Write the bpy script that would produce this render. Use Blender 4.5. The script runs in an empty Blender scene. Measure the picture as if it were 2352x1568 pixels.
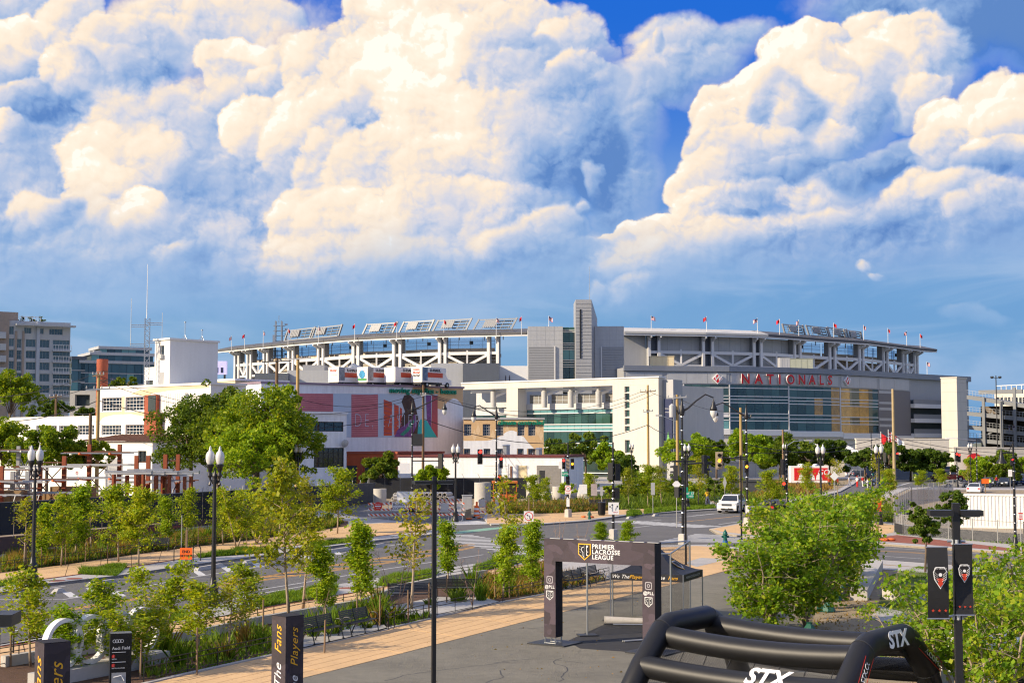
import bpy, bmesh, math, random
import numpy as np
from mathutils import Vector, Matrix

random.seed(7)
SC = bpy.context.scene
COL = SC.collection
PI = math.pi

# ------------------------------------------------------------------ camera
CAM_H = 7.2                      # eye height above the street, metres
FPX = 3267.0                     # focal length in pixels of a 2352 px wide frame (50 mm)
HORIZON = 1014.0                 # row of the horizon in that frame
PITCH = math.atan((HORIZON - 784.0) / FPX)
cam_data = bpy.data.cameras.new('camera')
cam_data.lens = 50.0
cam_data.sensor_width = 36.0
cam_data.clip_start = 0.5
cam_data.clip_end = 20000.0
cam = bpy.data.objects.new('camera', cam_data)
COL.objects.link(cam)
cam.location = (0, 0, CAM_H)
cam.rotation_euler = (PI / 2 + PITCH, 0, 0)
SC.camera = cam

# ------------------------------------------------------------------ render and exposure
SC.render.engine = 'CYCLES'
SC.view_settings.view_transform = 'Standard'
SC.view_settings.look = 'None'
SC.view_settings.exposure = 0.52
SC.view_settings.gamma = 1.0
SC.cycles.max_bounces = 6
SC.cycles.diffuse_bounces = 3
SC.cycles.glossy_bounces = 3
SC.cycles.transparent_max_bounces = 12
SC.cycles.transmission_bounces = 4
SC.cycles.caustics_reflective = False
SC.cycles.caustics_refractive = False
SC.cycles.use_denoising = True
SC.cycles.use_adaptive_sampling = True
SC.cycles.adaptive_threshold = 0.015
SC.cycles.adaptive_min_samples = 8
SC.cycles.filter_width = 1.2

# ------------------------------------------------------------------ sun
SUN_AZ = math.radians(-113.0)    # from +Y towards +X; the sun stands on the left, a little behind the camera
SUN_EL = math.radians(25.0)
SUN_DIR = Vector((math.sin(SUN_AZ) * math.cos(SUN_EL), math.cos(SUN_AZ) * math.cos(SUN_EL), math.sin(SUN_EL)))
sun_data = bpy.data.lights.new('sun', 'SUN')
sun_data.energy = 5.0
sun_data.angle = math.radians(0.55)
sun_data.color = (1.0, 0.83, 0.60)
sun = bpy.data.objects.new('sun', sun_data)
COL.objects.link(sun)
sun.rotation_euler = (-SUN_DIR).to_track_quat('-Z', 'Y').to_euler()
# ------------------------------------------------------------------ sky (world nodes)
class NX:
 """tiny expression wrapper round shader node sockets"""
 nt = None
 def __init__(self, s): self.s = s
 @staticmethod
 def m(op, *a, clamp=False):
  n = NX.nt.nodes.new('ShaderNodeMath'); n.operation = op; n.use_clamp = clamp
  for i, v in enumerate(a):
   if isinstance(v, NX): NX.nt.links.new(v.s, n.inputs[i])
   else: n.inputs[i].default_value = v
  return NX(n.outputs[0])
 def __add__(a, b): return NX.m('ADD', a, b)
 __radd__ = __add__
 def __sub__(a, b): return NX.m('SUBTRACT', a, b)
 def __rsub__(a, b): return NX.m('SUBTRACT', b, a)
 def __mul__(a, b): return NX.m('MULTIPLY', a, b)
 __rmul__ = __mul__
 def __truediv__(a, b): return NX.m('DIVIDE', a, b)

def xyz(x, y, z):
 n = NX.nt.nodes.new('ShaderNodeCombineXYZ')
 for i, v in enumerate((x, y, z)):
  if isinstance(v, NX): NX.nt.links.new(v.s, n.inputs[i])
  else: n.inputs[i].default_value = v
 return NX(n.outputs[0])
def split(v):
 n = NX.nt.nodes.new('ShaderNodeSeparateXYZ'); NX.nt.links.new(v.s, n.inputs[0])
 return [NX(o) for o in n.outputs]
def sstep(x, a, b, lo=0.0, hi=1.0):
 n = NX.nt.nodes.new('ShaderNodeMapRange'); n.interpolation_type = 'SMOOTHSTEP'
 NX.nt.links.new(x.s, n.inputs['Value'])
 n.inputs['From Min'].default_value = a; n.inputs['From Max'].default_value = b
 n.inputs['To Min'].default_value = lo; n.inputs['To Max'].default_value = hi
 return NX(n.outputs[0])
def noise(v, scale, detail=3, rough=0.5, dims='3D', color=False, dist=0.0):
 n = NX.nt.nodes.new('ShaderNodeTexNoise'); n.noise_dimensions = dims
 NX.nt.links.new(v.s, n.inputs['Vector'])
 n.inputs['Scale'].default_value = scale; n.inputs['Detail'].default_value = detail
 n.inputs['Roughness'].default_value = rough; n.inputs['Distortion'].default_value = dist
 return NX(n.outputs['Color' if color else 'Fac'])
def voro(v, scale, detail, rough=0.5, smooth=True, dims='2D'):
 n = NX.nt.nodes.new('ShaderNodeTexVoronoi'); n.voronoi_dimensions = dims
 n.feature = 'SMOOTH_F1' if smooth else 'F1'; n.normalize = True
 NX.nt.links.new(v.s, n.inputs['Vector'])
 n.inputs['Scale'].default_value = scale; n.inputs['Detail'].default_value = detail
 n.inputs['Roughness'].default_value = rough; n.inputs['Lacunarity'].default_value = 2.1
 if smooth: n.inputs['Smoothness'].default_value = 0.35
 return NX(n.outputs['Distance'])
def mixc(f, a, b):
 n = NX.nt.nodes.new('ShaderNodeMix'); n.data_type = 'RGBA'; n.clamp_factor = True
 if isinstance(f, NX): NX.nt.links.new(f.s, n.inputs[0])
 else: n.inputs[0].default_value = f
 for i, c in ((6, a), (7, b)):
  if isinstance(c, NX): NX.nt.links.new(c.s, n.inputs[i])
  else: n.inputs[i].default_value = (*c, 1)
 return NX(n.outputs[2])
def srgb(r, g, b):
 return tuple((c / 12.92 if c <= 0.04045 else ((c + 0.055) / 1.055) ** 2.4) for c in (r / 255, g / 255, b / 255))
def ramp(f, stops):
 n = NX.nt.nodes.new('ShaderNodeValToRGB'); cr = n.color_ramp
 NX.nt.links.new(f.s, n.inputs[0])
 while len(cr.elements) < len(stops): cr.elements.new(0.5)
 for e, (p, c) in zip(cr.elements, stops): e.position = p; e.color = (*c, 1)
 return NX(n.outputs[0])

def px_dir(x, y):
 """azimuth and elevation of a picture point"""
 u, v = (x - 1176.0) / FPX, (784.0 - y) / FPX
 d = Vector((u, math.cos(PITCH) - v * math.sin(PITCH), math.sin(PITCH) + v * math.cos(PITCH)))
 return math.atan2(d.x, d.y), math.atan2(d.z, math.hypot(d.x, d.y))

def build_world():
 w = bpy.data.worlds.new('World'); SC.world = w; w.use_nodes = True
 nt = w.node_tree; nt.nodes.clear(); NX.nt = nt
 tc = nt.nodes.new('ShaderNodeTexCoord')
 D = NX(tc.outputs['Generated'])
 dx, dy, dz = split(D)
 az = NX.m('ARCTAN2', dx, dy)
 el = NX.m('ARCSINE', NX.m('MINIMUM', NX.m('MAXIMUM', dz, -1.0), 1.0))
 # the same weather all round: the pattern folds back every 47.5 degrees of azimuth
 W = 0.4145
 a = NX.m('PINGPONG', az + W + 8 * W, 2 * W) - W
 P0 = xyz(a * 3.2, el * 3.2, 0.0)
 # slow and fine domain warps
 w1 = noise(P0, 3.0, 2, 0.5, '2D', color=True)
 w2 = noise(P0, 12.0, 4, 0.55, '2D', color=True)
 w1x, w1y, _ = split(w1); w2x, w2y, _ = split(w2)
 ax = a + (w1x - 0.5) * 0.040 + (w2x - 0.5) * 0.011
 ey = el + (w1y - 0.5) * 0.040 + (w2y - 0.5) * 0.011

 PW = xyz(ax, ey, 0.0)
 def billow(da, de):
  v = xyz(a + (w2x - 0.5) * 0.012 + da, (el + (w2y - 0.5) * 0.012 + de) * 1.12, 0.0)
  b = voro(v, 32.0, 3.6, 0.57, smooth=False)
  return 1.05 - b * b * 2.2
 B0 = billow(0.0, 0.0); B1 = billow(-0.0026, 0.0034)
 G0 = noise(P0, 4.0, 2.5, 0.5, '2D')
 rel = (B0 - B1) * 0.48 + (B0 - 0.68) * 0.13 + (G0 - 0.5) * 0.85 - 0.10

 def balls(name, ls):
  """heads of cloud stacked from far to near; every one lit from the upper left, its far side dissolving into the next"""
  g = bpy.data.node_groups.new(name, 'ShaderNodeTree')
  for nm, ty, io in (('P', 'NodeSocketVector', 'INPUT'), ('B', 'NodeSocketFloat', 'INPUT'), ('R', 'NodeSocketFloat', 'INPUT'),
                           ('S', 'NodeSocketFloat', 'INPUT'), ('C', 'NodeSocketFloat', 'INPUT'), ('S', 'NodeSocketFloat', 'OUTPUT'), ('C', 'NodeSocketFloat', 'OUTPUT')):
   g.interface.new_socket(name=nm, in_out=io, socket_type=ty)
  NX.nt = g
  gi = g.nodes.new('NodeGroupInput'); go = g.nodes.new('NodeGroupOutput')
  cnt = 0
  P, B, R, S, C = [NX(gi.outputs[k]) for k in range(5)]
  for l in ls:
   x, y, rx, ry = l[:4]
   tone = l[4] if len(l) > 4 else 0.0
   soft = l[5] if len(l) > 5 else 0.30
   fade = l[6] if len(l) > 6 else 0.75
   ca,ce=px_dir(x,y)
   if cnt % 3 == 0:                                             # heads wait for those behind them
    c=g.nodes.new('ShaderNodeVectorMath');c.operation='MULTIPLY_ADD'
    g.links.new(S.s,c.inputs[0]);c.inputs[1].default_value=(1e-9,1e-9,0);g.links.new(P.s,c.inputs[2]);P=NX(c.outputs[0])
   cnt+=1
   v=g.nodes.new('ShaderNodeVectorMath');v.operation='MULTIPLY_ADD'
   g.links.new(P.s,v.inputs[0]);v.inputs[1].default_value=(FPX/rx,FPX/ry,0);v.inputs[2].default_value=(-ca*FPX/rx,-ce*FPX/ry,1)
   q=g.nodes.new('ShaderNodeVectorMath');q.operation='DOT_PRODUCT';g.links.new(v.outputs[0],q.inputs[0]);g.links.new(v.outputs[0],q.inputs[1])
   w=g.nodes.new('ShaderNodeVectorMath');w.operation='DOT_PRODUCT';g.links.new(v.outputs[0],w.inputs[0]);w.inputs[1].default_value=(-0.66*0.34,0.75*0.34,0.58+tone)
   wv=NX(w.outputs['Value'])
   h=B-NX(q.outputs['Value'])
   al=sstep(h,-1.55-soft*0.6,-1.55+soft)
   al=al*sstep(wv,0.58+tone-1.15*0.34,0.58+tone-0.034,1.0-fade,1.0)
   sh=wv+R
   n=g.nodes.new('ShaderNodeMix');n.data_type='FLOAT'
   g.links.new(al.s,n.inputs[0]);g.links.new(S.s,n.inputs[2]);g.links.new(sh.s,n.inputs[3])
   S=NX(n.outputs[0]);C=NX.m('MAXIMUM',C,al)
  g.links.new(S.s,go.inputs[0]);g.links.new(C.s,go.inputs[1])
  NX.nt=nt
  return g
 S,C=None,None
 def stack(name,ls,S,C):
  g=nt.nodes.new('ShaderNodeGroup');g.node_tree=balls(name,ls)
  for k,v in ((0,PW),(1,B0),(2,rel),(3,S),(4,C)):
   if isinstance(v,NX):nt.links.new(v.s,g.inputs[k])
   else:g.inputs[k].default_value=v
  return NX(g.outputs[0]),NX(g.outputs[1])

 # clear air: Nishita sky, deepened to the polarised blue of the picture
 sky=nt.nodes.new('ShaderNodeTexSky');sky.sky_type='NISHITA';sky.sun_disc=False
 sky.sun_elevation=SUN_EL;sky.sun_rotation=SUN_AZ;sky.air_density=1.6;sky.dust_density=0.6;sky.ozone_density=4.0
 nish=NX(sky.outputs[0])
 n=nt.nodes.new('ShaderNodeMix');n.data_type='RGBA';n.blend_type='MULTIPLY';n.inputs[0].default_value=1.0
 nt.links.new(nish.s,n.inputs[6]);n.inputs[7].default_value=(0.030,0.062,0.108,1)
 clear=NX(n.outputs[2])
 lowf=sstep(el,0.05,0.30)
 blue=mixc(lowf,srgb(134,174,216),srgb(12,98,214))
 base=mixc(0.75,clear,blue)

 # thin high veil and the long grey-blue streaks near the horizon
 Ps=xyz(a*1.0,el*4.2,3.0)
 st=noise(Ps,7.0,5,0.55,'2D',dist=0.4)
 veil=sstep(st,0.40,0.70)*sstep(el,0.01,0.05)*sstep(el,0.23,0.10)
 base=mixc(sstep(a,-0.05,0.30)*0.5*sstep(el,0.20,0.04),base,srgb(86,142,198))
 base=mixc(veil*0.6,base,srgb(164,188,219))
 dark=sstep(st,0.52,0.30)*sstep(el,0.025,0.07)*sstep(el,0.16,0.09)
 base=mixc(dark*0.35,base,srgb(104,152,202))

 far=[(120,330,330,260,-.15,1.1,.2),(480,420,240,230,-.17,1.1,.2),(300,600,480,130,-.15,1.1,.2),(900,610,420,110,-.12,1.1,.2),(720,330,160,260,-.13,1.1,.2),(1900,560,460,90,-.30,1.1,.2),(1500,600,260,80,-.2,1.1,.2),
           (60,40,150,60,-.12,.8),(190,55,70,80,.12),(100,120,100,50,.1),(420,40,130,60,-.02,.7),(430,120,150,80,.05,.6),(560,70,110,60,.03,.5),
           (300,110,90,70,.08),(1530,90,110,50,-.12,.7),(1620,105,130,55,-.14,.7),(1480,170,70,70,-.08,.5),(1570,170,110,60,-.16,.6),(1430,260,90,110,-.18,.8),
           (640,170,80,80,.0,.6),(1420,420,90,120,-.3,.9),(230,170,120,60,.08),(60,110,60,40,.12),(2200,5,300,60,-.50,1.0,.1),(2290,35,240,80,-.52,1.0,.1)]
 left=[(270,205,120,70,-.10),(330,190,65,60,-.18),(30,190,70,60,-.26),(110,235,75,45,-.26),(160,160,60,50,.08),(0,280,70,50,-.14),(40,300,34,36,.14),
   (400,300,80,90,.0,.6),(500,160,60,45,.16),(560,150,60,36,.12),(530,200,80,45,-.22),(600,200,50,50,-.06),(520,260,90,60,-.2,.8),(300,320,130,90,.02,.6),(240,380,90,80,.08),
   (370,390,80,90,-.02,.5),(200,450,60,80,.10),(290,430,70,50,-.06),(260,520,110,46,.0,.7),(330,475,66,52,.12),(300,510,50,36,.08,.6),(60,495,56,44,.04,.6),(110,500,40,40,-.08,.6)]
 main=[(870,60,90,70,.12),(980,40,120,80,.14),(1090,30,120,70,.14),(1210,55,110,70,.10),(790,90,70,50,.08),(720,150,80,80,.06),(1290,120,100,80,.05),(690,240,60,70,.10),(590,300,74,70,.08),
   (830,170,110,90,.12),(950,150,110,90,.14),(1050,110,100,70,.12),(1150,110,100,70,.02),(700,330,90,100,.08),(1120,200,120,90,-.08),(880,260,140,100,.14),(770,280,80,80,.10),(1010,290,150,120,.13),
   (1210,200,90,90,-.12),(1320,210,80,80,.0),(800,380,110,100,.10),(1120,300,130,100,-.06),(1260,290,110,100,-.2,.5),(910,400,140,120,.13),(1040,410,140,110,.10),(720,520,90,80,.06),(1210,390,150,110,-.22,.7),
   (1340,350,80,110,-.34,.8),(830,520,120,80,.10),(970,510,130,90,.10),(690,590,80,34,.0,.7),(1100,500,120,80,-.08,.5),(800,600,110,40,.03,.7),(960,600,160,50,.02,.8),(1200,510,110,70,-.25,.7)]
 right=[(2010,85,75,48,.12),(2095,85,66,46,.12),(2140,150,66,70,-.08,.6),(1780,135,56,44,.10),(1850,112,66,42,.12),(1905,105,50,36,.12),(2050,150,80,70,.12),(2100,220,60,60,.06),(1960,170,90,66,.08),(1840,175,100,66,.12),
             (1730,215,70,40,.12),(1890,240,100,70,.06),(1650,250,52,46,.12),(1960,270,80,80,-.10),(1700,295,90,70,.14),(1640,330,46,40,.12),(1790,290,110,80,.04),(1890,330,90,70,.08),(1790,235,62,48,-.26,.8),(1830,268,46,48,-.20,.8),(1750,360,110,70,.0),
             (1660,400,80,60,.10),(1600,430,60,46,.12),(1760,410,90,40,-.24),(1850,400,100,44,-.30),(1640,480,80,46,.08),(1740,460,110,50,-.04,.6),(1690,495,60,26,-.26),(1920,455,90,46,.0,.6),(1540,535,90,42,.06),(1450,545,60,34,.10),(1390,560,50,28,.06),(1325,572,60,30,.0,.6),(1270,590,70,28,-.06,.8),
             (2100,370,100,50,-.30,.6),(2000,400,100,40,-.26,.6),(2290,210,72,48,.12),(2345,205,52,48,.12),(2170,270,60,48,.12),(2230,290,90,60,.12),(2320,280,80,66,.10),(2150,330,48,44,.12),(2300,350,90,40,.04),(2260,380,140,36,-.26,.6),(2120,455,70,44,.0,.6),(2260,440,110,46,-.06,.6),(2335,450,60,46,.0,.6)]
 low=[(1720,545,150,40,-.02,.8),(1900,530,170,36,-.12,.9),(1130,545,70,56,-.20,.6),(1260,525,70,46,.04,.6),(1210,570,120,40,-.06,.8),(1480,590,130,36,.0,.8),(1310,470,26,22,-.05,.9),(1345,400,26,44,-.1,1.0),(2060,500,130,34,-.16,.9),(2300,490,110,34,-.16,.9),
           (1455,650,44,28,.02,.9),(1385,660,34,20,-.02,.9),(2030,640,24,17,-.16,1.1),(2050,660,16,9,-.2,1.1),(2225,740,60,16,-.14,1.0),(1500,95,16,30,.0,.7),(820,640,150,30,-.08,1.0),(420,590,60,24,-.06,1.0)]
 cols=[(0.0,srgb(92,132,192)),(0.20,srgb(132,164,210)),(0.40,srgb(170,187,217)),(0.57,srgb(206,207,219)),(0.76,srgb(243,225,204)),(0.96,srgb(250,236,217)),(1.0,srgb(253,245,233))]
 foot=sstep(el+(w1x-0.5)*0.07,0.065,0.165)
 melt=sstep(el+(w1y-0.5)*0.05,0.042,0.125)
 def shader(col):
  bg=nt.nodes.new('ShaderNodeBackground');nt.links.new(col.s,bg.inputs[0]);bg.inputs[1].default_value=0.77;return bg.outputs[0]
 def choose(fac,a_,b_):
  mx=nt.nodes.new('ShaderNodeMixShader');nt.links.new(fac.s,mx.inputs[0]);nt.links.new(a_,mx.inputs[1]);nt.links.new(b_,mx.inputs[2]);return mx.outputs[0]
 # the cloud heads are looked up sector by sector, with those of the neighbours that reach across
 edges=[-900,420,800,1180,1560,1940,3300]
 sect=[]
 for k in range(6):
  S,C=0.55,0.0
  for nm,ls in (('far',far),('left',left),('main',main),('right',right),('low',low)):
   sub=[l for l in ls if l[0]+l[2]*1.5+130>edges[k] and l[0]-l[2]*1.5-130<edges[k+1]]
   if sub:S,C=stack('clouds_%s_%d' % (nm,k),sub,S,C)
  col=ramp(NX.m('ADD',S,0.0,clamp=True),cols)
  col=mixc(foot,srgb(150,181,217),col)               # cloud bases melt into the murk over the horizon
  sect.append(shader(mixc(C*melt,base,col)))
 acc=sect[0]
 for k in range(1,6):acc=choose(NX.m('GREATER_THAN',a,px_dir(edges[k],500)[0]),acc,sect[k])
 # overhead: same blue out of view, cloud cover added to whiten the ambient light
 hv=sstep(noise(D,2.2,4,0.55),0.36,0.60)
 high=mixc(hv*0.8,base,srgb(225,228,236))
 acc=choose(NX.m('GREATER_THAN',el,0.385),acc,shader(high))
 gnd=shader(mixc(0.0,srgb(120,128,126),srgb(120,128,126)))
 acc=choose(NX.m('LESS_THAN',dz,-0.012),acc,gnd)
 out=nt.nodes.new('ShaderNodeOutputWorld');nt.links.new(acc,out.inputs[0])
 w.cycles.sampling_method='NONE'
build_world()
# ------------------------------------------------------------------ helpers: picture <-> place
def ray(x,y):
 u,v=(x-1176.0)/FPX,(784.0-y)/FPX
 return Vector((u,math.cos(PITCH)-v*math.sin(PITCH),math.sin(PITCH)+v*math.cos(PITCH)))
def AZ(x,y,z):                      # point of the sight line at height z
 d=ray(x,y);t=(z-CAM_H)/d.z
 return Vector((d.x*t,d.y*t,z))
def G(x,y,z=0.0):return AZ(x,y,z)
def AY(x,y,Y):                      # point of the sight line at depth Y
 d=ray(x,y);t=Y/d.y
 return Vector((d.x*t,Y,CAM_H+d.z*t))
def GX(x,Y,z=0.0):                  # ground point at column x and depth Y
 return Vector(((x-1176.0)/FPX*Y*1.003,Y,z))

# ------------------------------------------------------------------ helpers: objects
def tag(o,label=None,cat=None,group=None,kind=None):
 if label:o['label']=label
 if cat:o['category']=cat
 if group:o['group']=group
 if kind:o['kind']=kind
 return o
def empty(name,loc=(0,0,0),rz=0.0,label=None,cat=None,group=None,parent=None):
 o=bpy.data.objects.new(name,None);COL.objects.link(o)
 o.location=loc;o.rotation_euler=(0,0,rz);o.empty_display_size=0.2
 if parent:o.parent=parent
 return tag(o,label,cat,group)
def obj(name,mesh,parent=None,loc=None,rz=None,scale=None):
 o=bpy.data.objects.new(name,mesh);COL.objects.link(o)
 if parent:o.parent=parent
 if loc is not None:o.location=loc
 if rz is not None:o.rotation_euler=(0,0,rz)
 if scale is not None:o.scale=scale if hasattr(scale,'__len__') else (scale,)*3
 return o
def copy_tree(o,parent=None):
 c=o.copy();COL.objects.link(c);c.parent=parent
 for ch in list(o.children):copy_tree(ch,c)
 return c

class MB:
 """collects shapes into one mesh"""
 def __init__(self):self.v=[];self.f=[];self.mi=[];self.m=0
 def add(self,vs,fs):
  b=len(self.v);self.v.extend([tuple(p) for p in vs]);self.f.extend([tuple(b+i for i in f) for f in fs]);self.mi.extend([self.m]*len(fs));return self
 def box(self,x0,x1,y0,y1,z0,z1):
  return self.add([(x0,y0,z0),(x1,y0,z0),(x1,y1,z0),(x0,y1,z0),(x0,y0,z1),(x1,y0,z1),(x1,y1,z1),(x0,y1,z1)],
      [(0,3,2,1),(4,5,6,7),(0,1,5,4),(1,2,6,5),(2,3,7,6),(3,0,4,7)])
 def cbox(self,c,s,rz=0.0,rx=0.0):
  M=Matrix.Translation(Vector(c))@Matrix.Rotation(rz,4,'Z')@Matrix.Rotation(rx,4,'X')
  h=[k/2 for k in s]
  vs=[M@Vector((a*h[0],b*h[1],d*h[2])) for d in (-1,1) for a,b in ((-1,-1),(1,-1),(1,1),(-1,1))]
  return self.add(vs,[(0,3,2,1),(4,5,6,7),(0,1,5,4),(1,2,6,5),(2,3,7,6),(3,0,4,7)])
 def bar(self,p,q,w,h=None,up=(0,0,1)):
  p,q=Vector(p),Vector(q);d=(q-p).normalized();h=h or w
  s=d.cross(Vector(up))
  if s.length<1e-4:s=d.cross(Vector((0,1,0)))
  s.normalize();t=s.cross(d);s *= w/2;t *= h/2
  return self.add([p-s-t,p+s-t,p+s+t,p-s+t,q-s-t,q+s-t,q+s+t,q-s+t],
      [(0,3,2,1),(4,5,6,7),(0,1,5,4),(1,2,6,5),(2,3,7,6),(3,0,4,7)])
 def tube(self,p,q,r0,r1=None,n=8,cap=True):
  return self.path([p,q],[r0,r0 if r1 is None else r1],n,cap)
 def path(self,pts,rs,n=8,cap=True,closed=False):
  pts=[Vector(p) for p in pts]
  if not hasattr(rs,'__len__'):rs=[rs]*len(pts)
  b=len(self.v);k=len(pts);prev=None
  for i,p in enumerate(pts):
   if closed:d=pts[(i+1) % k]-pts[i-1]
   else:d=pts[min(i+1,k-1)]-pts[max(i-1,0)]
   d.normalize()
   if prev is None:
    a=d.cross(Vector((0,0,1)))
    if a.length<1e-3:a=d.cross(Vector((1,0,0)))
   else:a=prev-d*prev.dot(d)
   a.normalize();prev=a;c=d.cross(a)
   for j in range(n):
    t=2*PI*j/n
    self.v.append(tuple(p+(a*math.cos(t)+c*math.sin(t))*rs[i]))
  fs=[]
  for i in range(k if closed else k-1):
   o0,o1=b+i*n,b+((i+1) % k)*n
   for j in range(n):fs.append((o0+j,o0+(j+1) % n,o1+(j+1) % n,o1+j))
  if cap and not closed:
   fs.append(tuple(b+j for j in reversed(range(n))));fs.append(tuple(b+(k-1)*n+j for j in range(n)))
  self.f.extend(fs);self.mi.extend([self.m]*len(fs));return self
 def lathe(self,prof,c=(0,0,0),n=12):
  b=len(self.v);c=Vector(c)
  for r,z in prof:
   for j in range(n):
    t=2*PI*j/n;self.v.append((c.x+r*math.cos(t),c.y+r*math.sin(t),c.z+z))
  fs=[]
  for i in range(len(prof)-1):
   for j in range(n):fs.append((b+i*n+j,b+i*n+(j+1) % n,b+(i+1)*n+(j+1) % n,b+(i+1)*n+j))
  fs.append(tuple(b+j for j in reversed(range(n))));fs.append(tuple(b+(len(prof)-1)*n+j for j in range(n)))
  self.f.extend(fs);self.mi.extend([self.m]*len(fs));return self
 def prism(self,poly,z0,z1):
  n=len(poly);b=len(self.v)
  ar=sum(poly[i][0]*poly[(i+1) % n][1]-poly[(i+1) % n][0]*poly[i][1] for i in range(n))
  if ar<0:poly=list(reversed(poly))
  vs=[(p[0],p[1],z0) for p in poly]+[(p[0],p[1],z1) for p in poly]
  fs=[tuple(reversed(range(n))),tuple(range(n,2*n))]+[(i,(i+1) % n,n+(i+1) % n,n+i) for i in range(n)]
  return self.add(vs,fs)
 def sheet(self,poly,z):
  n=len(poly);ar=sum(poly[i][0]*poly[(i+1) % n][1]-poly[(i+1) % n][0]*poly[i][1] for i in range(n))
  if ar<0:poly=list(reversed(poly))
  return self.add([(p[0],p[1],z) for p in poly],[tuple(range(n))])
 def quad(self,a,b,c,d):return self.add([a,b,c,d],[(0,1,2,3)])
 def mesh(self,name,mats,smooth=False,angle=None):
  me=bpy.data.meshes.new(name);me.from_pydata(self.v,[],self.f)
  for m in (mats if isinstance(mats,(list,tuple)) else [mats]):me.materials.append(m)
  if any(self.mi):me.polygons.foreach_set('material_index',self.mi)
  if smooth:
   me.polygons.foreach_set('use_smooth',[True]*len(me.polygons))
   if angle is not None:me.set_sharp_from_angle(angle=math.radians(angle))
  me.update();return me
 def build(self,name,mats,parent=None,smooth=False,loc=None,rz=None,angle=40):
  return obj(name,self.mesh(name,mats,smooth,angle),parent,loc,rz)

def np_mesh(name,verts,quads,mats,mi=None,smooth=False):
 me=bpy.data.meshes.new(name);nv,nf=len(verts),len(quads);k=quads.shape[1]
 me.vertices.add(nv);me.vertices.foreach_set('co',np.asarray(verts,dtype=np.float32).ravel())
 me.loops.add(nf*k);me.loops.foreach_set('vertex_index',np.asarray(quads,dtype=np.int32).ravel())
 me.polygons.add(nf);me.polygons.foreach_set('loop_start',np.arange(0,nf*k,k,dtype=np.int32))
 for m in (mats if isinstance(mats,(list,tuple)) else [mats]):me.materials.append(m)
 if mi is not None:me.polygons.foreach_set('material_index',np.asarray(mi,dtype=np.int32))
 if smooth:me.polygons.foreach_set('use_smooth',np.ones(nf,dtype=bool))
 me.update(calc_edges=True);me.validate();return me

# ------------------------------------------------------------------ helpers: materials
MATS={}
def M(name,col,rough=0.6,metal=0.0,var=0.14,scale=3.0,bump=0.0,bscale=40.0,spec=0.4,streak=0.0,clear=0.0,trans=0.0,glow=0.0,island=0.0,alpha=None):
 if name in MATS:return MATS[name]
 m=bpy.data.materials.new(name);m.use_nodes=True;nt=m.node_tree;N=nt.nodes;L=nt.links
 p=N['Principled BSDF'];p.inputs['Roughness'].default_value=rough;p.inputs['Metallic'].default_value=metal
 p.inputs['Specular IOR Level'].default_value=spec;p.inputs['Coat Weight'].default_value=clear
 tc=N.new('ShaderNodeTexCoord')
 def nz(sc,det=4,vec=None,ro=0.6):
  n=N.new('ShaderNodeTexNoise');n.inputs['Scale'].default_value=sc;n.inputs['Detail'].default_value=det;n.inputs['Roughness'].default_value=ro
  L.new(vec or tc.outputs['Object'],n.inputs['Vector']);return n.outputs['Fac']
 def mth(op,a,b):
  n=N.new('ShaderNodeMath');n.operation=op
  for i,v in enumerate((a,b)):
   if hasattr(v,'links'):L.new(v,n.inputs[i])
   else:n.inputs[i].default_value=v
  return n.outputs[0]
 f=mth('ADD',mth('MULTIPLY',nz(scale),0.6),mth('MULTIPLY',nz(scale*9.3,3),0.4))
 k=mth('ADD',mth('MULTIPLY',mth('SUBTRACT',f,0.5),var*4.0),1.0)
 if streak:
  mp=N.new('ShaderNodeMapping');mp.inputs['Scale'].default_value=(2.2,2.2,0.12);L.new(tc.outputs['Object'],mp.inputs['Vector'])
  s=nz(1.0,5,mp.outputs[0],0.65)
  k=mth('MULTIPLY',k,mth('ADD',mth('MULTIPLY',mth('SUBTRACT',s,0.5),streak*3.0),1.0))
 if island:
  g=N.new('ShaderNodeNewGeometry')
  k=mth('MULTIPLY',k,mth('ADD',mth('MULTIPLY',mth('SUBTRACT',g.outputs['Random Per Island'],0.5),island*2),1.0))
 mix=N.new('ShaderNodeVectorMath');mix.operation='SCALE';mix.inputs[0].default_value=col
 L.new(k,mix.inputs['Scale']);L.new(mix.outputs[0],p.inputs['Base Color'])
 if bump:
  b=N.new('ShaderNodeBump');b.inputs['Strength'].default_value=bump;b.inputs['Distance'].default_value=0.02
  L.new(nz(bscale,5),b.inputs['Height']);L.new(b.outputs[0],p.inputs['Normal'])
 if trans:p.inputs['Transmission Weight'].default_value=trans
 if glow:p.inputs['Emission Color'].default_value=(*col,1);p.inputs['Emission Strength'].default_value=glow
 MATS[name]=m;return m
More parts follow.
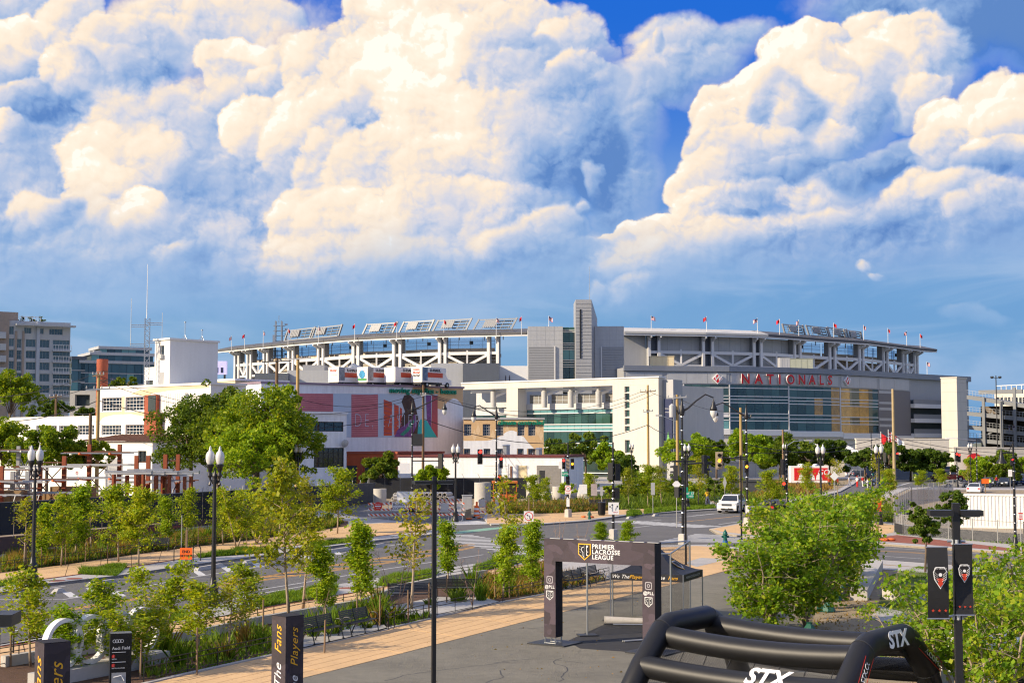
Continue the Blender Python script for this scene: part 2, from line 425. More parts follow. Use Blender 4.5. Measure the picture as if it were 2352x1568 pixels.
def leaf_mat(name,c0,c1,c2,tr=0.45):
 if name in MATS:return MATS[name]
 m=bpy.data.materials.new(name);m.use_nodes=True;nt=m.node_tree;N=nt.nodes;L=nt.links;N.clear()
 g=N.new('ShaderNodeNewGeometry');cr=N.new('ShaderNodeValToRGB')
 cr.color_ramp.elements[0].color=(*c0,1);cr.color_ramp.elements[1].color=(*c2,1);e=cr.color_ramp.elements.new(0.55);e.color=(*c1,1)
 oi=N.new('ShaderNodeObjectInfo')
 ad=N.new('ShaderNodeMath');ad.operation='MULTIPLY_ADD';L.new(oi.outputs['Random'],ad.inputs[0]);ad.inputs[1].default_value=0.30;ad.inputs[2].default_value=-0.15
 a2=N.new('ShaderNodeMath');a2.operation='ADD';a2.use_clamp=True;L.new(g.outputs['Random Per Island'],a2.inputs[0]);L.new(ad.outputs[0],a2.inputs[1])
 L.new(a2.outputs[0],cr.inputs[0])
 d=N.new('ShaderNodeBsdfPrincipled');d.inputs['Roughness'].default_value=0.5;d.inputs['Specular IOR Level'].default_value=0.16;L.new(cr.outputs[0],d.inputs['Base Color'])
 t=N.new('ShaderNodeBsdfTranslucent')
 sc=N.new('ShaderNodeVectorMath');sc.operation='MULTIPLY';L.new(cr.outputs[0],sc.inputs[0]);sc.inputs[1].default_value=(1.7,1.5,0.5);L.new(sc.outputs[0],t.inputs[0])
 mx=N.new('ShaderNodeMixShader');mx.inputs[0].default_value=tr;L.new(d.outputs[0],mx.inputs[1]);L.new(t.outputs[0],mx.inputs[2])
 o=N.new('ShaderNodeOutputMaterial');L.new(mx.outputs[0],o.inputs[0])
 MATS[name]=m;return m
def glass_mat(name,tint,see=0.3,rough=0.04,wob=0.0):
 """tinted pane: part mirror, part see-through"""
 if name in MATS:return MATS[name]
 m=bpy.data.materials.new(name);m.use_nodes=True;nt=m.node_tree;N=nt.nodes;L=nt.links;N.clear()
 p=N.new('ShaderNodeBsdfPrincipled');oi=N.new('ShaderNodeObjectInfo');ra=N.new('ShaderNodeMapRange');L.new(oi.outputs['Random'],ra.inputs[0]);ra.inputs[3].default_value=0.15;ra.inputs[4].default_value=0.62;sc=N.new('ShaderNodeVectorMath');sc.operation='SCALE';sc.inputs[0].default_value=tint;L.new(ra.outputs[0],sc.inputs['Scale']);L.new(sc.outputs[0],p.inputs['Base Color']);p.inputs['Roughness'].default_value=rough;p.inputs['Specular IOR Level'].default_value=1.0
 p.inputs['IOR'].default_value=1.6
 if wob:
  tc=N.new('ShaderNodeTexCoord');n=N.new('ShaderNodeTexNoise');n.inputs['Scale'].default_value=0.8;L.new(tc.outputs['Object'],n.inputs['Vector'])
  b=N.new('ShaderNodeBump');b.inputs['Strength'].default_value=wob;b.inputs['Distance'].default_value=0.1;L.new(n.outputs['Fac'],b.inputs['Height']);L.new(b.outputs[0],p.inputs['Normal'])
 t=N.new('ShaderNodeBsdfTransparent');t.inputs[0].default_value=(*tint,1)
 mx=N.new('ShaderNodeMixShader');mx.inputs[0].default_value=see;L.new(p.outputs[0],mx.inputs[1]);L.new(t.outputs[0],mx.inputs[2])
 o=N.new('ShaderNodeOutputMaterial');L.new(mx.outputs[0],o.inputs[0]);MATS[name]=m;return m
def net_mat(name,col,cell,thick,diag=True):
 """open mesh: cords with clear holes between them"""
 if name in MATS:return MATS[name]
 m=bpy.data.materials.new(name);m.use_nodes=True;nt=m.node_tree;N=nt.nodes;L=nt.links;N.clear()
 tc=N.new('ShaderNodeTexCoord');sp=N.new('ShaderNodeSeparateXYZ');L.new(tc.outputs['UV'],sp.inputs[0])
 def mth(op,a,b=None):
  n=N.new('ShaderNodeMath');n.operation=op
  for i,v in enumerate((a,b)):
   if v is None:continue
   if hasattr(v,'links'):L.new(v,n.inputs[i])
   else:n.inputs[i].default_value=v
  return n.outputs[0]
 u,v=sp.outputs[0],sp.outputs[1]
 if diag:u,v=mth('ADD',u,v),mth('SUBTRACT',u,v)
 a=mth('LESS_THAN',mth('PINGPONG',u,cell/2),thick/2);b=mth('LESS_THAN',mth('PINGPONG',v,cell/2),thick/2)
 f=mth('MAXIMUM',a,b)
 d=N.new('ShaderNodeBsdfPrincipled');d.inputs['Base Color'].default_value=(*col,1);d.inputs['Roughness'].default_value=0.6
 t=N.new('ShaderNodeBsdfTransparent');mx=N.new('ShaderNodeMixShader')
 L.new(f,mx.inputs[0]);L.new(t.outputs[0],mx.inputs[1]);L.new(d.outputs[0],mx.inputs[2])
 o=N.new('ShaderNodeOutputMaterial');L.new(mx.outputs[0],o.inputs[0]);MATS[name]=m;return m
def uv_grid(name,pts,mat,parent=None,loc=None):
 """pts[i][j] grid of points -> sheet with metric UVs"""
 n,k=len(pts),len(pts[0]);vs=[Vector(p) for r in pts for p in r]
 me=bpy.data.meshes.new(name);me.from_pydata([tuple(p) for p in vs],[],[(i*k+j,i*k+j+1,(i+1)*k+j+1,(i+1)*k+j) for i in range(n-1) for j in range(k-1)])
 U=np.zeros((n,k,2))
 for i in range(n):
  for j in range(k):
   if j:U[i,j,0]=U[i,j-1,0]+(vs[i*k+j]-vs[i*k+j-1]).length
   if i:U[i,j,1]=U[i-1,j,1]+(vs[i*k+j]-vs[(i-1)*k+j]).length
 uv=me.uv_layers.new(name='uv');U=U.reshape(-1,2)
 for l in me.loops:uv.data[l.index].uv=U[l.vertex_index]
 me.materials.append(mat);me.update();return obj(name,me,parent,loc)

FONTS={}
def text(name,body,size,mat,parent,mtx,extrude=0.01,shear=0.0,off=0.0,align='CENTER',sx=1.0,spacing=1.0):
 """flat lettering as a mesh, lying in the local XY plane of mtx"""
 key=(body,size,extrude,shear,off,align,sx,spacing,mat.name)
 if key not in FONTS:
  cu=bpy.data.curves.new(name,'FONT');cu.body=body;cu.size=size;cu.extrude=extrude;cu.shear=shear;cu.offset=off
  cu.align_x=align;cu.align_y='CENTER';cu.resolution_u=3;cu.space_character=spacing
  t=bpy.data.objects.new(name,cu);COL.objects.link(t);bpy.context.view_layer.update()
  me=bpy.data.meshes.new_from_object(t.evaluated_get(bpy.context.evaluated_depsgraph_get()))
  COL.objects.unlink(t);bpy.data.objects.remove(t)
  if sx != 1.0:me.transform(Matrix.Diagonal((sx,1,1,1)))
  me.materials.clear();me.materials.append(mat);FONTS[key]=me
 o=obj(name,FONTS[key],parent);o.matrix_local=mtx;return o
def face_mtx(loc,rz=0.0,roll=0.0):
 """upright frame facing local -Y turned by rz"""
 return Matrix.Translation(Vector(loc))@Matrix.Rotation(rz,4,'Z')@Matrix.Rotation(PI/2,4,'X')@Matrix.Rotation(roll,4,'Z')

class Wall:
 """a wall line on the plan; turns picture pixels into (along, height) on its face"""
 def __init__(self,A,B):
  self.A=Vector((A[0],A[1],0));self.B=Vector((B[0],B[1],0));d=self.B-self.A
  self.L=d.length;self.t=d.normalized();self.n=Vector((self.t.y,-self.t.x,0));self.rz=math.atan2(d.y,d.x)
  if self.n.y>0 and abs(self.n.y)>0.05:pass
 def uz(self,x,y):
  d=ray(x,y);o=Vector((0,0,CAM_H));k=(self.A-o).dot(self.n)/d.dot(self.n);p=o+d*k
  return (p-self.A).dot(self.t),p.z
 def rect(self,x0,y0,x1,y1):
  xm,ym=(x0+x1)/2,(y0+y1)/2
  return self.uz(x0,ym)[0],self.uz(x1,ym)[0],self.uz(xm,y1)[1],self.uz(xm,y0)[1]
 def at(self,u,z=0.0,off=0.0):return self.A+self.t*u+self.n*off+Vector((0,0,z))

def jit(c,k=0.1):return tuple(max(0,v*(1+random.uniform(-k,k))) for v in c)

# ------------------------------------------------------------------ common materials
m_black=M('black_paint',(0.012,0.012,0.014),0.42,var=0.1,spec=0.5)
m_dark=M('dark_metal',(0.03,0.032,0.036),0.5)
m_steel=M('galvanised_steel',(0.42,0.44,0.46),0.38,0.8,var=0.1)
m_white=M('white_paint',(0.80,0.79,0.76),0.6,var=0.05,scale=0.6)
m_wood=M('weathered_wood',(0.24,0.16,0.095),0.85,var=0.2,scale=6,streak=0.25)
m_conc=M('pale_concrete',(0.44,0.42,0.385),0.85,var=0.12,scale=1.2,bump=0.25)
m_signw=M('sign_white',(0.82,0.82,0.82),0.4,var=0.03)
m_signo=M('sign_orange',(0.95,0.16,0.02),0.5,var=0.05)
m_red=M('signal_red',(0.65,0.03,0.02),0.45,var=0.05)
m_tyre=M('tyre_rubber',(0.014,0.014,0.015),0.8)
m_chrome=M('bright_metal',(0.62,0.63,0.65),0.22,1.0,var=0.05)
# ------------------------------------------------------------------ the ground, roads and pavements
KH=0.13                                            # pavement height above the road
m_asph=M('road_asphalt',(0.125,0.122,0.118),0.9,var=0.24,scale=0.3,bump=0.4,bscale=60)
m_plaza=M('plaza_asphalt',(0.185,0.172,0.135),0.92,var=0.30,scale=0.28,bump=0.9,bscale=70)
m_tan=M('tan_aggregate',(0.62,0.405,0.20),0.9,var=0.17,scale=0.45,bump=0.3,bscale=90)
m_gap=M('dark_joint',(0.16,0.10,0.05),0.95)  # darker base that shows in the gaps between slabs
m_kerb=M('kerb_stone',(0.43,0.42,0.40),0.85,var=0.15,scale=1.5,bump=0.2)
m_paver=M('grey_paver',(0.40,0.385,0.36),0.9,var=0.25,scale=3.0,bump=0.4,bscale=25)
m_mulch=M('bark_mulch',(0.095,0.050,0.028),0.95,var=0.5,scale=5,bump=0.9,bscale=30)
m_dirt=M('gravelly_soil',(0.30,0.235,0.15),0.95,var=0.3,scale=0.8,bump=0.6,bscale=30)
m_walk=M('grey_walk',(0.42,0.40,0.375),0.9,var=0.12,scale=0.6,bump=0.2)
m_turf=M('turf_soil',(0.13,0.15,0.045),0.95,var=0.5,scale=2.5,bump=0.8,bscale=25)
m_line=M('road_paint_white',(0.56,0.56,0.54),0.75,var=0.32,scale=3)
m_yel=M('road_paint_yellow',(0.72,0.36,0.045),0.7,var=0.2,scale=3)
m_green=M('road_paint_green',(0.22,0.40,0.28),0.75,var=0.25,scale=1)
m_brick=M('red_paver',(0.27,0.085,0.05),0.9,var=0.25,scale=4)

def gp(pts,z=0.0):return [G(x,y,z) for x,y in pts]
def lerp_line(line,t):
 """point at share t of a picture polyline given as ground points"""
 ls=[(line[i+1]-line[i]).length for i in range(len(line)-1)];s=t*sum(ls)
 for i,l in enumerate(ls):
  if s <= l or i == len(ls)-1:return line[i].lerp(line[i+1],s/l)
  s -= l
def offset_line(line,off):
 out=[]
 for i,p in enumerate(line):
  d=(line[min(i+1,len(line)-1)]-line[max(i-1,0)]).normalized();out.append(p+Vector((-d.y,d.x,0))*off)
 return out
def ribbon(mb,line,w,z0,z1,off=0.0):
 a,b=offset_line(line,off+w/2),offset_line(line,off-w/2)
 for i in range(len(line)-1):
  p=[a[i],a[i+1],b[i+1],b[i]]
  mb.prism([(q.x,q.y) for q in p],z0,z1)
def strip(mb,line,w,z,off=0.0):
 a,b=offset_line(line,off+w/2),offset_line(line,off-w/2)
 for i in range(len(line)-1):mb.sheet([(q.x,q.y) for q in (a[i],a[i+1],b[i+1],b[i])],z)
def struct(o):o['kind']='structure';return o

struct(MB().sheet([(-6000,-200),(6000,-200),(6000,9000),(-6000,9000)],-0.04).build('ground',M('far_ground',(0.16,0.17,0.11),0.95,var=0.4,scale=0.02)))
struct(MB().sheet([(-150,-5),(230,-5),(230,330),(-150,330)],0.0).build('road',m_asph))

K1=[(-330,1545),(0,1480),(121,1460),(330,1421),(501,1390),(600,1371),(722,1350),(890,1323),(994,1309),(1076,1296),(1201,1279),(1255,1266)]
K2=[(-330,1408),(0,1359),(90,1341),(268,1321),(431,1297),(636,1270),(818,1246),(873,1239),(971,1229),(1006,1224)]
SE_near=[(1518,1251),(1640,1250),(1700,1258),(1990,1283),(2352,1309),(2800,1340)]
SE_far=[(1629,1214),(1645,1223),(1730,1233),(1980,1246),(2352,1270),(2800,1298)]
NE_near=[(1629,1214),(1719,1197),(1765,1188),(1850,1174),(1950,1154),(2020,1133),(2060,1121)]
K3=[(1128,1204),(1240,1203),(1350,1195),(1437,1183),(1558,1174),(1644,1168.5),(1743,1163),(1860,1146),(1930,1128),(1960,1112),(1975,1099)]
near_poly=gp(K1+[(1380,1262)]+SE_near,KH)+[Vector((60,5,0)),Vector((-60,5,0))]
struct(MB().prism([(p.x,p.y) for p in near_poly],-0.03,KH).build('near_pavement',m_walk))
far_left=gp(K2+[(1003,1208),(905,1195),(800,1184),(760,1160)],KH)+[Vector((-22,190,0)),Vector((-140,190,0)),Vector((-140,70,0))]
struct(MB().prism([(p.x,p.y) for p in far_left],-0.03,KH).build('far_pavement',m_walk))
blk3=gp(K3,KH)+[Vector((90,330,0)),Vector((-40,330,0)),Vector((-26,200,0))]+gp([(850,1142),(905,1165),(1060,1178),(1112,1190)],KH)
struct(MB().prism([(p.x,p.y) for p in blk3],-0.03,KH).build('corner_pavement',m_walk))
blk4=gp(NE_near,KH)+gp([(2120,1118),(2352,1121),(2800,1128)],KH)+list(reversed(gp(SE_far,KH)))
struct(MB().prism([(p.x,p.y) for p in blk4],-0.03,KH).build('island_pavement',m_walk))
# kerbs, each run a stone edging slightly proud of the slabs
def kerb(pts,mat=m_kerb,w=0.17,side=1,h=KH+0.006):
 mb=MB();ribbon(mb,gp(pts,KH),w,-0.02,h,side*-w*0.5);return struct(mb.build('kerb',mat))
kerb(K1);kerb(K2,side=-1);kerb([(1255,1266),(1380,1262),(1518,1251)]);kerb(SE_near);kerb(SE_far,M('kerb_buff',(0.55,0.45,0.30),0.85),0.3,side=-1);kerb(K3,side=-1);kerb(NE_near,side=1)

# ---- near side: tan walk of long slabs, plaza, inner walk, beds
L1=gp([(560,1591),(650,1568),(861,1516),(1258,1414),(1500,1353),(1665,1312),(1740,1294)],KH)
L2=gp([(330,1573),(431,1549),(626,1506),(698,1491),(861,1454),(906,1441),(1004,1418.6),(1154,1384),(1258,1364),(1399,1332),(1518,1304)],KH)
Z1=KH+0.004
plz=[(p.x,p.y) for p in L1]+[(G(1760,1330).x,G(1760,1330).y),(13.5,56),(13,44),(12,33),(12,12),(-30,12),(-20,30)]
struct(MB().sheet(plz,Z1).build('plaza',m_plaza))
tw=struct(MB().sheet([(p.x,p.y) for p in L1]+[(p.x,p.y) for p in gp([(1735,1292),(1690,1262),(1640,1255),(1518,1256)],KH)]+[(p.x,p.y) for p in reversed(L2)],Z1).build('tan_walk',m_gap))
slab_n,pieces=6,9
ext1=[L1[0],L1[1],L1[2],L1[3],lerp_line(L1,0.62),lerp_line(L1,0.72)]
for i in range(slab_n):                       # slabs between plaza edge and bed edge
 for k in range(pieces):
  t0,t1=k/pieces+0.0006,(k+1)/pieces-0.0006
  a0,a1=lerp_line(L2,t0),lerp_line(L2,t1);b0,b1=lerp_line(L1,t0*0.80),lerp_line(L1,t1*0.80)
  e0,e1=(i+0.024)/slab_n,(i+0.976)/slab_n
  q=[a0.lerp(b0,e0),a1.lerp(b1,e0),a1.lerp(b1,e1),a0.lerp(b0,e1)]
  s=MB().prism([(p.x,p.y) for p in q],Z1,Z1+0.012).build('slab',m_tan,tw)
A,B,C_,D_=lerp_line(L2,1.0),G(1518,1257,KH),G(1640,1256,KH),G(1692,1264,KH)
E_,F_=G(1735,1292,KH),lerp_line(L1,0.80)
for i in range(7):
 e0,e1=(i+0.012)/7,(i+0.988)/7
 p0,p1=B.lerp(A,e0),B.lerp(A,e1);q0,q1=D_.lerp(F_.lerp(E_,0.5),e0),D_.lerp(F_.lerp(E_,0.5),e1)
 MB().prism([(p.x,p.y) for p in (p0,q0,q1,p1)],Z1,Z1+0.012).build('slab',m_tan,tw)
MB().sheet([(p.x,p.y) for p in (B,G(1600,1253.5,KH),C_,D_)],Z1+0.012).build('slab',m_tan,tw)
MB().sheet([(p.x,p.y) for p in (A,F_.lerp(E_,0.5),F_)],Z1+0.010).build('slab',m_tan,tw)
MB().sheet([(p.x,p.y) for p in (G(1572,1292,KH),G(1610,1281,KH),G(1672,1284,KH),G(1600,1302,KH))],Z1+0.016).build('paver_panel',m_paver,tw)

P2t=gp([(-330,1535),(0,1486),(121,1470),(330,1440),(518,1415),(655,1388),(743,1375),(890,1347),(994,1329),(1096,1315),(1258,1287)],KH)
P2b=gp([(-330,1590),(0,1530),(121,1510),(330,1480),(431,1469),(591,1434),(626,1428),(831,1392),(912,1358),(1008,1338),(1111,1323),(1258,1299)],KH)
bed=P2b[1:]+[L2[i] for i in range(8,-1,-1)]+[Vector((-16,36,0)),Vector((-23,42,0))]
struct(MB().sheet([(p.x,p.y) for p in bed],Z1).build('planting_bed',m_mulch))
iw=struct(MB().sheet([(p.x,p.y) for p in P2t+P2b[::-1]],Z1+0.004).build('inner_walk',m_gap))
for k in range(22):
 t0,t1=k/22+0.0006,(k+1)/22-0.0006
 for e0,e1 in ((0.01,0.495),(0.505,0.99)):
  a0,a1,b0,b1=lerp_line(P2t,t0),lerp_line(P2t,t1),lerp_line(P2b,t0),lerp_line(P2b,t1)
  MB().prism([(p.x,p.y) for p in (a0.lerp(b0,e0),a1.lerp(b1,e0),a1.lerp(b1,e1),a0.lerp(b0,e1))],Z1,Z1+0.014).build('slab',m_tan,iw)
mb=MB();ribbon(mb,P2t,0.12,KH,KH+0.03);struct(mb.build('brick_edging',m_brick))
K1w=gp(K1,KH);K1i=offset_line(K1w,-0.25)
pv=struct(MB().sheet([(p.x,p.y) for p in K1i[:-1]]+[(p.x,p.y) for p in P2t[::-1]],Z1).build('paver_strip',m_paver))
mb=MB();ribbon(mb,P2b[1:-1],0.22,KH,KH+0.34,-0.14);tag(mb.build('planter_wall',m_conc),'low grey concrete planter wall between the inner walk and mulch bed','planter wall')
mb=MB();ribbon(mb,L2,0.16,KH,KH+0.05,0.09);struct(mb.build('bed_edging',m_conc))
for pts in ([(690,1492.5),(892,1446),(868,1424),(700,1462)],[(872,1400),(1000,1372),(1112,1374),(1150,1384),(1085,1400),(985,1420)],
   [(1290,1357),(1402,1331),(1385,1318),(1290,1338)],[(200,1560),(330,1535),(300,1512),(180,1540)]):
 struct(MB().prism([(p.x,p.y) for p in gp(pts,KH)],KH,KH+0.05).build('bench_pad',m_paver))

# ---- far side of the street
F_b=gp([(-330,1395),(0,1345),(90,1331),(180,1319),(300,1302),(430,1281),(640,1257),(800,1238),(960,1221),(1000,1214)],KH)
F_t=gp([(-330,1365),(0,1316),(154,1296),(300,1275),(430,1258),(600,1237),(720,1222),(800,1206),(900,1199),(998,1204)],KH)
fw=struct(MB().sheet([(p.x,p.y) for p in F_b+F_t[::-1]],Z1).build('far_walk',m_gap))
for k in range(20):
 t0,t1=k/20+0.0005,(k+1)/20-0.0005
 for e0,e1 in ((0.01,0.495),(0.505,0.99)):
  a0,a1,b0,b1=lerp_line(F_b,t0),lerp_line(F_b,t1),lerp_line(F_t,t0),lerp_line(F_t,t1)
  MB().prism([(p.x,p.y) for p in (a0.lerp(b0,e0),a1.lerp(b1,e0),a1.lerp(b1,e1),a0.lerp(b0,e1))],Z1,Z1+0.012).build('slab',m_tan,fw)
F_bed=gp([(-200,1315),(0,1286),(300,1244),(560,1212),(760,1194),(800,1196)],KH)
struct(MB().sheet([(p.x,p.y) for p in F_t[1:8]+F_bed[::-1]],Z1).build('far_bed',m_mulch))
mb=MB();ribbon(mb,F_b,0.12,KH,KH+0.03);struct(mb.build('far_brick_edging',m_brick))
for pts in ([(900,1196),(1000,1203),(1085,1187),(1000,1168),(880,1160),(850,1150)],):
 pass
struct(MB().sheet([(p.x,p.y) for p in gp([(1118,1201),(1240,1201),(1345,1193),(1430,1181),(1550,1172),(1640,1166),(1640,1160),(1430,1170),(1290,1176),(1120,1176)],KH)],Z1).build('corner_walk',m_tan))
struct(MB().sheet([(p.x,p.y) for p in gp([(855,1166),(1000,1176),(1110,1186),(1120,1174),(1290,1171),(1420,1163),(1420,1128),(1130,1128),(860,1140)],KH)],Z1+0.004).build('works_yard',m_dirt))
struct(MB().sheet([(p.x,p.y) for p in gp([(1120,1180),(1290,1178),(1400,1171),(1400,1152),(1290,1156),(1120,1160)],KH)],Z1+0.008).build('corner_bed',m_turf))
struct(MB().sheet([(p.x,p.y) for p in gp([(1645,1158),(1743,1157),(1855,1141),(1922,1125),(1950,1110),(1960,1099),(1640,1100),(1600,1130)],KH)],Z1+0.004).build('rough_verge',m_dirt))
# island corner
struct(MB().sheet([(p.x,p.y) for p in gp([(1637,1214),(1719,1199),(1770,1190),(1990,1196),(2056,1206),(2052,1222),(1975,1237),(1735,1229),(1655,1220)],KH)],Z1).build('island_walk',m_tan))
struct(MB().sheet([(p.x,p.y) for p in gp([(1975,1239),(2060,1228),(2352,1262),(2800,1288),(2800,1294),(2352,1267)],KH)],Z1+0.004).build('red_brick_band',m_brick))
struct(MB().sheet([(p.x,p.y) for p in gp([(2056,1202),(2352,1230),(2800,1256),(2800,1132),(2352,1125),(2080,1124),(2030,1150),(1990,1190)],KH)],Z1+0.008).build('fenced_lot',m_dirt))
struct(MB().sheet([(p.x,p.y) for p in gp([(1765,1189),(1990,1194),(1985,1150),(1850,1176)],KH)],Z1+0.006).build('island_bed',m_turf))
# near right: soil, lawn and pale walks under the trees
struct(MB().sheet([(p.x,p.y) for p in gp([(1745,1298),(1730,1275),(1990,1292),(2352,1322),(2700,1350),(2700,1700),(2130,1700),(1960,1560),(1830,1420)],KH)],Z1+0.004).build('tree_pit_soil',m_dirt))
struct(MB().sheet([(p.x,p.y) for p in gp([(2035,1325),(2110,1300),(2352,1330),(2700,1360),(2700,1640),(2250,1640),(2120,1430),(2010,1420)],KH)],Z1+0.012).build('lawn',m_turf))
for pts in ([(1996,1420),(2120,1452),(2352,1470),(2600,1480),(2600,1446),(2352,1440),(2130,1420),(2020,1392)],[(1960,1293),(2352,1321),(2700,1346),(2700,1360),(2352,1334),(1955,1302)]):
 struct(MB().sheet([(p.x,p.y) for p in gp(pts,KH)],Z1+0.020).build('pale_walk',m_walk))

for i,(x,y,r,mt) in enumerate(((170,1328,.42,m_brick),(130,1333,.42,m_brick),(1690,1222,.45,m_asph),(560,1335,.4,m_gap),(800,1287,.4,m_gap),(1440,1225,.45,m_gap),(1330,1232,.45,m_gap),(795,1350,.4,m_brick))):
 p=G(x,y,KH if i in (0,1,7) else 0);o=MB().lathe([(r,0),(r,.009),(r*.9,.012)],n=20).build('manhole_cover',mt,None,loc=p);tag(o,'round %s manhole cover set in the %s' % ('rust red' if mt is m_brick else 'dark','pavers' if i in (0,1,7) else 'roadway'),'manhole cover','manhole covers')
m_tar=M('tar_seal',(0.035,0.034,0.034),0.6,var=0.3);rg_=random.Random(3)
for i in range(26):                                             # sealed cracks wandering over plaza and road
 x,y=(rg_.uniform(760,1450),rg_.uniform(1440,1600)) if i<12 else (rg_.uniform(150,1000),rg_.uniform(1270,1440));a=G(x,y,0);z=Z1+.003 if i<12 else .003
 if i<12 and (a.x<lerp_line(L1,.5).x-4):continue
 if i >= 12 and not (1240+(1000-x)*.19<y<1262+(1000-x)*.2):continue
 d=rg_.uniform(0,6.3);pts=[a]
 for k in range(rg_.randint(6,14)):d+=rg_.uniform(-.6,.6);pts.append(pts[-1]+Vector((math.cos(d),math.sin(d),0))*rg_.uniform(.25,.5))
 mb=MB();strip(mb,pts,.035,z);struct(mb.build('sealed_crack',m_tar))
# ---- painted markings
def paint(name,lines,w,mat=m_line,z=0.004):
 mb=MB()
 for l in lines:strip(mb,gp(l),w,z)
 return struct(mb.build(name,mat))
paint('centre_line_marking',[[(-300,1472),(101,1407),(299,1375.5),(470,1346)],[(-300,1476),(101,1410),(299,1378),(470,1350)]],0.13,m_yel)
lens_a=[(470,1346),(600,1324),(760,1297),(870,1281),(991,1262),(1090,1247)]
lens_b=[(470,1350),(600,1331),(760,1309),(870,1294),(991,1274),(1090,1255)]
paint('median_edge_marking',[lens_a,lens_b,[(x,y+2) for x,y in lens_a],[(x,y+2) for x,y in lens_b]],0.11,m_yel)
ga,gb=gp(lens_a),gp(lens_b);mb=MB()
for k in range(11):
 t=0.06+k*0.083
 strip(mb,[lerp_line(ga,t),lerp_line(gb,min(1,t+0.11))],0.22,0.008)
struct(mb.build('median_hatch_marking',m_yel))
paint('cycle_lane_marking',[[(-300,1400),(0,1376),(144,1376),(287,1355),(431,1327),(600,1300),(818,1264),(960,1243)],[(-300,1394),(0,1366),(150,1345)]],0.12)
paint('lane_edge_marking',[[(505,1371),(587,1355),(733,1331.6),(861,1310),(994,1290),(1110,1273)],[(520,1378),(600,1362),(700,1345)]],0.12)
for i,(x,y) in enumerate(((270,1364),(215,1357),(160,1366),(455,1316),(520,1307),(590,1297),(700,1279),(770,1268),(560,1372))):
 a,b=G(x-8,y+4),G(x+14,y-9)
 mb=MB();strip(mb,[G(x+10,y+5),G(x-8,y-7)],0.42,0.006);struct(mb.build('buffer_block_marking',m_line))
paint('lane_dash_marking',[[(130,1431),(172,1425)],[(262,1409),(293,1404)],[(20,1450),(50,1445)]],0.13)
def zebra(a,b,n,length,w=0.6,mat=m_line):
 """bars across the line a-b (picture points), each reaching `length` metres"""
 A,B=G(*a),G(*b);d=(B-A).normalized();nrm=Vector((-d.y,d.x,0));mb=MB()
 for k in range(n):
  c=A.lerp(B,(k+0.5)/n);mb.sheet([((c+d*sx*w/2+nrm*sy*length/2).x,(c+d*sx*w/2+nrm*sy*length/2).y) for sx,sy in ((-1,-1),(1,-1),(1,1),(-1,1))],0.006)
 return struct(mb.build('crossing_marking',mat))
zebra((1030,1228),(1235,1272),14,3.6)
zebra((1015,1202),(1124,1199),8,5.0,0.55)
zebra((1415,1196),(1630,1210),13,3.4,0.6)
MBz=MB()
za,zb,zc,zd=G(1512,1243),G(1600,1225),G(1726,1231),G(1706,1246)
for k in range(9):
 t0,t1=(k+0.1)/9,(k+0.58)/9
 MBz.sheet([(p.x,p.y) for p in (za.lerp(zb,t0),zd.lerp(zc,t0),zd.lerp(zc,t1),za.lerp(zb,t1))],0.006)
struct(MBz.build('crossing_marking',m_line))
paint('cycle_crossing_marking',[[(1040,1224),(1130,1213.5),(1196,1208),(1262,1201.5),(1345,1197)]],1.5,m_green,0.004)
paint('side_street_line_marking',[[(1800,1256),(2080,1268),(2352,1287),(2700,1310)],[(1800,1255),(2080,1266.6),(2352,1285.4),(2700,1308)]],0.11,m_yel)
paint('side_street_edge_marking',[[(1980,1273),(2352,1299),(2700,1322)],[(1980,1254),(2352,1277)]],0.11)
paint('avenue_centre_marking',[[(1560,1199),(1600,1195),(1720,1182),(1840,1164),(1930,1144)]],0.14,m_yel)
paint('avenue_lane_marking',[[(1450,1212),(1500,1206),(1560,1199)],[(1560,1188),(1700,1173)],[(1650,1204),(1720,1194)],[(1455,1200),(1520,1193)],[(1590,1184),(1640,1179)]],0.16)
paint('far_street_marking',[[(1960,1107),(2352,1113)],[(1990,1112),(2060,1116),(2090,1108)]],0.4)
# lens of low kerb blocks protecting the cycle lane
for i,(x0,y0,x1,y1) in enumerate(((122,1362,146,1358),(201,1346,268,1337),(448,1311,512,1300),(560,1295,618,1286),(748,1270,803,1262),(835,1260,884,1253),(1440,1191,1452,1190),(1500,1185,1512,1184))):
 a,b=G(x0,y0),G(x1,y1);d=(b-a).normalized();n=Vector((-d.y,d.x,0))*0.16
 mb=MB();vs=[]
 for p,ins in ((a,d*0.25),(b,d*-0.25)):
  vs+=[p-n,p+n]
 top=[a+d*0.25-n*0.7,a+d*0.25+n*0.7,b-d*0.25-n*0.7,b-d*0.25+n*0.7]
 mb.add([(*v.xy,0.0) for v in vs]+[(*v.xy,0.2) for v in top],[(4,6,7,5),(0,2,6,4),(1,5,7,3),(0,4,5,1),(2,3,7,6)])
 tag(mb.build('lane_divider',m_conc),'low concrete divider block lying along the cycle lane','lane divider','concrete dividers along the cycle lane')
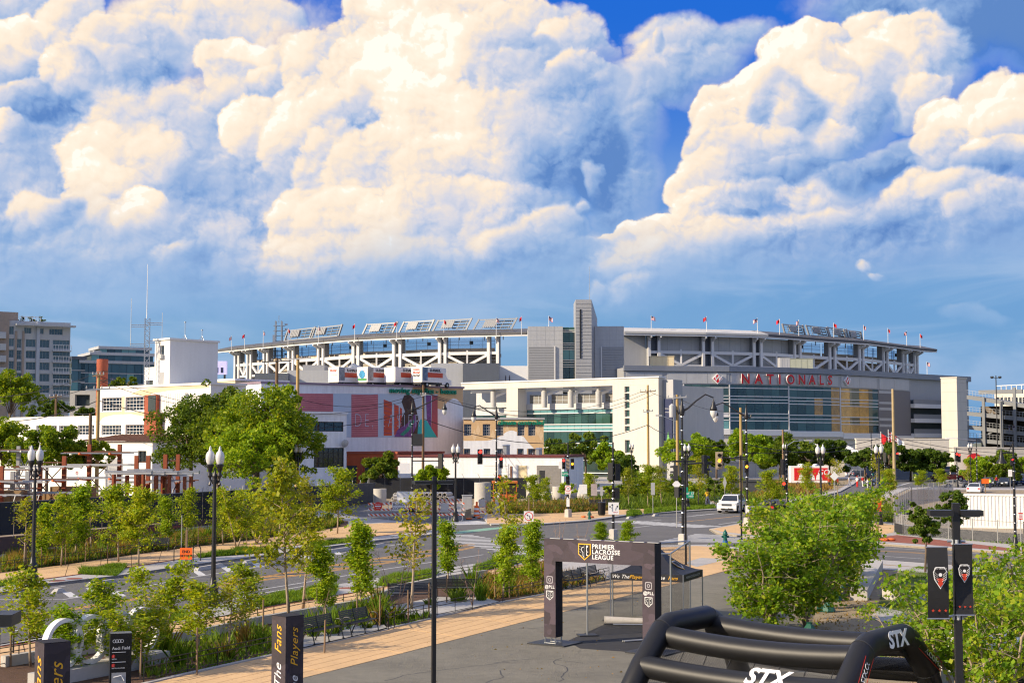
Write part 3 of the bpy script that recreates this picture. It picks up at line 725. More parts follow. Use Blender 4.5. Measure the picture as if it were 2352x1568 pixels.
# ------------------------------------------------------------------ buildings
m_wwall=M('painted_brick_white',(0.72,0.71,0.68),0.8,var=0.07,scale=0.4,streak=0.05,bump=0.15,bscale=12)
m_wblock=M('painted_block_white',(0.76,0.77,0.78),0.8,var=0.12,scale=0.3,streak=0.16,bump=0.15,bscale=12)  # cooler white with stronger streaks than the painted brick
m_beige=M('beige_paint',(0.62,0.42,0.22),0.8,var=0.10,scale=0.4,streak=0.06)
m_cream=M('cream_paint',(0.70,0.58,0.36),0.8,var=0.07,scale=0.4)
m_gpan=M('grey_metal_panel',(0.46,0.465,0.47),0.5,0.2,var=0.07,scale=0.2,streak=0.10)
m_gpan2=M('mid_grey_siding',(0.36,0.365,0.375),0.5,0.2,var=0.06,scale=0.2,streak=0.05)
m_slate=M('slate_siding',(0.115,0.13,0.155),0.5,0.2,var=0.08,scale=0.2,streak=0.05)
m_stw=M('stadium_white_steel',(0.72,0.71,0.69),0.5,var=0.05)
m_stg=M('stadium_grey_steel',(0.25,0.255,0.26),0.5,var=0.06)
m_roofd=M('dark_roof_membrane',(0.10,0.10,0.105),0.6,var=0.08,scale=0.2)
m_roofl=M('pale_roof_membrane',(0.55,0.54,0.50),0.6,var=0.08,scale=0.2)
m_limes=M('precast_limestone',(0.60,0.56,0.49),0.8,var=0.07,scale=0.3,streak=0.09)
m_tread=M('stand_underside',(0.30,0.27,0.22),0.8,var=0.1)
m_glass=glass_mat('teal_glass',(0.12,0.25,0.23),0.32,wob=0.06)
m_glass2=glass_mat('green_glass',(0.10,0.24,0.19),0.30)
m_glassl=M('pale_teal_spandrel',(0.13,0.30,0.31),0.15,spec=0.8,var=0.1)
m_goldref=M('painted_gold_reflection',(0.46,0.24,0.04),0.08,var=0.85,scale=0.3,spec=0.9);m_goldref2=M('painted_pale_reflection',(0.36,0.26,0.09),0.08,var=0.5,scale=0.5,spec=0.9)  # gold reflections of the glass front, painted as pane colour
m_glassd=glass_mat('dark_window_glass',(0.05,0.07,0.09),0.25)
m_screen=glass_mat('clear_windscreen',(0.62,0.74,0.86),0.88)
m_gold=M('gold_reflection',(0.62,0.34,0.06),0.5,var=0.25,scale=0.3,glow=0.0)  # colour of the panels that imitate gold reflections
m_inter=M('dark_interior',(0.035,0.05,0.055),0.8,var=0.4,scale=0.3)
m_redlet=M('red_letter',(0.62,0.015,0.02),0.4,var=0.04)
m_navy=M('navy_cloth',(0.02,0.03,0.09),0.7)
m_brickr=M('red_brick',(0.33,0.085,0.045),0.85,var=0.25,scale=2,bump=0.4,bscale=10)
m_brickt=M('tan_brick',(0.34,0.27,0.22),0.85,var=0.15,scale=2)
m_rust=M('brown_metal_roof',(0.16,0.07,0.04),0.6,var=0.15)

def wb(mb,name,mat,parent,**k):            # shapes given in world coordinates under an unrotated parent
 return mb.build(name,mat,parent,loc=-Vector(parent.location),**k)

def holes(mb,u0,u1,z0,z1,rects,r=0.25,y=0.0):
 """wall face at y with rectangular openings and their reveals"""
 us=sorted({u0,u1,*[min(max(q,u0),u1) for a in rects for q in a[:2]]});zs=sorted({z0,z1,*[min(max(q,z0),z1) for a in rects for q in a[2:4]]})
 for i in range(len(us)-1):
  for j in range(len(zs)-1):
   uc,zc=(us[i]+us[i+1])/2,(zs[j]+zs[j+1])/2
   if any(a[0]<uc<a[1] and a[2]<zc<a[3] for a in rects):continue
   mb.quad((us[i],y,zs[j]),(us[i+1],y,zs[j]),(us[i+1],y,zs[j+1]),(us[i],y,zs[j+1]))
 for a in rects:
  A0,A1,B0,B1=a[:4]
  mb.quad((A0,y,B0),(A0,y+r,B0),(A0,y+r,B1),(A0,y,B1));mb.quad((A1,y,B0),(A1,y,B1),(A1,y+r,B1),(A1,y+r,B0))
  mb.quad((A0,y,B0),(A1,y,B0),(A1,y+r,B0),(A0,y+r,B0));mb.quad((A0,y,B1),(A0,y+r,B1),(A1,y+r,B1),(A1,y,B1))
def shell(mb,u0,u1,z0,z1,depth,y=0.0):
 """sides, top and back behind a face"""
 mb.quad((u0,y+depth,z0),(u0,y,z0),(u0,y,z1),(u0,y+depth,z1));mb.quad((u1,y,z0),(u1,y+depth,z0),(u1,y+depth,z1),(u1,y,z1))
 mb.quad((u0,y,z1),(u1,y,z1),(u1,y+depth,z1),(u0,y+depth,z1));mb.quad((u1,y+depth,z0),(u0,y+depth,z0),(u0,y+depth,z1),(u1,y+depth,z1))
def window(parent,a,nx,nz,y,mf,mg,bar=0.07,name='window',sill=None):
 u0,u1,z0,z1=a[:4];mb=MB()
 for k in range(nx+1):
  u=u0+(u1-u0)*k/nx;w=bar*(1.4 if k in (0,nx) else 0.7);uu=min(max(u,u0+w/2),u1-w/2);mb.box(uu-w/2,uu+w/2,y-0.07,y,z0,z1)
 for k in range(nz+1):
  z=z0+(z1-z0)*k/nz;w=bar*(1.4 if k in (0,nz) else 0.7);zz=min(max(z,z0+w/2),z1-w/2);mb.box(u0,u1,y-0.068,y-0.002,zz-w/2,zz+w/2)
 f=mb.build(name,mf,parent)
 MB().quad((u0,y+0.01,z0),(u1,y+0.01,z0),(u1,y+0.01,z1),(u0,y+0.01,z1)).build('pane',mg,f)
 if sill:MB().box(u0-0.1,u1+0.1,-0.12,0.05,z0-0.14,z0-0.003).build('sill',sill,f)
 return f
def house(name,W,H,depth,mat,wins,label,cat='building',z0=0.0,roofmat=None,mf=None,mg=None,r=0.25,group=None,sill=None,coping=None):
 """a block whose front stands on wall line W; wins = picture rectangles (x0,y0,x1,y1,nx,nz)"""
 e=empty(name,(W.A.x,W.A.y,0),W.rz,label,cat,group)
 rs=[(*W.rect(*w[:4]),*w[4:]) for w in wins]
 mb=MB();holes(mb,0,W.L,z0,H,rs,r);shell(mb,0,W.L,z0,H,depth);mb.build('wall',mat,e)
 for a in rs:window(e,a,a[4],a[5],r,mf or m_white,mg or m_glassd,sill=sill)
 if coping:MB().box(-0.15,W.L+0.15,-0.15,depth+0.1,H+0.003,H+0.3).build('coping',coping,e)
 return e

def interp(tab,x):
 for (x0,y0),(x1,y1) in zip(tab,tab[1:]):
  if x <= x1 or (x1,y1) == tab[-1]:return y0+(y1-y0)*(x-x0)/(x1-x0)

# ================================================================== the ballpark
SP=Vector((45,352,0))
st=empty('stadium',SP,0,'big grey and white ballpark with a roof ring on paired columns and red lettering','stadium')
RL=[(496,807),(556,801),(650.7,792),(795.7,780),(1005,771),(1212,767)]
RR=[(1434,765),(1622,768),(1765,772),(1837,777),(1895,782),(1991,787.5),(2050,794.5),(2123,804),(2153,806)]
ZR=35.0
def rp(x,z=ZR,tab=None):               # a point of the roof ring above picture column x
 p=AZ(x,interp(tab or (RL if x<1300 else RR),x),ZR);return Vector((p.x,p.y,z))
def inward(x,tab):
 d=(rp(x+12,ZR,tab)-rp(x-12,ZR,tab)).normalized();return Vector((-d.y,d.x,0))
def roof_strip(tab,xs,mat,depth):
 mb=MB();prev=None
 for x in xs:
  p=rp(x,ZR,tab);n=inward(min(max(x,xs[0]+13),xs[-1]-13),tab)
  row=[p+Vector((0,0,0.0)),p+Vector((0,0,0.55)),p+n*depth*0.45+Vector((0,0,1.9)),p+n*depth+Vector((0,0,2.0)),p+n*depth+Vector((0,0,1.3)),p+n*2.0+Vector((0,0,-0.35))]
  if prev:
   for i in range(6):mb.quad(prev[i],row[i],row[(i+1) % 6],prev[(i+1) % 6])
  else:mb.add(row,[tuple(range(6))])
  prev=row
 mb.add(prev,[tuple(range(6))]);return mb,mat
lx=[496,530,556,600,650,720,795,860,930,1005,1100,1212]
rx=[1434,1500,1560,1622,1700,1765];rx2=[1765,1837,1895,1945,1991,2050,2090,2123,2153]
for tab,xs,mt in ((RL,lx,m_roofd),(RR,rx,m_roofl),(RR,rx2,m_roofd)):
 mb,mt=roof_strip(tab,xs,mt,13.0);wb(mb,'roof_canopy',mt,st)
 mb=MB()                                          # pale fascia under the roof edge
 for a,b in zip(xs,xs[1:]):
  pa,pb=rp(a,0,tab),rp(b,0,tab);na=inward(min(max(a,xs[0]+13),xs[-1]-13),tab)
  mb.bar(pa+na*0.3+Vector((0,0,ZR-0.3)),pb+na*0.3+Vector((0,0,ZR-0.3)),0.3,0.32)
 wb(mb,'fascia_beam',m_stw,st)
ZM,ZL=30.4,26.9
pairs_l=[(525.5,534),(554,562),(592,600),(649,659),(717,728),(799,812),(894,909),(1001,1017),(1117,1138)]
pairs_r=[(1497,1519),(1623,1645),(1741,1759),(1840,1853),(1919,1931),(1989,1998),(2045,2054),(2090,2097),(2116,2122)]
def beam(a,b,z,w,h,mat,name,back=2.6,tab=RL):
 pa,pb=rp(a,z,tab)+inward(a,tab)*back,rp(b,z,tab)+inward(b,tab)*back
 return wb(MB().bar(pa,pb,w,h),name,mat,st)
for tab,pairs in ((RL,pairs_l),(RR,pairs_r)):
 for pi_,(a,b) in enumerate(pairs):
  for k,x in enumerate((a,b)):
   n=inward(x,tab);p=rp(x,0,tab)+n*2.2;t=Vector((n.y,-n.x,0))
   mb=MB();mb.bar(p+Vector((0,0,14)),p+Vector((0,0,ZR-0.2)),0.75,0.55,up=n);c=wb(mb,'column',m_stw,st)
   mb=MB();mb.bar(p+n*1.15+Vector((0,0,14)),p+n*1.0+Vector((0,0,ZR-0.1)),0.62,1.7,up=n)
   w_=wb(mb,'column_web',m_stg,st)
   wb(MB().bar(p+n*0.3+Vector((0,0,ZR-1.5)),p-n*1.9+Vector((0,0,ZR-0.45)),0.35,0.9),'roof_bracket',m_stw,st)
  beam(a,b,ZM,0.5,0.7,m_stw,'ring_beam',tab=tab)
 for (a,b),(c,d) in zip(pairs,pairs[1:]):
  beam(b,c,ZM,0.55,0.8,m_stw,'ring_beam',tab=tab);beam(b,c,ZL,0.5,0.6,m_stw,'lower_chord',tab=tab)
  mid=(b+c)/2
  pb,pc,pm=[rp(x,0,tab)+inward(x,tab)*2.5 for x in (b,c,mid)]
  for p in (pb,pc):wb(MB().bar(p+Vector((0,0,ZM-0.3)),pm+Vector((0,0,ZL+0.2)),0.5,0.65),'brace',m_stw,st)
  wb(MB().bar(pm+Vector((0,0,ZM+0.8)),pm+Vector((0,0,ZL)),0.38,0.45,up=(1,0,0)),'post',m_stw,st)
  if tab is RL or b>1759:                       # stands seen from behind: raked steps, parapet and windscreen
   n=inward(mid,tab)
   for k in range(7):
    z=24.6+k*0.95;o=5.5+k*1.1
    q0,q1=rp(b-6,z,tab)+n*o,rp(c+6,z,tab)+n*o
    wb(MB().bar(q0,q1,0.9,0.9),'stand_step',m_tread,st)
    wb(MB().bar(q0-n*0.5+Vector((0,0,0.5)),q1-n*0.5+Vector((0,0,0.5)),0.12,0.14),'step_edge',m_stw,st)
   q0,q1=rp(b-6,31.3,tab)+n*6,rp(c+6,31.3,tab)+n*6
   wb(MB().bar(q0,q1,0.25,1.3),'parapet',M('parapet_sand',(0.52,0.44,0.35),0.8),st)
   fr=MB();np_=4;up=Vector((0,0,1))
   for k in range(np_+1):
    q=q0.lerp(q1,k/np_);fr.bar(q+up*0.6,q+up*3.4,0.09,0.09,up=(1,0,0))
   for zz in (1.6,2.5):fr.bar(q0+up*zz,q1+up*zz,0.05,0.07)
   f=wb(fr,'windscreen',m_stg,st)
   for k in range(np_):
    a0,a1=q0.lerp(q1,k/np_),q0.lerp(q1,(k+1)/np_);mb=MB().quad(a0+up*0.7,a1+up*0.7,a1+up*3.3,a0+up*3.3);mb.build('pane',m_screen,f)
   cq=q0.lerp(q1,0.5)+n*0.6+up*2.2;wb(MB().cbox(cq,(1.0,0.3,0.9),0),'monitor',m_black,st)
  else:
   n=inward(mid,tab);q0,q1=rp(b-3,0,tab)+n*4.2,rp(c+3,0,tab)+n*4.2
   wb(MB().bar(q0+Vector((0,0,30.5)),q1+Vector((0,0,30.5)),0.3,8.6),'grey_infill_panel',m_gpan,st)
   for k in range(1,4):q=q0.lerp(q1,k/4)-n*.17;wb(MB().bar(q+Vector((0,0,26.4)),q+Vector((0,0,34.7)),.12,.04,up=n),'panel_seam',m_gpan2,st)
# infill behind each close pair on the middle stretch
for a,b in pairs_r[:3]:
 n=inward(a,RR);q0,q1=rp(a,30.5,RR)+n*3.6,rp(b,30.5,RR)+n*3.6;wb(MB().bar(q0,q1,0.3,8.4),'dark_infill_panel',m_slate,st)
n=inward(1450,RR);wb(MB().bar(rp(1434,30.5,RR)+n*4.2,rp(1494,30.5,RR)+n*4.2,0.3,8.6),'grey_infill_panel',m_gpan,st)
# bowl body behind everything
body=[rp(x,0,RL)+inward(max(x,520),RL)*4 for x in (520,600,720,860,1005,1150,1200)]+[rp(x,0,RR)+inward(x,RR)*4 for x in (1450,1560,1700,1837,1945,2050,2110)]+[Vector((135,470,0)),Vector((-95,470,0))]
wb(MB().prism([(p.x,p.y) for p in body],0,24.2),'bowl_base',m_tread,st)
pl=[AY(x,870,Y) for x,Y in ((575,395),(760,372),(990,352),(1213,345),(1213,360),(990,372),(760,392),(575,412))]
wb(MB().prism([(p.x,p.y) for p in pl],0,23.4),'podium',m_limes,st)
for x0,x1,yt,yb,Y,mt in ((990,1063,834,890,330,m_gpan),(1063,1146,834,890,328,m_slate),(1146,1213,840,884,338,m_white),(660,765,850,880,352,m_gpan),(585,662,857,882,350,m_slate),(695,745,838,858,356,m_gpan2),(765,990,846,890,362,m_limes)):
 a,b=AY(x0,yt,Y),AY(x1,yt,Y);wb(MB().box(a.x,b.x,Y,Y+14,2,a.z),'plant_room',mt,st)
# floodlight racks
def rack(x0,x1,ya,yb,tab,lean,flip=False,h=2.9):
 xm=(x0+x1)/2;n=inward(min(max(xm,tab[0][0]+20),tab[-1][0]-20),tab)
 p0,p1=rp(x0,0,tab)+n*6,rp(x1,0,tab)+n*6
 k0=(p0.y/FPX);z0=CAM_H+(HORIZON-ya)*p0.y/FPX;z1=CAM_H+(HORIZON-yb)*p1.y/FPX
 a,b=Vector((p0.x,p0.y,z0)),Vector((p1.x,p1.y,z1));d=(b-a);up=Vector((0,0,h));sh=d.normalized()*lean
 f=MB();f.bar(a,b,0.9,0.28);f.bar(a+up+sh,b+up+sh,0.28,0.3);f.bar(a-d.normalized()*0.1,a+up*1.08+sh*1.08,0.42,0.42);f.bar(b,b+up*1.1+sh*1.1,0.42,0.42)
 for t in (0.2,0.45,0.7,0.9):f.bar(a.lerp(b,t),a.lerp(b,t)+up+sh,0.12,0.12)
 for zz in (0.25,0.5,0.75):f.bar(a+(up+sh)*zz,b+(up+sh)*zz,0.08,0.08)
 for t in (0.3,0.8):f.tube(a.lerp(b,t),a.lerp(b,t)-Vector((0,0,2.6)),0.12)
 o=wb(f,'floodlight_rack',M('rack_steel',(.36,.37,.38),.5,.3),st)
 c=MB()
 for k in range(6):
  t=0.24+k*0.055;q=a.lerp(b,t)-n*0.5;c.bar(q+up*0.3+sh*0.3,q+up*0.92+sh*0.9,d.length*0.05,0.5)
 c.build('ballast_cabinet',m_gpan2,o)
 l=MB()
 for i in range(8):
  for j in range(3):
   q=a.lerp(b,0.56+i*0.05)+(up+sh)*(0.25+j*0.27)+n*0.35
   l.lathe([(0.02,-0.18),(0.24,-0.12),(0.30,0.1),(0.22,0.2)],q,6)
 l.build('lamp_cluster',m_dark,o)['kind']='stuff'
for x0,x1,ya,yb in ((614,676,783,776),(672,738,778,771),(803,872,770,766),(888,957,765,761),(978,1055,762,758),(1072,1160,760,757)):rack(x0,x1,ya,yb,RL,1.6)
for x0,x1,ya,yb in ((1846,1892,767,770),(1896,1943,770,775),(1945,1988,774,779),(1988,2026,779,784)):rack(x0,x1,ya,yb,RR,-1.2,h=2.6)
mb=MB();b0=rp(580,0,RL)+inward(580,RL)*9
for sx in (-1.1,1.1):
 for sy in (-0.8,0.8):mb.bar(b0+Vector((sx,sy,30)),b0+Vector((sx*0.8,sy,43.5)),0.3,0.3,up=(1,0,0))
for k in range(7):mb.bar(b0+Vector((-1.6,0,33+k*1.5)),b0+Vector((1.9,0,33+k*1.5)),0.9,0.14);mb.lathe([(0.1,0),(0.5,0.1),(0.45,0.5),(0.1,0.55)],b0+Vector((2.2,0,33.2+k*1.5)),7)
mb.cbox(b0+Vector((-1.2,-0.6,38)),(1.0,0.6,2.5));mb.bar(b0+Vector((0,0,43)),b0+Vector((0,0,45.2)),0.15)
wb(mb,'light_tower',m_steel,st)
# ---- the entrance tower block and its fin
Yc=338.0
def cbx(x0,x1,yt,Y=Yc,dep=16,z0=0.0,name='tower_block',mat=m_gpan):
 a,b=AY(x0,yt,Y),AY(x1,yt,Y);return wb(MB().box(a.x,b.x,Y,Y+dep,z0,a.z),name,mat,st)
cbx(1213,1292.6,749.4);cbx(1366,1433,749)
for x0,x1 in ((1213,1292.6),(1366,1433)):
 a,b=AY(x0,749,Yc),AY(x1,749,Yc)
 for k in range(1,13):wb(MB().box(a.x,b.x,Yc-.02,Yc-.003,a.z-k*1.1,a.z-k*1.1+.035),'panel_seam',m_gpan2,st)
 for k in range(1,4):wb(MB().box(a.x+(b.x-a.x)*k/4-.02,a.x+(b.x-a.x)*k/4+.02,Yc-.022,Yc-.004,a.z-13,a.z),'panel_seam',m_gpan2,st)
for x0,x1,yt,yb in ((1214,1273,795,880),(1382,1432,796,880)):
 a,b,c=AY(x0,yt,Yc),AY(x1,yt,Yc),AY(x0,yb,Yc);n_=22;mb=MB()
 for k in range(n_):zz=c.z+(a.z-c.z)*k/n_;mb.box(a.x,b.x,Yc-0.32,Yc-0.02,zz+0.02,zz+(a.z-c.z)/n_-0.05)
 wb(mb,'ribbed_siding',m_gpan2,st)
 wb(MB().box(b.x if x0<1300 else a.x-0.25,b.x+0.25 if x0<1300 else a.x,Yc-0.4,Yc,c.z,a.z),'trim',m_stw,st)
for x0,x1 in ((1292.6,1322),(1358,1366)):
 a,b=AY(x0,750,Yc+2),AY(x1,750,Yc+2);wb(MB().box(a.x,b.x,Yc+4,Yc+12,0,a.z-0.1),'stair_interior',m_inter,st)
 rows=[751,759,763,788,792,798,803,827,832,838,843,873,900]
 for k in range(len(rows)-1):
  z1,z0=AY(x0,rows[k],Yc+2).z,AY(x0,rows[k+1],Yc+2).z
  for q in range(2):
   u0,u1=a.x+(b.x-a.x)*q/2,a.x+(b.x-a.x)*(q+1)/2
   wb(MB().box(u0+0.05,u1-0.05,Yc+2,Yc+2.08,z0+0.12,z1-0.04),'pane',m_glassl if (z1-z0)>2 and k % 3 == 0 else m_glass2,st)
  wb(MB().box(a.x,b.x,Yc+1.8,Yc+2.15,z0-0.04,z0+0.12),'transom',m_stw,st)
a,b,c=AY(1322,688,334),AY(1358.5,688,334),AY(1371.7,732,342)
mb=MB();f0,f1,f2=Vector((a.x,334,0)),Vector((b.x,334,0)),Vector((c.x,342,0));bk=Vector((a.x,345,0));up=Vector((0,0,1));zt,zs=a.z,c.z
mb.add([f0,f1,f2,bk,f0+up*zt,f1+up*zt,f2+up*zs,bk+up*zt],[(0,1,5,4),(1,2,6,5),(2,3,7,6),(3,0,4,7),(4,5,6,7)])
wb(mb,'tower_fin',m_gpan2,st)
s0,s1=AY(1331.5,710,333.9),AY(1335.5,823,333.9);wb(MB().box(s0.x,s1.x,333.86,333.99,s1.z,s0.z),'fin_slot',m_black,st)
n_=40;mb=MB()
for k in range(n_):zz=8+(zt-8.2)*k/n_;mb.box(f0.x-0.04,f1.x+0.04,333.90,333.97,zz,zz+0.10)
wb(mb,'siding_ribs',m_gpan,st)
wb(MB().tube((b.x-0.4,335,zt),(b.x-0.4,335,zt+8),0.07,0.03),'lightning_rod',m_steel,st)

# ---- street facade: folded front with the name sign and the glass wall
FT=[(1433,841),(1526.7,842),(1674,843),(1810,846),(1928.7,850.5),(2016.6,855),(2090,859.5),(2228,867)]
FP=[AZ(x,y,24.7) for x,y in FT]
rows=[(883,890),(890,908.7),(908.7,916),(916,923.4),(923.4,948.2),(948.2,957),(957,964.7),(964.7,985.6)]
cols={1:5,2:7,3:6,4:4}
bands={}
for i in range(7):
 W=Wall(FP[i],FP[i+1]);e=empty('facade_section',(W.A.x-SP.x,W.A.y-SP.y,0),W.rz,parent=st)
 xm=(FT[i][0]+FT[i+1][0])/2;dy=(FT[i][1]+FT[i+1][1])/2-843
 Z=lambda y:W.uz(xm,y+dy)[1]
 L=W.L
 MB().box(0,L,0.6,22,0,24.4).build('core',m_gpan2,e)
 MB().box(-0.02,L+0.02,-0.35,0.58,Z(853),Z(841)).build('top_band',M('blue_grey_band',(0.22,0.24,0.28),0.45,0.2,var=0.05),e)
 if i<6:MB().box(0,L,0.1,0.58,Z(882.5),Z(854)).build('sign_band',m_gpan2,e)
 if i<6:
  nsub=3 if i in (1,2,3) else 2
  for k in range(nsub):MB().box(L*k/nsub+(0.6 if k == 0 else 0.03),L*(k+1)/nsub-(0.6 if k == nsub-1 else 0.03),0.0,0.095,Z(880.5),Z(857)).build('sign_panel',m_gpan,e)
 if i in cols:
  u_lo=W.uz(1570.6,930)[0] if i == 1 else 0.15
  if i == 1:MB().box(0,u_lo-0.1,0.0,0.58,Z(990),Z(883)).build('side_panel',m_gpan2,e)
  nc=cols[i]
  for r,(ya,yb) in enumerate(rows):
   z1,z0=Z(ya),Z(yb)
   for k in range(nc):
    u0,u1=u_lo+(L-0.1-u_lo)*k/nc,u_lo+(L-0.1-u_lo)*(k+1)/nc
    mt=m_glassl if (i == 1 and r == 7) else (m_stw if (i == 1 and r == 5) else m_glass)
    if (i == 3 and (k == 5 or (k == 3 and r in (2,3,4)))) or (i == 4 and (k in (0,2) or (r in (4,7) and k<3))):mt=m_goldref2 if (k == 2 and i == 3) else m_goldref  # these panes carry the gold reflection as colour
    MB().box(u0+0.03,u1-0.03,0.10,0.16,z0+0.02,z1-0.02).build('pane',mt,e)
   MB().box(u_lo,L-0.05,-0.02,0.12,z0-0.09,z0+0.09).build('transom',m_stw,e)
  MB().box(u_lo-0.1,u_lo+0.12,-0.05,0.5,Z(986),Z(882.5)).build('mullion',m_stw,e)
  if i >= 3:
   for k,(ux,wd) in enumerate(((0.12,0.10),(0.40,0.16),(0.72,0.12)) if i == 3 else ((0.10,0.2),(0.45,0.22),(0.8,0.12))):
    MB().box(L*ux,L*(ux+wd),0.35,0.5,Z(984),Z(886)).build('added_reflection_panel',m_gold,e)  # panels added behind the glass to imitate gold reflections
 if i == 5:MB().box(0,L,0.0,0.58,Z(988),Z(883)).build('brick_panel',M('grey_brick',(0.20,0.19,0.19),0.8,var=0.08),e);[MB().box(0.3,L*0.45,-0.04,-0.005,Z(y1),Z(y0)).build('pale_band',m_gpan,e) for y0,y1 in ((884,890),(909,914),(922,928),(946,952),(960,966))]
 if i == 6:
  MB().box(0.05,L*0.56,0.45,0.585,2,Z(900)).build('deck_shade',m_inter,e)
  for ya,yb in ((905,918),(938,951),(971,984),(1003,1016)):
   MB().box(0,L*0.55,-1.2,0.58,Z(yb),Z(yb-9)).build('deck_edge',m_stw,e)
   MB().box(0,L*0.55,-1.0,-0.9,Z(yb-9)+0.01,Z(ya-6)).build('railing_screen',m_stg,e)
 MB().box(0,L,-0.9,0.58,Z(998),Z(986)).build('ledge',m_stw,e)
 if i<6:MB().box(0,L,-0.3,0.58,0,Z(998.2)).build('street_wall',m_limes,e)
 # lettering
 for ch,x in (('N',1709.7),('A',1739.8),('T',1766),('I',1788),('O',1812.3),('N',1838),('A',1861.7),('L',1883),('S',1902.7)):
  if FT[i][0] <= x<FT[i+1][0]:
   u,z=W.uz(x,871+(x-1709)*0.016)
   t_=text('letter',ch,3.25,m_redlet,e,face_mtx((u,-0.60,z)),0.02,off=0.06);text('letter_return',ch,3.25,m_stw,t_,Matrix.Translation((0,0,-0.26)),0.22,off=0.058)
 for x,y in ((1647,869.6),(1943.7,874.7)):
  if FT[i][0] <= x<FT[i+1][0]:
   u,z=W.uz(x,y);s=1.25
   f=MB().add([(u-s,-0.05,z),(u,-0.05,z-s),(u+s,-0.05,z),(u,-0.05,z+s),(u-s,-0.5,z),(u,-0.5,z-s),(u+s,-0.5,z),(u,-0.5,z+s)],[(4,5,6,7),(0,1,5,4),(1,2,6,5),(2,3,7,6),(3,0,4,7)]).build('emblem',m_signw,e)
   s=1.02;MB().quad((u-s,-0.53,z),(u,-0.53,z-s),(u+s,-0.53,z),(u,-0.53,z+s)).build('emblem_field',m_redlet,f)
   text('emblem_initial','W',1.7,m_signw,f,face_mtx((u,-0.56,z)),0.01,shear=0.25,off=0.03)
# ---- parking decks and concrete stair tower at the end
Ct=Vector((110.1,352,0));TW=Wall(Ct-Vector((.8,-.6,0))*4.0,Ct);ztop=AY(2198,868,352).z
tw_e=empty('stair_tower',(TW.A.x-SP.x,TW.A.y-SP.y,0),TW.rz,parent=st)
MB().box(0,TW.L,0,7,0,ztop).build('tower_wall',m_limes,tw_e);MB().box(-.15,TW.L+.15,-.15,7.15,ztop+.003,ztop+.3).build('tower_coping',m_limes,tw_e)
for k in range(9):MB().box(-0.02,TW.L+0.02,-0.02,7.02,3+k*2.35,3.06+k*2.35).build('joint',m_conc,tw_e)

def flagpole(x,yb,yt,Y,us,label):
 b=AY(x,yb,Y);t=AY(x,yt,Y);e=empty('flagpole',b,0,label,'flagpole','flags along the stadium roof')
 h=t.z-b.z;MB().tube((0,0,-0.4),(0,0,h),0.09,0.06,6).build('pole',m_stw,e)
 w=random.uniform(0.45,1.15);s=random.choice((-1,-1,1));n_=6;top,bot=h-0.1,h-1.05
 def fl(u0,u1,v0,v1,name,mt,yo=0.0,par=None):
  rows_=[[(s*(u0+(u1-u0)*k/n_)*w,0.25*math.sin((u0+(u1-u0)*k/n_)*7+x)+yo,top+(bot-top)*v-(u0+(u1-u0)*k/n_)*0.55) for k in range(n_+1)] for v in (v0,v1)]
  return uv_grid(name,rows_,mt,par or e)
 f=fl(0.05,1,0,1,'flag',m_redlet)
 if us:
  for k in range(3):fl(0.05,1,0.14+k*0.28,0.28+k*0.28,'stripe',m_signw,-0.04,f)
  fl(0.05,0.45,0,0.5,'canton',m_navy,-0.08,f)
poles=[(531.4,800,771,425,1),(561.7,796,766,420,0),(604.5,790,759,410,1),(661.7,784.5,754,402,0),(731.3,780,748,392,1),(814.8,775,743,383,0),(911.5,770,737,376,0),(1019.7,767,733,372,0),(1139.9,764,728.5,366,1),(1197.7,763,726,364,0),(1260.7,750,725,340,1),
         (1496,762,724,366,1),(1623,763,726,368,0),(1740,764,730,372,1),(1791,767,732,376,0),(1835,769,734,382,1),(1915.5,775,741,396,0),(1984,780,746,402,1),(2040,786,753,412,0),(2083,790,760,424,1),(2113.7,793,766,430,0)]
for x,yb,yt,Y,us in poles:
 flagpole(x,yb+4,yt,Y+3,us,'thin white pole flying a striped starred flag above the stadium roof' if us else 'thin white pole flying a plain red flag above the stadium roof')
b=AY(2129.7,859,400);flagpole(2129.7,859,830,398,1,'white pole with a striped flag beyond the end of the roof')

# ================================================================== offices with the white portal frame
OW=Wall(AZ(1064,882,19.5),AZ(1512.4,868,19.5))
of=empty('office_building',(OW.A.x,OW.A.y,0),OW.rz,'white framed office block with green glass bands and a tall pale end wall','building')
def U(x,y=920):return OW.uz(x,y)[0]
def V(x,y):return OW.uz(x,y)[1]
zb=18.3
MB().box(-0.5,OW.L,0,2.2,zb,19.6).build('portal_beam',m_limes,of)
MB().box(-0.5,OW.L+0.2,-0.2,2.5,19.6,19.85).build('coping',m_white,of)
u0=U(1407);rs=[(U(1434.5),U(1446),V(1440,b_),V(1440,a_)) for a_,b_ in ((887,901),(903,919),(922,938),(941,957),(960,975),(978,990),(1010,1040),(1044,1070))]
mb=MB();holes(mb,u0,OW.L-0.01,0,zb-0.005,rs,0.5);shell(mb,u0,OW.L-0.01,0,zb-0.005,26);mb.build('end_wall',m_limes,of)
for a in rs:window(of,a,1,1,0.5,m_stw,m_glass2)
for x0,x1 in ((1163,1189),):MB().box(U(x0),U(x1),0.05,3.2,0,zb-0.005).build('pier',m_limes,of)
for x in (1124,1241,1302,1366):
 c=Vector((U(x),1.4,0));MB().lathe([(0.62,V(x,935)),(0.62,V(x,899)),(0.4,V(x,897)),(0.4,zb-0.01)],(c.x,c.y,0),14).build('round_column',M('column_grey',(0.45,0.44,0.42),0.8),of,smooth=True)
 MB().bar((c.x+0.3,1.4,zb-1.6),(c.x+1.6,4.4,zb-0.4),0.4,0.5).build('roof_strut',m_stw,of)
MB().box(0,U(1406),2.6,2.9,17.6,18.2).build('rafter',m_stw,of)
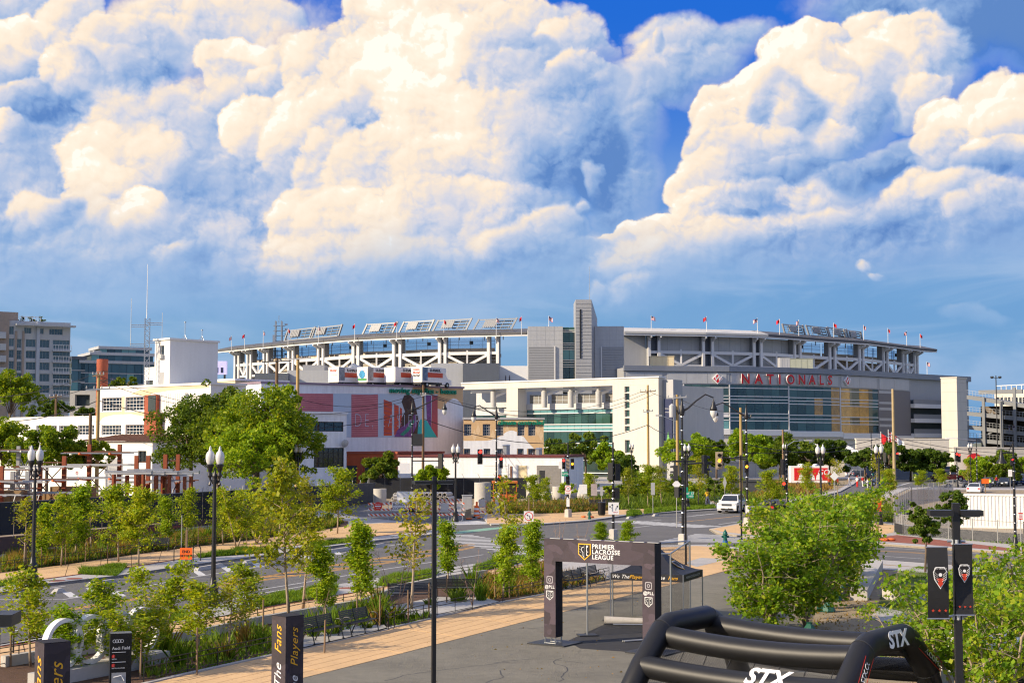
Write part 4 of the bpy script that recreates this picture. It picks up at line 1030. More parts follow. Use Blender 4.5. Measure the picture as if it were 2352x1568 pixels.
# glazed volume behind the frame
zp=V(1300,925)
MB().box(0.5,U(1406),3.6,22,0,zp-0.6).build('office_core',m_inter,of)
MB().box(U(1189),U(1401),3.0,3.58,V(1300,939),zp).build('parapet_band',m_gpan,of);MB().box(U(1073),U(1163),3.0,3.58,V(1110,953),V(1110,938)).build('parapet_band',m_gpan,of)
MB().box(-0.4,U(1163),5,9,V(1110,937),V(1110,895)).build('terrace_wall',m_gpan,of)
gr=[(940,947,m_glassl),(948,973,m_glass2),(975,981,m_glassl),(983,989,m_glassl),(990,1017,m_glass2),(1020,1027,m_glassl),(1030,1056,m_glass2),(1060,1085,m_glass2)]
for r,(ya,yb,mt) in enumerate(gr):
 for x0,x1,n_ in ((1189,1397,13),(1073,1163,6)):
  if x0<1100 and r>2:continue
  for k in range(n_):
   a,b=U(x0)+(U(x1)-U(x0))*k/n_,U(x0)+(U(x1)-U(x0))*(k+1)/n_
   MB().box(a+0.03,b-0.03,3.3,3.36,V(1300,yb),V(1300,ya)).build('pane',mt,of)
  MB().box(U(x0),U(x1),3.1,3.4,V(1300,yb)-0.14,V(1300,yb)+0.02).build('transom',m_stw,of)
for x0,x1 in ((1197,1238),(1247,1299),(1308,1363),(1371,1406)):          # terrace mesh screens
 mb=MB();zt,z0=V(1300,903),V(1300,924);a,b=U(x0),U(x1)
 for k in range(5):u=a+(b-a)*k/4;mb.box(u-0.05,u+0.05,3.05,3.15,z0,zt)
 mb.box(a,b,3.06,3.14,zt-0.1,zt);mb.box(a,b,3.06,3.14,z0+0.6,z0+0.68)
 f=mb.build('terrace_screen',m_steel,of);MB().quad((a,3.12,z0),(b,3.12,z0),(b,3.12,zt),(a,3.12,zt)).build('mesh',M('screen_mesh',(0.20,0.19,0.17),0.7),f)
MB().box(OW.L+0.02,OW.L+2.4,1.5,5,0,19.2).build('banner_wall',m_gpan2,of)
a=OW.L+0.5;bn=MB().box(a,a+1.7,1.25,1.45,4,15.5).build('banner',m_navy,of)
text('banner_text','All the scores',0.26,m_signw,bn,face_mtx((a+.85,1.22,13.6)),0.005);text('banner_text','in the news',0.26,m_signw,bn,face_mtx((a+.8,1.22,12.9)),0.005)
MB().add([(a+0.4,1.2,7.0),(a+.85,1.2,5.6),(a+1.3,1.2,7.2),(a+.85,1.2,9.2)],[(0,1,2,3)]).build('banner_figure',M('banner_green',(0.12,0.35,0.10),0.6,var=0.5),bn)

# ================================================================== storage warehouse with the printed wall
MWl=Wall(AZ(600,875.5,15.6),AZ(1064,887.8,15.6))
mu=house('storage_warehouse',MWl,15.3,40,m_wblock,[],'white storage warehouse with a printed red shutter picture and green lettering',coping=M('purple_coping',(0.25,0.19,0.24),0.7))
def mq(mb,pts,y=-0.03):
 return mb.add([(MWl.uz(x,yy)[0],y,MWl.uz(x,yy)[1]) for x,yy in pts],[tuple(range(len(pts)))])
m_pink=M('print_pink',(0.55,0.20,0.22),0.6,var=0.2,scale=0.5);m_pink2=M('print_dark_red',(0.36,0.08,0.10),0.6,var=0.2);m_pale=M('print_pale_blue',(0.46,0.56,0.66),0.6,var=0.06)
m_orr=M('print_orange_red',(0.55,0.09,0.04),0.6,var=0.2);m_skin=M('print_brown',(0.06,0.035,0.03),0.6,var=0.5,scale=1.0);m_teal=M('print_teal',(0.02,0.42,0.45),0.6,var=0.06);m_purp=M('print_purple',(0.16,0.06,0.22),0.6,var=0.7,scale=2)
pr=mq(MB(),[(687,1004),(1005,1004),(1005,905),(687,903)][::1],-0.02).build('printed_wall',m_pale,mu)
mq(MB(),[(687,948),(765,948),(765,904),(687,903)],-0.035).build('print_shutter',m_pink,mu);mq(MB(),[(806.7,1004),(868,1003),(868,907),(806.7,905)],-0.035).build('print_shutter',m_pink,mu)
for k in range(9):mq(MB(),[(688,907+k*4.6),(764,907+k*4.6),(764,905.5+k*4.6),(688,905.5+k*4.6)],-0.045).build('print_slat',m_pink2,mu)
for k in range(19):mq(MB(),[(807,911+k*5),(867.5,909+k*5+(k-9)*0.25),(867.5,907.5+k*5+(k-9)*0.25),(807,909.5+k*5)],-0.045).build('print_slat',m_pink2,mu)
for x0,x1,ya,yb,yc,yd in ((881,900,917,1000,924,1000),(905,915.5,928,1000,932,990),(918,923,935,990,938,985)):
 mq(MB(),[(x0,yb),(x1,yd),(x1,yc),(x0,ya)],-0.035).build('print_shutter',m_orr,mu)
 for k in range(8):t=(k+0.3)/8;mq(MB(),[(x0,ya+(yb-ya)*t+2),(x1,yc+(yd-yc)*t+2),(x1,yc+(yd-yc)*t),(x0,ya+(yb-ya)*t)],-0.045).build('print_slat',m_pink2,mu)
mq(MB(),[(915,1003),(955,1004),(966,985),(960,960),(955,935),(950,915),(940,906),(928,908),(922,922),(930,945),(921,962)],-0.04).build('print_figure',m_skin,mu)
mq(MB(),[(905,1003),(944,1003.5),(958,975),(953,950),(935,972),(914,985)],-0.05).build('print_scarf',m_purp,mu);mq(MB(),[(918,998),(932,985),(948,962),(952,968),(938,990),(926,1001)],-0.055).build('print_scarf_fold',M('print_green',(0.03,0.25,0.18),0.6,var=0.4),mu)
mq(MB(),[(958,1004),(1003.5,1004),(980,966),(966,962),(960,975)],-0.05).build('print_sleeve',m_teal,mu);mq(MB(),[(990,1004),(1005,1004),(1005,908),(992,908)],-0.037).build('print_doorway',m_pink2,mu)
mq(MB(),[(980,964),(990,985),(990,908),(978,908)],-0.036).build('print_doorway',m_purp,mu)
u,z=MWl.uz(872,967);text('print_lettering','ADE, EASIER',2.9,m_pale,mu,face_mtx((u+0.6,-0.07,z)),0.004,off=-0.085,sx=0.62,spacing=1.35)
u,z=MWl.uz(971,898);gl_=M('green_letter',(0.0,0.22,0.13),0.4,var=0.05);text('sign_lettering','moving supplies - boxes',1.12,gl_,mu,face_mtx((u,-0.2,z)),0.12,off=0.028,sx=1.0,spacing=1.08)
bg_=mq(MB(),[(935,913),(1063.5,958),(1063.5,889.5),(950,888)],-0.012).build('beige_paint_field',m_beige,mu)
arc=[(1008,1090)]+[(1008+55*t,948-34*math.sin(PI*0.5*min(1,t*1.5))+20*max(0,t-0.6) ** 2*6) for t in [k/8 for k in range(9)]]+[(1063.5,1090)]
mq(MB(),arc[::-1],-0.026).build('white_paint_arc',m_wblock,mu)
# projecting wing
WW=Wall(AY(650,1000,186),AY(796,1000,192))
wing=house('warehouse_wing',WW,WW.uz(740,950)[1],14,m_wblock,[(706,968,789,990.5,4,2),(721,1028,790,1073,6,4)],'weathered white wing with two dark steel windows before the printed wall',mf=m_dark,r=0.2,coping=m_wblock)
u,z=WW.uz(787.5,1017.5);MB().lathe([(0.1,0.0),(0.5,0.02),(0.55,0.15),(0.1,0.3)],(0,0,0),14).build('dish',m_gpan,wing).matrix_local=Matrix.Translation((u,-0.4,z))@Matrix.Rotation(PI/2+0.3,4,'X')
# lower beige block
BW=Wall(AY(1064.5,1000,208),AY(1248.7,1000,208))
wn=[(x0,973.5,x1,1000.5,4,4) for x0,x1 in ((1065.5,1082.8),(1108.7,1126),(1141.5,1156.5),(1188.6,1205),(1213.3,1230))]+[(x0,1030,x1,1049,3,2) for x0,x1 in ((1065.5,1083),(1109,1126.7),(1141.5,1156.5),(1188.7,1206),(1213,1230))]
bb=house('storage_annex',BW,BW.uz(1150,963)[1],12,m_beige,wn,'beige storage annex with barred windows and a white wavy painted base',mf=M('window_grey',(0.32,0.32,0.33),0.6),r=0.3,coping=m_gpan)
def wave(t):return 1015-4*t*10+0 if t<0 else (1012-26*math.sin(PI*min(1.0,t/0.75)) ** 1.5*(0.75 if t<.5 else 1)+30*max(0,t-0.62) ** 1.1)
pts=[(1064.6+184*k/24,1012-24*math.exp(-((k/24-0.6)/0.16) ** 2)+(12*max(0,k/24-0.75)/0.25*3)) for k in range(25)]
rects=[BW.rect(*w[:4]) for w in wn]
mb=MB()
for (xa,ya),(xb,yb) in zip(pts,pts[1:]):              # white base, cut round the windows
 ua,ub=BW.uz(xa,1020)[0],BW.uz(xb,1020)[0];za,zb_=BW.uz(xa,ya)[1],BW.uz(xb,yb)[1];um=(ua+ub)/2
 lo=0.0
 cuts=sorted([(r[2],r[3]) for r in rects if r[0]-0.02<um<r[1]+0.02]);seg=[];z0=0.0
 for c0,c1 in cuts:
  seg.append((z0,c0));z0=c1
 seg.append((z0,1e9))
 for s0,s1 in seg:
  ta,tb=min(s1,za),min(s1,zb_)
  if ta>s0 and tb>s0:mb.quad((ua,-0.015,s0),(ub,-0.015,s0),(ub,-0.015,tb),(ua,-0.015,ta))
mb.build('white_paint_wave',m_wblock,bb)
u,z=BW.uz(1197,970.5);text('sign_lettering','climate controlled',0.95,gl_,bb,face_mtx((u,-0.18,z)),0.1,off=0.024,sx=0.97)
dm=M('beige_diamond',(0.68,0.50,0.30),0.8)
for k,x in enumerate((1090,1098,1132,1165,1176,1236,1243)):
 u,z=BW.uz(x,1000-(k % 2)*12);MB().add([(u-0.35,-0.01,z),(u,-0.01,z-0.9),(u+0.35,-0.01,z),(u,-0.01,z+0.9)],[(0,1,2,3)]).build('paint_diamond',dm,bb)
# low shops before it
SW=Wall(AY(914,1060,192),AY(1295,1060,186))
sh=house('workshop_row',SW,5.15,12,m_wblock,[],'long low white workshop with roll door and dark red roof edge',coping=M('dark_red_edge',(0.13,0.03,0.03),0.7))
for nm,x0,x1,y0,y1,mt in (('roll_door',1110,1168,1070,1092,m_white),('door',1191,1210,1069,1093,m_cream),('block_infill',1233,1288,1068.5,1093,M('grey_block',(0.22,0.21,0.20),0.9,var=0.2)),('door',1239,1252,1080,1095,m_dark),('door',1000,1012,1070,1095,m_slate)):
 a=SW.rect(x0,y0,x1,y1);o=MB().box(a[0],a[1],-0.06,0.02,max(0,a[2]-2),a[3]).build(nm,mt,sh)
 if nm == 'roll_door':
  for k in range(8):MB().box(a[0],a[1],-0.085,-0.065,a[2]-1.5+k*0.4,a[2]-1.2+k*0.4).build('slat',m_white,o)
a=SW.rect(1172,1070,1176,1090);MB().box(a[0],a[1],-0.1,0,1,a[3]).build('rust_stain',m_rust,sh)
for x,y0,y1,r in ((1210,1040,1055,0.05),(1225,1028,1052,0.45),(1085,1030,1052,0.06),(1149,1020,1052,0.5)):
 u,z0=SW.uz(x,y1);z1=SW.uz(x,y0)[1];MB().lathe([(r,z0),(r,z1-0.2),(r*1.3,z1-0.18),(r*0.8,z1)],(u,3,0),10).build('roof_vent',m_steel,sh)
SW2=Wall(AY(796,1060,197),AY(912,1060,193))
s2=house('red_workshop',SW2,5.55,12,M('orange_brick',(0.50,0.11,0.04),0.85,var=0.15,scale=1),[],'small orange red workshop with dark doorways beside the white wing',coping=m_brickr)
for x0,x1,y0,y1,mt in ((797,819,1069,1098,m_inter),(838,876,1055,1098,m_inter),(876,910,1056,1098,m_brickr)):
 a=SW2.rect(x0,y0,x1,y1);MB().box(a[0],a[1],-0.04,0.02,0,a[3]).build('doorway',mt,s2)
a=SW2.rect(830,1050,835,1095);MB().box(a[0],a[1],-0.3,-0.045,0,a[3]).build('downpipe',m_brickr,s2)

# ---- box trucks parked on the warehouse roof
m_truckw=M('truck_white',(0.74,0.73,0.71),0.4,var=0.04);m_truckr=M('truck_red',(0.55,0.07,0.03),0.4,var=0.04)
def box_truck(x,label,rear,pic):
 p=AY(x,880,212);tt=Vector((0.62,0.78,0));rz=math.atan2(tt.y,tt.x)
 e=empty('box_truck',(p.x,p.y,15.3),rz,label,'truck','box trucks parked on the warehouse roof')   # local +x = forward, rear at x=0
 b=MB();b.box(0,4.6,-1.1,1.1,0.75,3.0);b.box(4.6,5.4,-1.1,1.1,2.1,3.0);b.build('cargo_box',m_truckw,e)
 MB().box(0,4.8,-0.9,0.9,0.45,0.74).build('chassis',m_dark,e)
 c=MB();c.add([(4.65,y,z) for y in (-0.95,0.95) for z in (0.5,2.05)]+[(5.6,y,2.05) for y in (-0.95,0.95)]+[(6.0,y,1.35) for y in (-0.95,0.95)]+[(6.8,y,1.2) for y in (-0.95,0.95)]+[(6.85,y,0.5) for y in (-0.95,0.95)],
     [(0,1,4,6,8,10),(2,11,9,7,5,3),(1,3,5,4),(4,5,7,6),(6,7,9,8),(8,9,11,10),(0,2,3,1),(0,10,11,2)]);c.build('cab',m_truckw,e)
 MB().quad((5.66,-0.85,1.98),(5.98,-0.85,1.42),(5.98,0.85,1.42),(5.66,0.85,1.98)).build('windscreen',m_glassd,e)
 for x_ in (1.2,5.8):
  for y_ in (-0.9,0.9):
   w=MB().path([(x_,y_-0.13,0.42),(x_,y_+0.13,0.42)],0.42,12).build('wheel',m_tyre,e);MB().path([(x_,y_-0.14,0.42),(x_,y_+0.14,0.42)],0.2,8).build('rim',m_steel,w)
 MB().box(0.9,4.6,-1.13,-1.105,1.5,2.2).build('red_band',m_truckr,e);MB().box(0.0,1.2,-1.14,-1.11,1.0,2.9).build('side_picture',pic,e)
 text('side_lettering','U-HAUL',0.55,M('truck_black',(0.02,0.02,0.03),0.5),e,Matrix.Translation((2.9,-1.14,2.55))@Matrix.Rotation(PI/2,4,'X'),0.01,off=0.02,sx=1.2)
 r=MB().box(-0.04,-0.005,-0.98,0.98,0.85,2.85).build('rear_door',m_truckw,e)
 for k,(tx,z,s,mt) in enumerate(rear):text('rear_lettering',tx,s,mt,e,Matrix.Translation((-0.06,0.0,z))@Matrix.Rotation(-PI/2,4,'Z')@Matrix.Rotation(PI/2,4,'X'),0.01,off=0.01)
 return e
m_tb=M('print_green_text',(0.06,0.30,0.08),0.5);m_tr=M('print_red_text',(0.55,0.08,0.03),0.5)
box_truck(766,'white box truck with a yellow and blue picture and Moving written behind',[('Moving?',2.5,0.42,m_tr),('__________',1.9,0.3,m_tr),('________',1.4,0.3,m_tb)],M('print_yellow_blue',(0.20,0.22,0.25),0.5,var=0.9,scale=1.2))
t2=box_truck(832,'white box truck with a round blue and green picture on its door',[('______',2.6,0.4,m_tr)],M('print_grey_shell',(0.35,0.33,0.30),0.5,var=0.8,scale=1.5))
MB().lathe([(0.6,-0.02),(0.6,0.02)],(0,0,0),18).build('door_picture',M('print_sea',(0.03,0.25,0.45),0.5,var=0.6,scale=1),t2).matrix_local=Matrix.Translation((-0.07,0,1.9))@Matrix.Rotation(PI/2,4,'Y')
MB().box(-0.09,-0.06,-0.9,0.9,1.0,1.3).build('door_picture_base',m_tb,t2)
box_truck(895,'white box truck with a plain rear door and red side band',[],m_truckw)
box_truck(957,'white box truck with Moving and Storing written on its rear door',[('U-HAUL',2.62,0.36,m_tr),('Moving?',2.2,0.42,m_tr),('Storing?',1.75,0.42,M('truck_black',(0.02,0.02,0.03),0.5)),('________',1.2,0.3,m_tb)],M('print_blue_machine',(0.12,0.2,0.3),0.5,var=0.8,scale=1.5))

# ================================================================== old white factory on the left
FW=Wall(AZ(226,890.5,14.4),AZ(484,879.5,14.4))
wf=[(234,913,279,944,6,4),(288,911,334,943,6,4),(233,976,278,999,6,3),(288,975,333,998,6,3)]
fa=house('old_factory',FW,14.2,5.5,m_wwall,wf,'old white painted factory with large gridded windows and pale orange painted curves',r=0.25,coping=m_wwall)
def fq(pts,nm,mt,y=-0.012):
 mb=MB();mb.add([(FW.uz(x,yy)[0],y,FW.uz(x,yy)[1]) for x,yy in pts],[tuple(range(len(pts)))]);return mb.build(nm,mt,fa)
fq([(300,905),(318,897),(345,892),(395,887),(480,882),(480,890),(395,896),(346,903),(346,1000),(336,1000),(336,909)][::-1],'orange_paint_curve',m_cream)
fq([(230,946),(286,946),(286,909),(279.5,911),(279.5,945)][::-1],'orange_paint_curve',m_cream)
fq([(226,972),(236,958),(260,952),(300,950),(336,956),(336,945.5),(226,947)],'orange_paint_curve',m_cream,-0.014)
a=FW.rect(346,907,373.5,1010);MB().box(a[0],a[1],-1.0,0,0,a[3]).build('brick_stack',m_brickr,fa);a=FW.rect(356,908,373,945);MB().box(a[0],a[1],-1.06,-1.005,a[2],a[3]).build('flue_plate',m_inter,fa)
a=FW.rect(374,903,432,947);mb=MB();[mb.box(a[0]+(a[1]-a[0])*k/14+0.02,a[0]+(a[1]-a[0])*(k+0.8)/14,-0.5,0,a[2],a[3]) for k in range(14)];mb.build('ribbed_hood',m_white,fa)
PB=Wall(AY(540,880,205),AY(662,880,212))
house('cream_workshop',PB,PB.uz(600,876)[1],12,m_cream,[(577,884,590,896,3,2),(600,884,612,896,3,2)],'cream workshop roof and wall between factory and warehouse behind tall trees',mf=m_dark,coping=m_white)
# lower wing to the left with hipped brown roof shed
LW=Wall(FW.A-FW.t*26-FW.n*0.5,FW.A+FW.t*0.0-FW.n*0.5)
lw=house('factory_wing',LW,LW.uz(140,956)[1],20,m_wwall,[(83,977,103,998,3,3),(108,977,130,998,3,3),(135,977,172,998,5,3),(179,976,216,999,5,3)],'long low white factory wing with a row of gridded windows',r=0.25)
BS=Wall(AY(188,1030,182),AY(350,1030,170))
bs=house('brown_roof_shed',BS,BS.uz(270,1013)[1],9,m_wwall,[(317,1035,336,1062,2,3)],'white shed with brown hipped metal roof before the factory',mf=m_dark)
h0=BS.uz(270,1012.5)[1];mb=MB();L=BS.L;mb.add([(-0.4,-0.5,h0),(L+0.4,-0.5,h0),(L+0.4,9,h0),(-0.4,9,h0),(2.5,4,h0+.85),(L-2.5,4,h0+.85)],[(0,1,5,4),(1,2,5),(2,3,4,5),(3,0,4)]);rf=mb.build('hipped_roof',m_rust,bs)
for k in range(18):u=0.3+(L-0.6)*k/17;v=min(1,(u+0.4)/2.9,(L+0.4-u)/2.9);MB().bar((u,-0.5,h0+0.03),(u,-0.5+4.5*v,h0+.85*v+0.03),0.05,0.05).build('roof_seam',m_rust,rf)
a=BS.rect(242,1053,282,1090);MB().box(a[0],a[1],-0.05,0.0,0,a[3]).build('shutter',m_gpan2,bs)
# lift tower on the factory
cpt=GX(391,186);t1,t2v=FW.t,Vector((-FW.t.y,FW.t.x,0))
ft=empty('lift_tower',(cpt.x,cpt.y,14.0),FW.rz,'tall plain white lift tower with one small window on the factory roof','tower')
H_=AY(391,780,186).z-14
mb=MB();holes(mb,-3.3,0,0,H_,[(-2.1,-1.25,H_-2.0,H_-0.7)],0.15);shell(mb,-3.3,0,0,H_,7.8);mb.build('wall',m_wwall,ft);MB().box(-3.5,0.2,-0.2,8.0,H_+0.004,H_+0.25).build('coping',m_wwall,ft)
window(ft,(-2.1,-1.25,H_-2.0,H_-0.7),1,2,0.15,m_dark,m_glassd);MB().box(-2.15,-1.3,-0.45,0.1,H_-2.4,H_-1.85).build('air_conditioner',m_gpan,ft)
mb=MB();holes(mb,-5.6,-3.32,0,H_*0.47,[(-5.2,-3.6,0.3,H_*0.2)],0.3);shell(mb,-5.6,-3.32,0,H_*0.47,6);mb.build('annex',m_wwall,ft);MB().box(-5.2,-3.6,0.35,0.4,0.3,H_*0.2).build('opening',m_inter,ft)
MB().box(-2.1,-1.3,-0.05,0,0.1,2.3).build('door',m_gpan2,ft)
for u,v,h in ((-0.2,2.5,2.4),(-0.1,5.2,1.5)):
 mb=MB();mb.tube((u,v,H_),(u,v,H_+h),0.04);mb.tube((u,v,H_+h),(u,v,H_+h+0.15),0.14);[mb.tube((u+0.4*math.cos(q),v+0.4*math.sin(q),H_+0.2),(u,v,H_+0.8),0.025) for q in (0,2.1,4.2)];mb.build('aerial',m_steel,ft)
# radio mast
mp_=GX(336.5,187,0);ma=empty('radio_mast',(mp_.x,mp_.y,14.2),0.2,'lattice radio mast with long whip aerial on the factory roof','mast');hh=AY(336,731,187).z-14.2
lat=MB();w=0.42
for k in range(3):q=2*PI*k/3;lat.tube((w*math.cos(q),w*math.sin(q),0),(w*math.cos(q),w*math.sin(q),hh),0.05,n=5)
for j in range(14):
 for k in range(3):q0,q1=2*PI*k/3,2*PI*(k+1)/3;lat.tube((w*math.cos(q0),w*math.sin(q0),hh*j/14),(w*math.cos(q1),w*math.sin(q1),hh*(j+1)/14),0.03,n=4)
lat.build('lattice',m_steel,ma);MB().tube((0,0,hh),(0,0,hh+7.2),0.06,0.03,6).build('whip_aerial',m_white,ma)
for z,s in ((hh-0.6,2.0),(hh-3.0,2.2),(hh-3.4,-2.1),(hh-0.9,-2.0),(hh-9.5,1.9)):
 mb=MB();mb.tube((0,0,z),(s,0,z),0.05,n=5);mb.tube((0,0,z-0.25),(s,0,z-0.25),0.04,n=5);mb.build('side_arm',m_steel,ma)
for s in (2.0,-2.0):MB().tube((s,0,hh-(9.5 if s>0 else 3.6)),(s,0,hh+(0.8 if s>0 else 2.6)),0.05,0.03,6).build('dipole',m_steel,ma)
# brick chimney
cp=GX(236.7,215);r=12.7/FPX*215;ch=empty('brick_chimney',cp,0,'round red brick chimney rising behind the factory','chimney');zt=AY(236,825,215).z
MB().lathe([(r*1.06,0),(r,zt-1.2),(r*1.03,zt-1.1),(r*1.02,zt),(r*0.8,zt)],n=24).build('stack',m_brickr,ch,smooth=True)
for k in range(5):MB().lathe([(r*1.04,zt-2-k*1.3),(r*1.055,zt-1.9-k*1.3),(r*1.04,zt-1.8-k*1.3)],n=20).build('band',m_rust,ch)

# ================================================================== apartment house and glass offices far left
APt=Vector((0.866,0.5,0));APA=GX(-150,380)
AW=Wall(APA,APA+APt*35.6)
wl=[]
for r in range(5):
 y0=779+r*26;wl+=[(59,y0,82,y0+18,3,1),(90.5,y0+1,113.6,y0+19,3,1),(121,y0+2,160,y0+22,5,2),(38,y0-1,49,y0+20,2,2),(20,y0-2,32,y0+16,2,1)]
wl+=[(20,749,32,768,2,1),(55,752,72,766,3,1),(90,754,100,767,2,1),(113,755,144,769,5,1)]
ap=house('apartment_house',AW,AW.uz(80,738)[1],25,M('haze_tinted_precast',(0.46,0.47,0.48),0.8,var=0.08),wl,'tall tan and grey apartment house with stacked balconies and rooftop shrubs',mf=m_gpan,mg=glass_mat('apartment_glass',(0.16,0.24,0.26),0.2),r=0.35)  # wall grey lifted paler and bluer, distance haze put into the colour
a=AW.rect(-60,735,18.5,920);MB().box(a[0],a[1],-0.6,0,0,a[3]+1.5).build('brick_wing',m_brickt,ap)
for x0,x1 in ((32.6,37.4),(49.5,54)):a=AW.rect(x0,760,x1,920);MB().box(a[0],a[1],-0.3,0,0,a[3]).build('brick_pier',m_brickt,ap)
a=AW.rect(82.5,742,90,905);MB().box(a[0],a[1],-0.5,0,0,a[3]+0.5).build('pilaster',M('pale_blue_grey',(0.42,0.45,0.50),0.6),ap)
for r in range(6):
 a=AW.rect(119,793+r*26,161,805+r*26);f=MB().box(a[0],a[1],-1.6,-0.36,a[2]-0.35,a[2]).build('balcony',m_gpan,ap);mb=MB()
 for k in range(8):u=a[0]+(a[1]-a[0])*k/7;mb.box(u-0.04,u+0.04,-1.58,-1.5,a[2]+0.002,a[3])
 mb.box(a[0],a[1],-1.6,-1.5,a[3]-0.08,a[3]+0.02);mb.build('railing',m_white,f)
 if r<5:
  a=AW.rect(-10,763+r*27,11,775+r*27);MB().box(a[0],a[1],-1.9,-0.62,a[2]-0.3,a[3]).build('balcony',m_gpan,ap)
a=AW.rect(34,746,158,750);MB().box(a[0],a[1]+1.5,-2.2,-0.36,a[2],a[3]).build('cornice',m_gpan,ap)
a=AW.rect(-40,714,45,738);MB().box(a[0],a[1],2,10,a[2]-1,a[3]).build('penthouse',m_brickt,ap)
a=AW.rect(47,726,97,741);mb=MB()
for k in range(9):u=a[0]+(a[1]-a[0])*k/8;mb.box(u-0.06,u+0.06,2,2.1,a[2]-1,a[3])
mb.box(a[0],a[1],2,2.1,a[3]-0.1,a[3]+0.05);mb.build('roof_railing',m_white,ap)
GW=Wall(AY(150,850,440),AY(380,850,455))
go=empty('glass_office',(GW.A.x,GW.A.y,0),GW.rz,'stepped blue glass office block with white floor edges','building')
for x0,x1,yt,yb,dep in ((165,196,824,905,20),(186,360,832,905,20),(217,360,811,832,16),(243,360,795,811,12)):
 a=GW.rect(x0,yt,x1,yb);u0,u1=GW.uz(x0,yt)[0],GW.uz(x1,yt)[0];z0,z1=GW.uz(250,yb)[1],GW.uz(250,yt)[1];yf=20-dep
 MB().box(u0,u1,yf+0.4,22,max(0,z0-3),z1-0.4).build('core',m_inter,go);MB().box(u0-0.6,u1+0.4,yf-0.5,22,z1-0.4,z1+0.5).build('floor_edge',m_gpan if x0>170 else m_slate,go)
 nf=max(1,int(round((z1-z0)/3.6)));nu=max(2,int((u1-u0)/2.2))
 for f_ in range(nf):
  za,zc=z0+(z1-0.4-z0)*f_/nf,z0+(z1-0.4-z0)*(f_+1)/nf
  for k in range(nu):
   ua,ub=u0+(u1-u0)*k/nu,u0+(u1-u0)*(k+1)/nu
   MB().box(ua+0.05,ub-0.05,yf+0.2,yf+0.28,za+0.35,zc).build('pane',glass_mat('blue_glass',(0.10,0.22,0.27),0.2) if random.random()>0.12 else m_glassl,go)
  MB().box(u0,u1,yf+0.1,yf+0.38,za,za+0.33).build('spandrel',m_gpan2,go)
for k in range(4):a=GW.rect(220+k*0,850,226,862);
a=GW.rect(226,803,243,811);MB().box(a[0],a[1],6,12,a[2],a[3]).build('penthouse',m_gpan,go)
# pale concrete frame house between them
PW_=Wall(AY(160,920,330),AY(232,920,330))
pc=house('concrete_garage',PW_,PW_.uz(190,897)[1],14,m_conc,[(172,906,206,932,1,1)],'pale concrete frame building with dark open bay behind trees',mf=m_conc,mg=m_inter,r=1.0)
# video board between factory and stadium
vb=AY(503,844,400);e=empty('video_board',(vb.x,vb.y,0),0,'lavender video board standing beside the stadium roof end','board')
a,b=AY(488,829,400),AY(520,860,400);MB().box(a.x-vb.x,b.x-vb.x,0,1.2,b.z,a.z).build('screen',M('video_lavender',(0.55,0.52,0.85),0.5,var=0.2,scale=0.4,glow=0.25),e)
for s in (-1.5,1.5):MB().bar((s,0.6,0),(s,0.6,b.z),0.5).build('leg',m_dark,e)
for k in range(2):MB().box(-0.9+k*1.4,-0.2+k*1.4,-0.05,-0.005,b.z+0.5,b.z+2.0).build('player_picture',m_navy,e)

# ================================================================== ramp structure and far block on the right
RWl=Wall(AY(2220,950,372),AY(2420,950,360))
rg=empty('ramp_garage',(RWl.A.x,RWl.A.y,0),RWl.rz,'open steel ramp garage with sloping decks, posts and mesh railings','garage')
m_deck=M('deck_steel',(0.20,0.21,0.22),0.6,var=0.06);MB().box(0,RWl.uz(2420,950)[0],13.5,14.5,0,RWl.uz(2260,930)[1]).build('rear_screen',M('brown_block',(.16,.13,.10),.9,var=.2,scale=.4),rg)
for k,(ya,yb) in enumerate(((907,938),(945,965),(976,1000),(1005,1022))):
 u1,z1=RWl.uz(2420,yb);z0=RWl.uz(2220,ya)[1]
 mb=MB();mb.add([(0,0,z0),(u1,0,z1),(u1,14,z1),(0,14,z0),(0,0,z0-1.0),(u1,0,z1-1.0),(u1,14,z1-1),(0,14,z0-1)],[(0,1,2,3),(4,7,6,5),(0,4,5,1),(3,2,6,7),(0,3,7,4)]);d=mb.build('deck',m_deck,rg)
 mb=MB();n_=26
 for q in range(n_+1):t=q/n_;mb.box(u1*t-0.03,u1*t+0.03,-0.05,0.0,z0+(z1-z0)*t+0.003,z0+(z1-z0)*t+1.3)
 mb.bar((0,-0.03,z0+1.3),(u1,-0.03,z1+1.3),0.07);mb.bar((0,-0.03,z0+0.7),(u1,-0.03,z1+0.7),0.05);mb.build('railing',m_steel,d)
for x,yt in ((2259,912),(2300,922),(2330,890),(2365,930)):
 u,z=RWl.uz(x,yt);MB().box(u-0.35,u+0.35,-0.5,0.2,0,z).build('post',m_deck,rg)
a=RWl.rect(2262,946,2340,1020)
for s0,s1 in (((2262,1000),(2290,985)),((2275,948),(2292,960))):
 p,q=RWl.uz(*s0),RWl.uz(*s1);MB().bar((p[0],0.5,p[1]),(q[0],0.5,q[1]),0.4).build('brace',m_deck,rg)
rr=RWl.rect(2228,898,2330,902);MB().box(rr[0],rr[1],8,9,rr[2],rr[3]+0.6).build('upper_beam',m_deck,rg)
RB=Wall(AY(2285,940,470),AY(2460,940,440))
rb=house('cream_block',RB,RB.uz(2320,896)[1],20,m_limes,[(2290+k*17+o,y0,2296+k*17+o,y0+14,1,2) for k in range(8) for o in (0,8) for y0 in (912,940,966)],'cream far apartment block with rows of dark windows beyond the ramp',mf=m_dark,r=0.4)
a=RB.rect(2288,882,2420,897);mb=MB()
for k in range(12):u=a[0]+(a[1]-a[0])*k/11;mb.box(u-0.1,u+0.1,0,0.2,a[2],a[3])
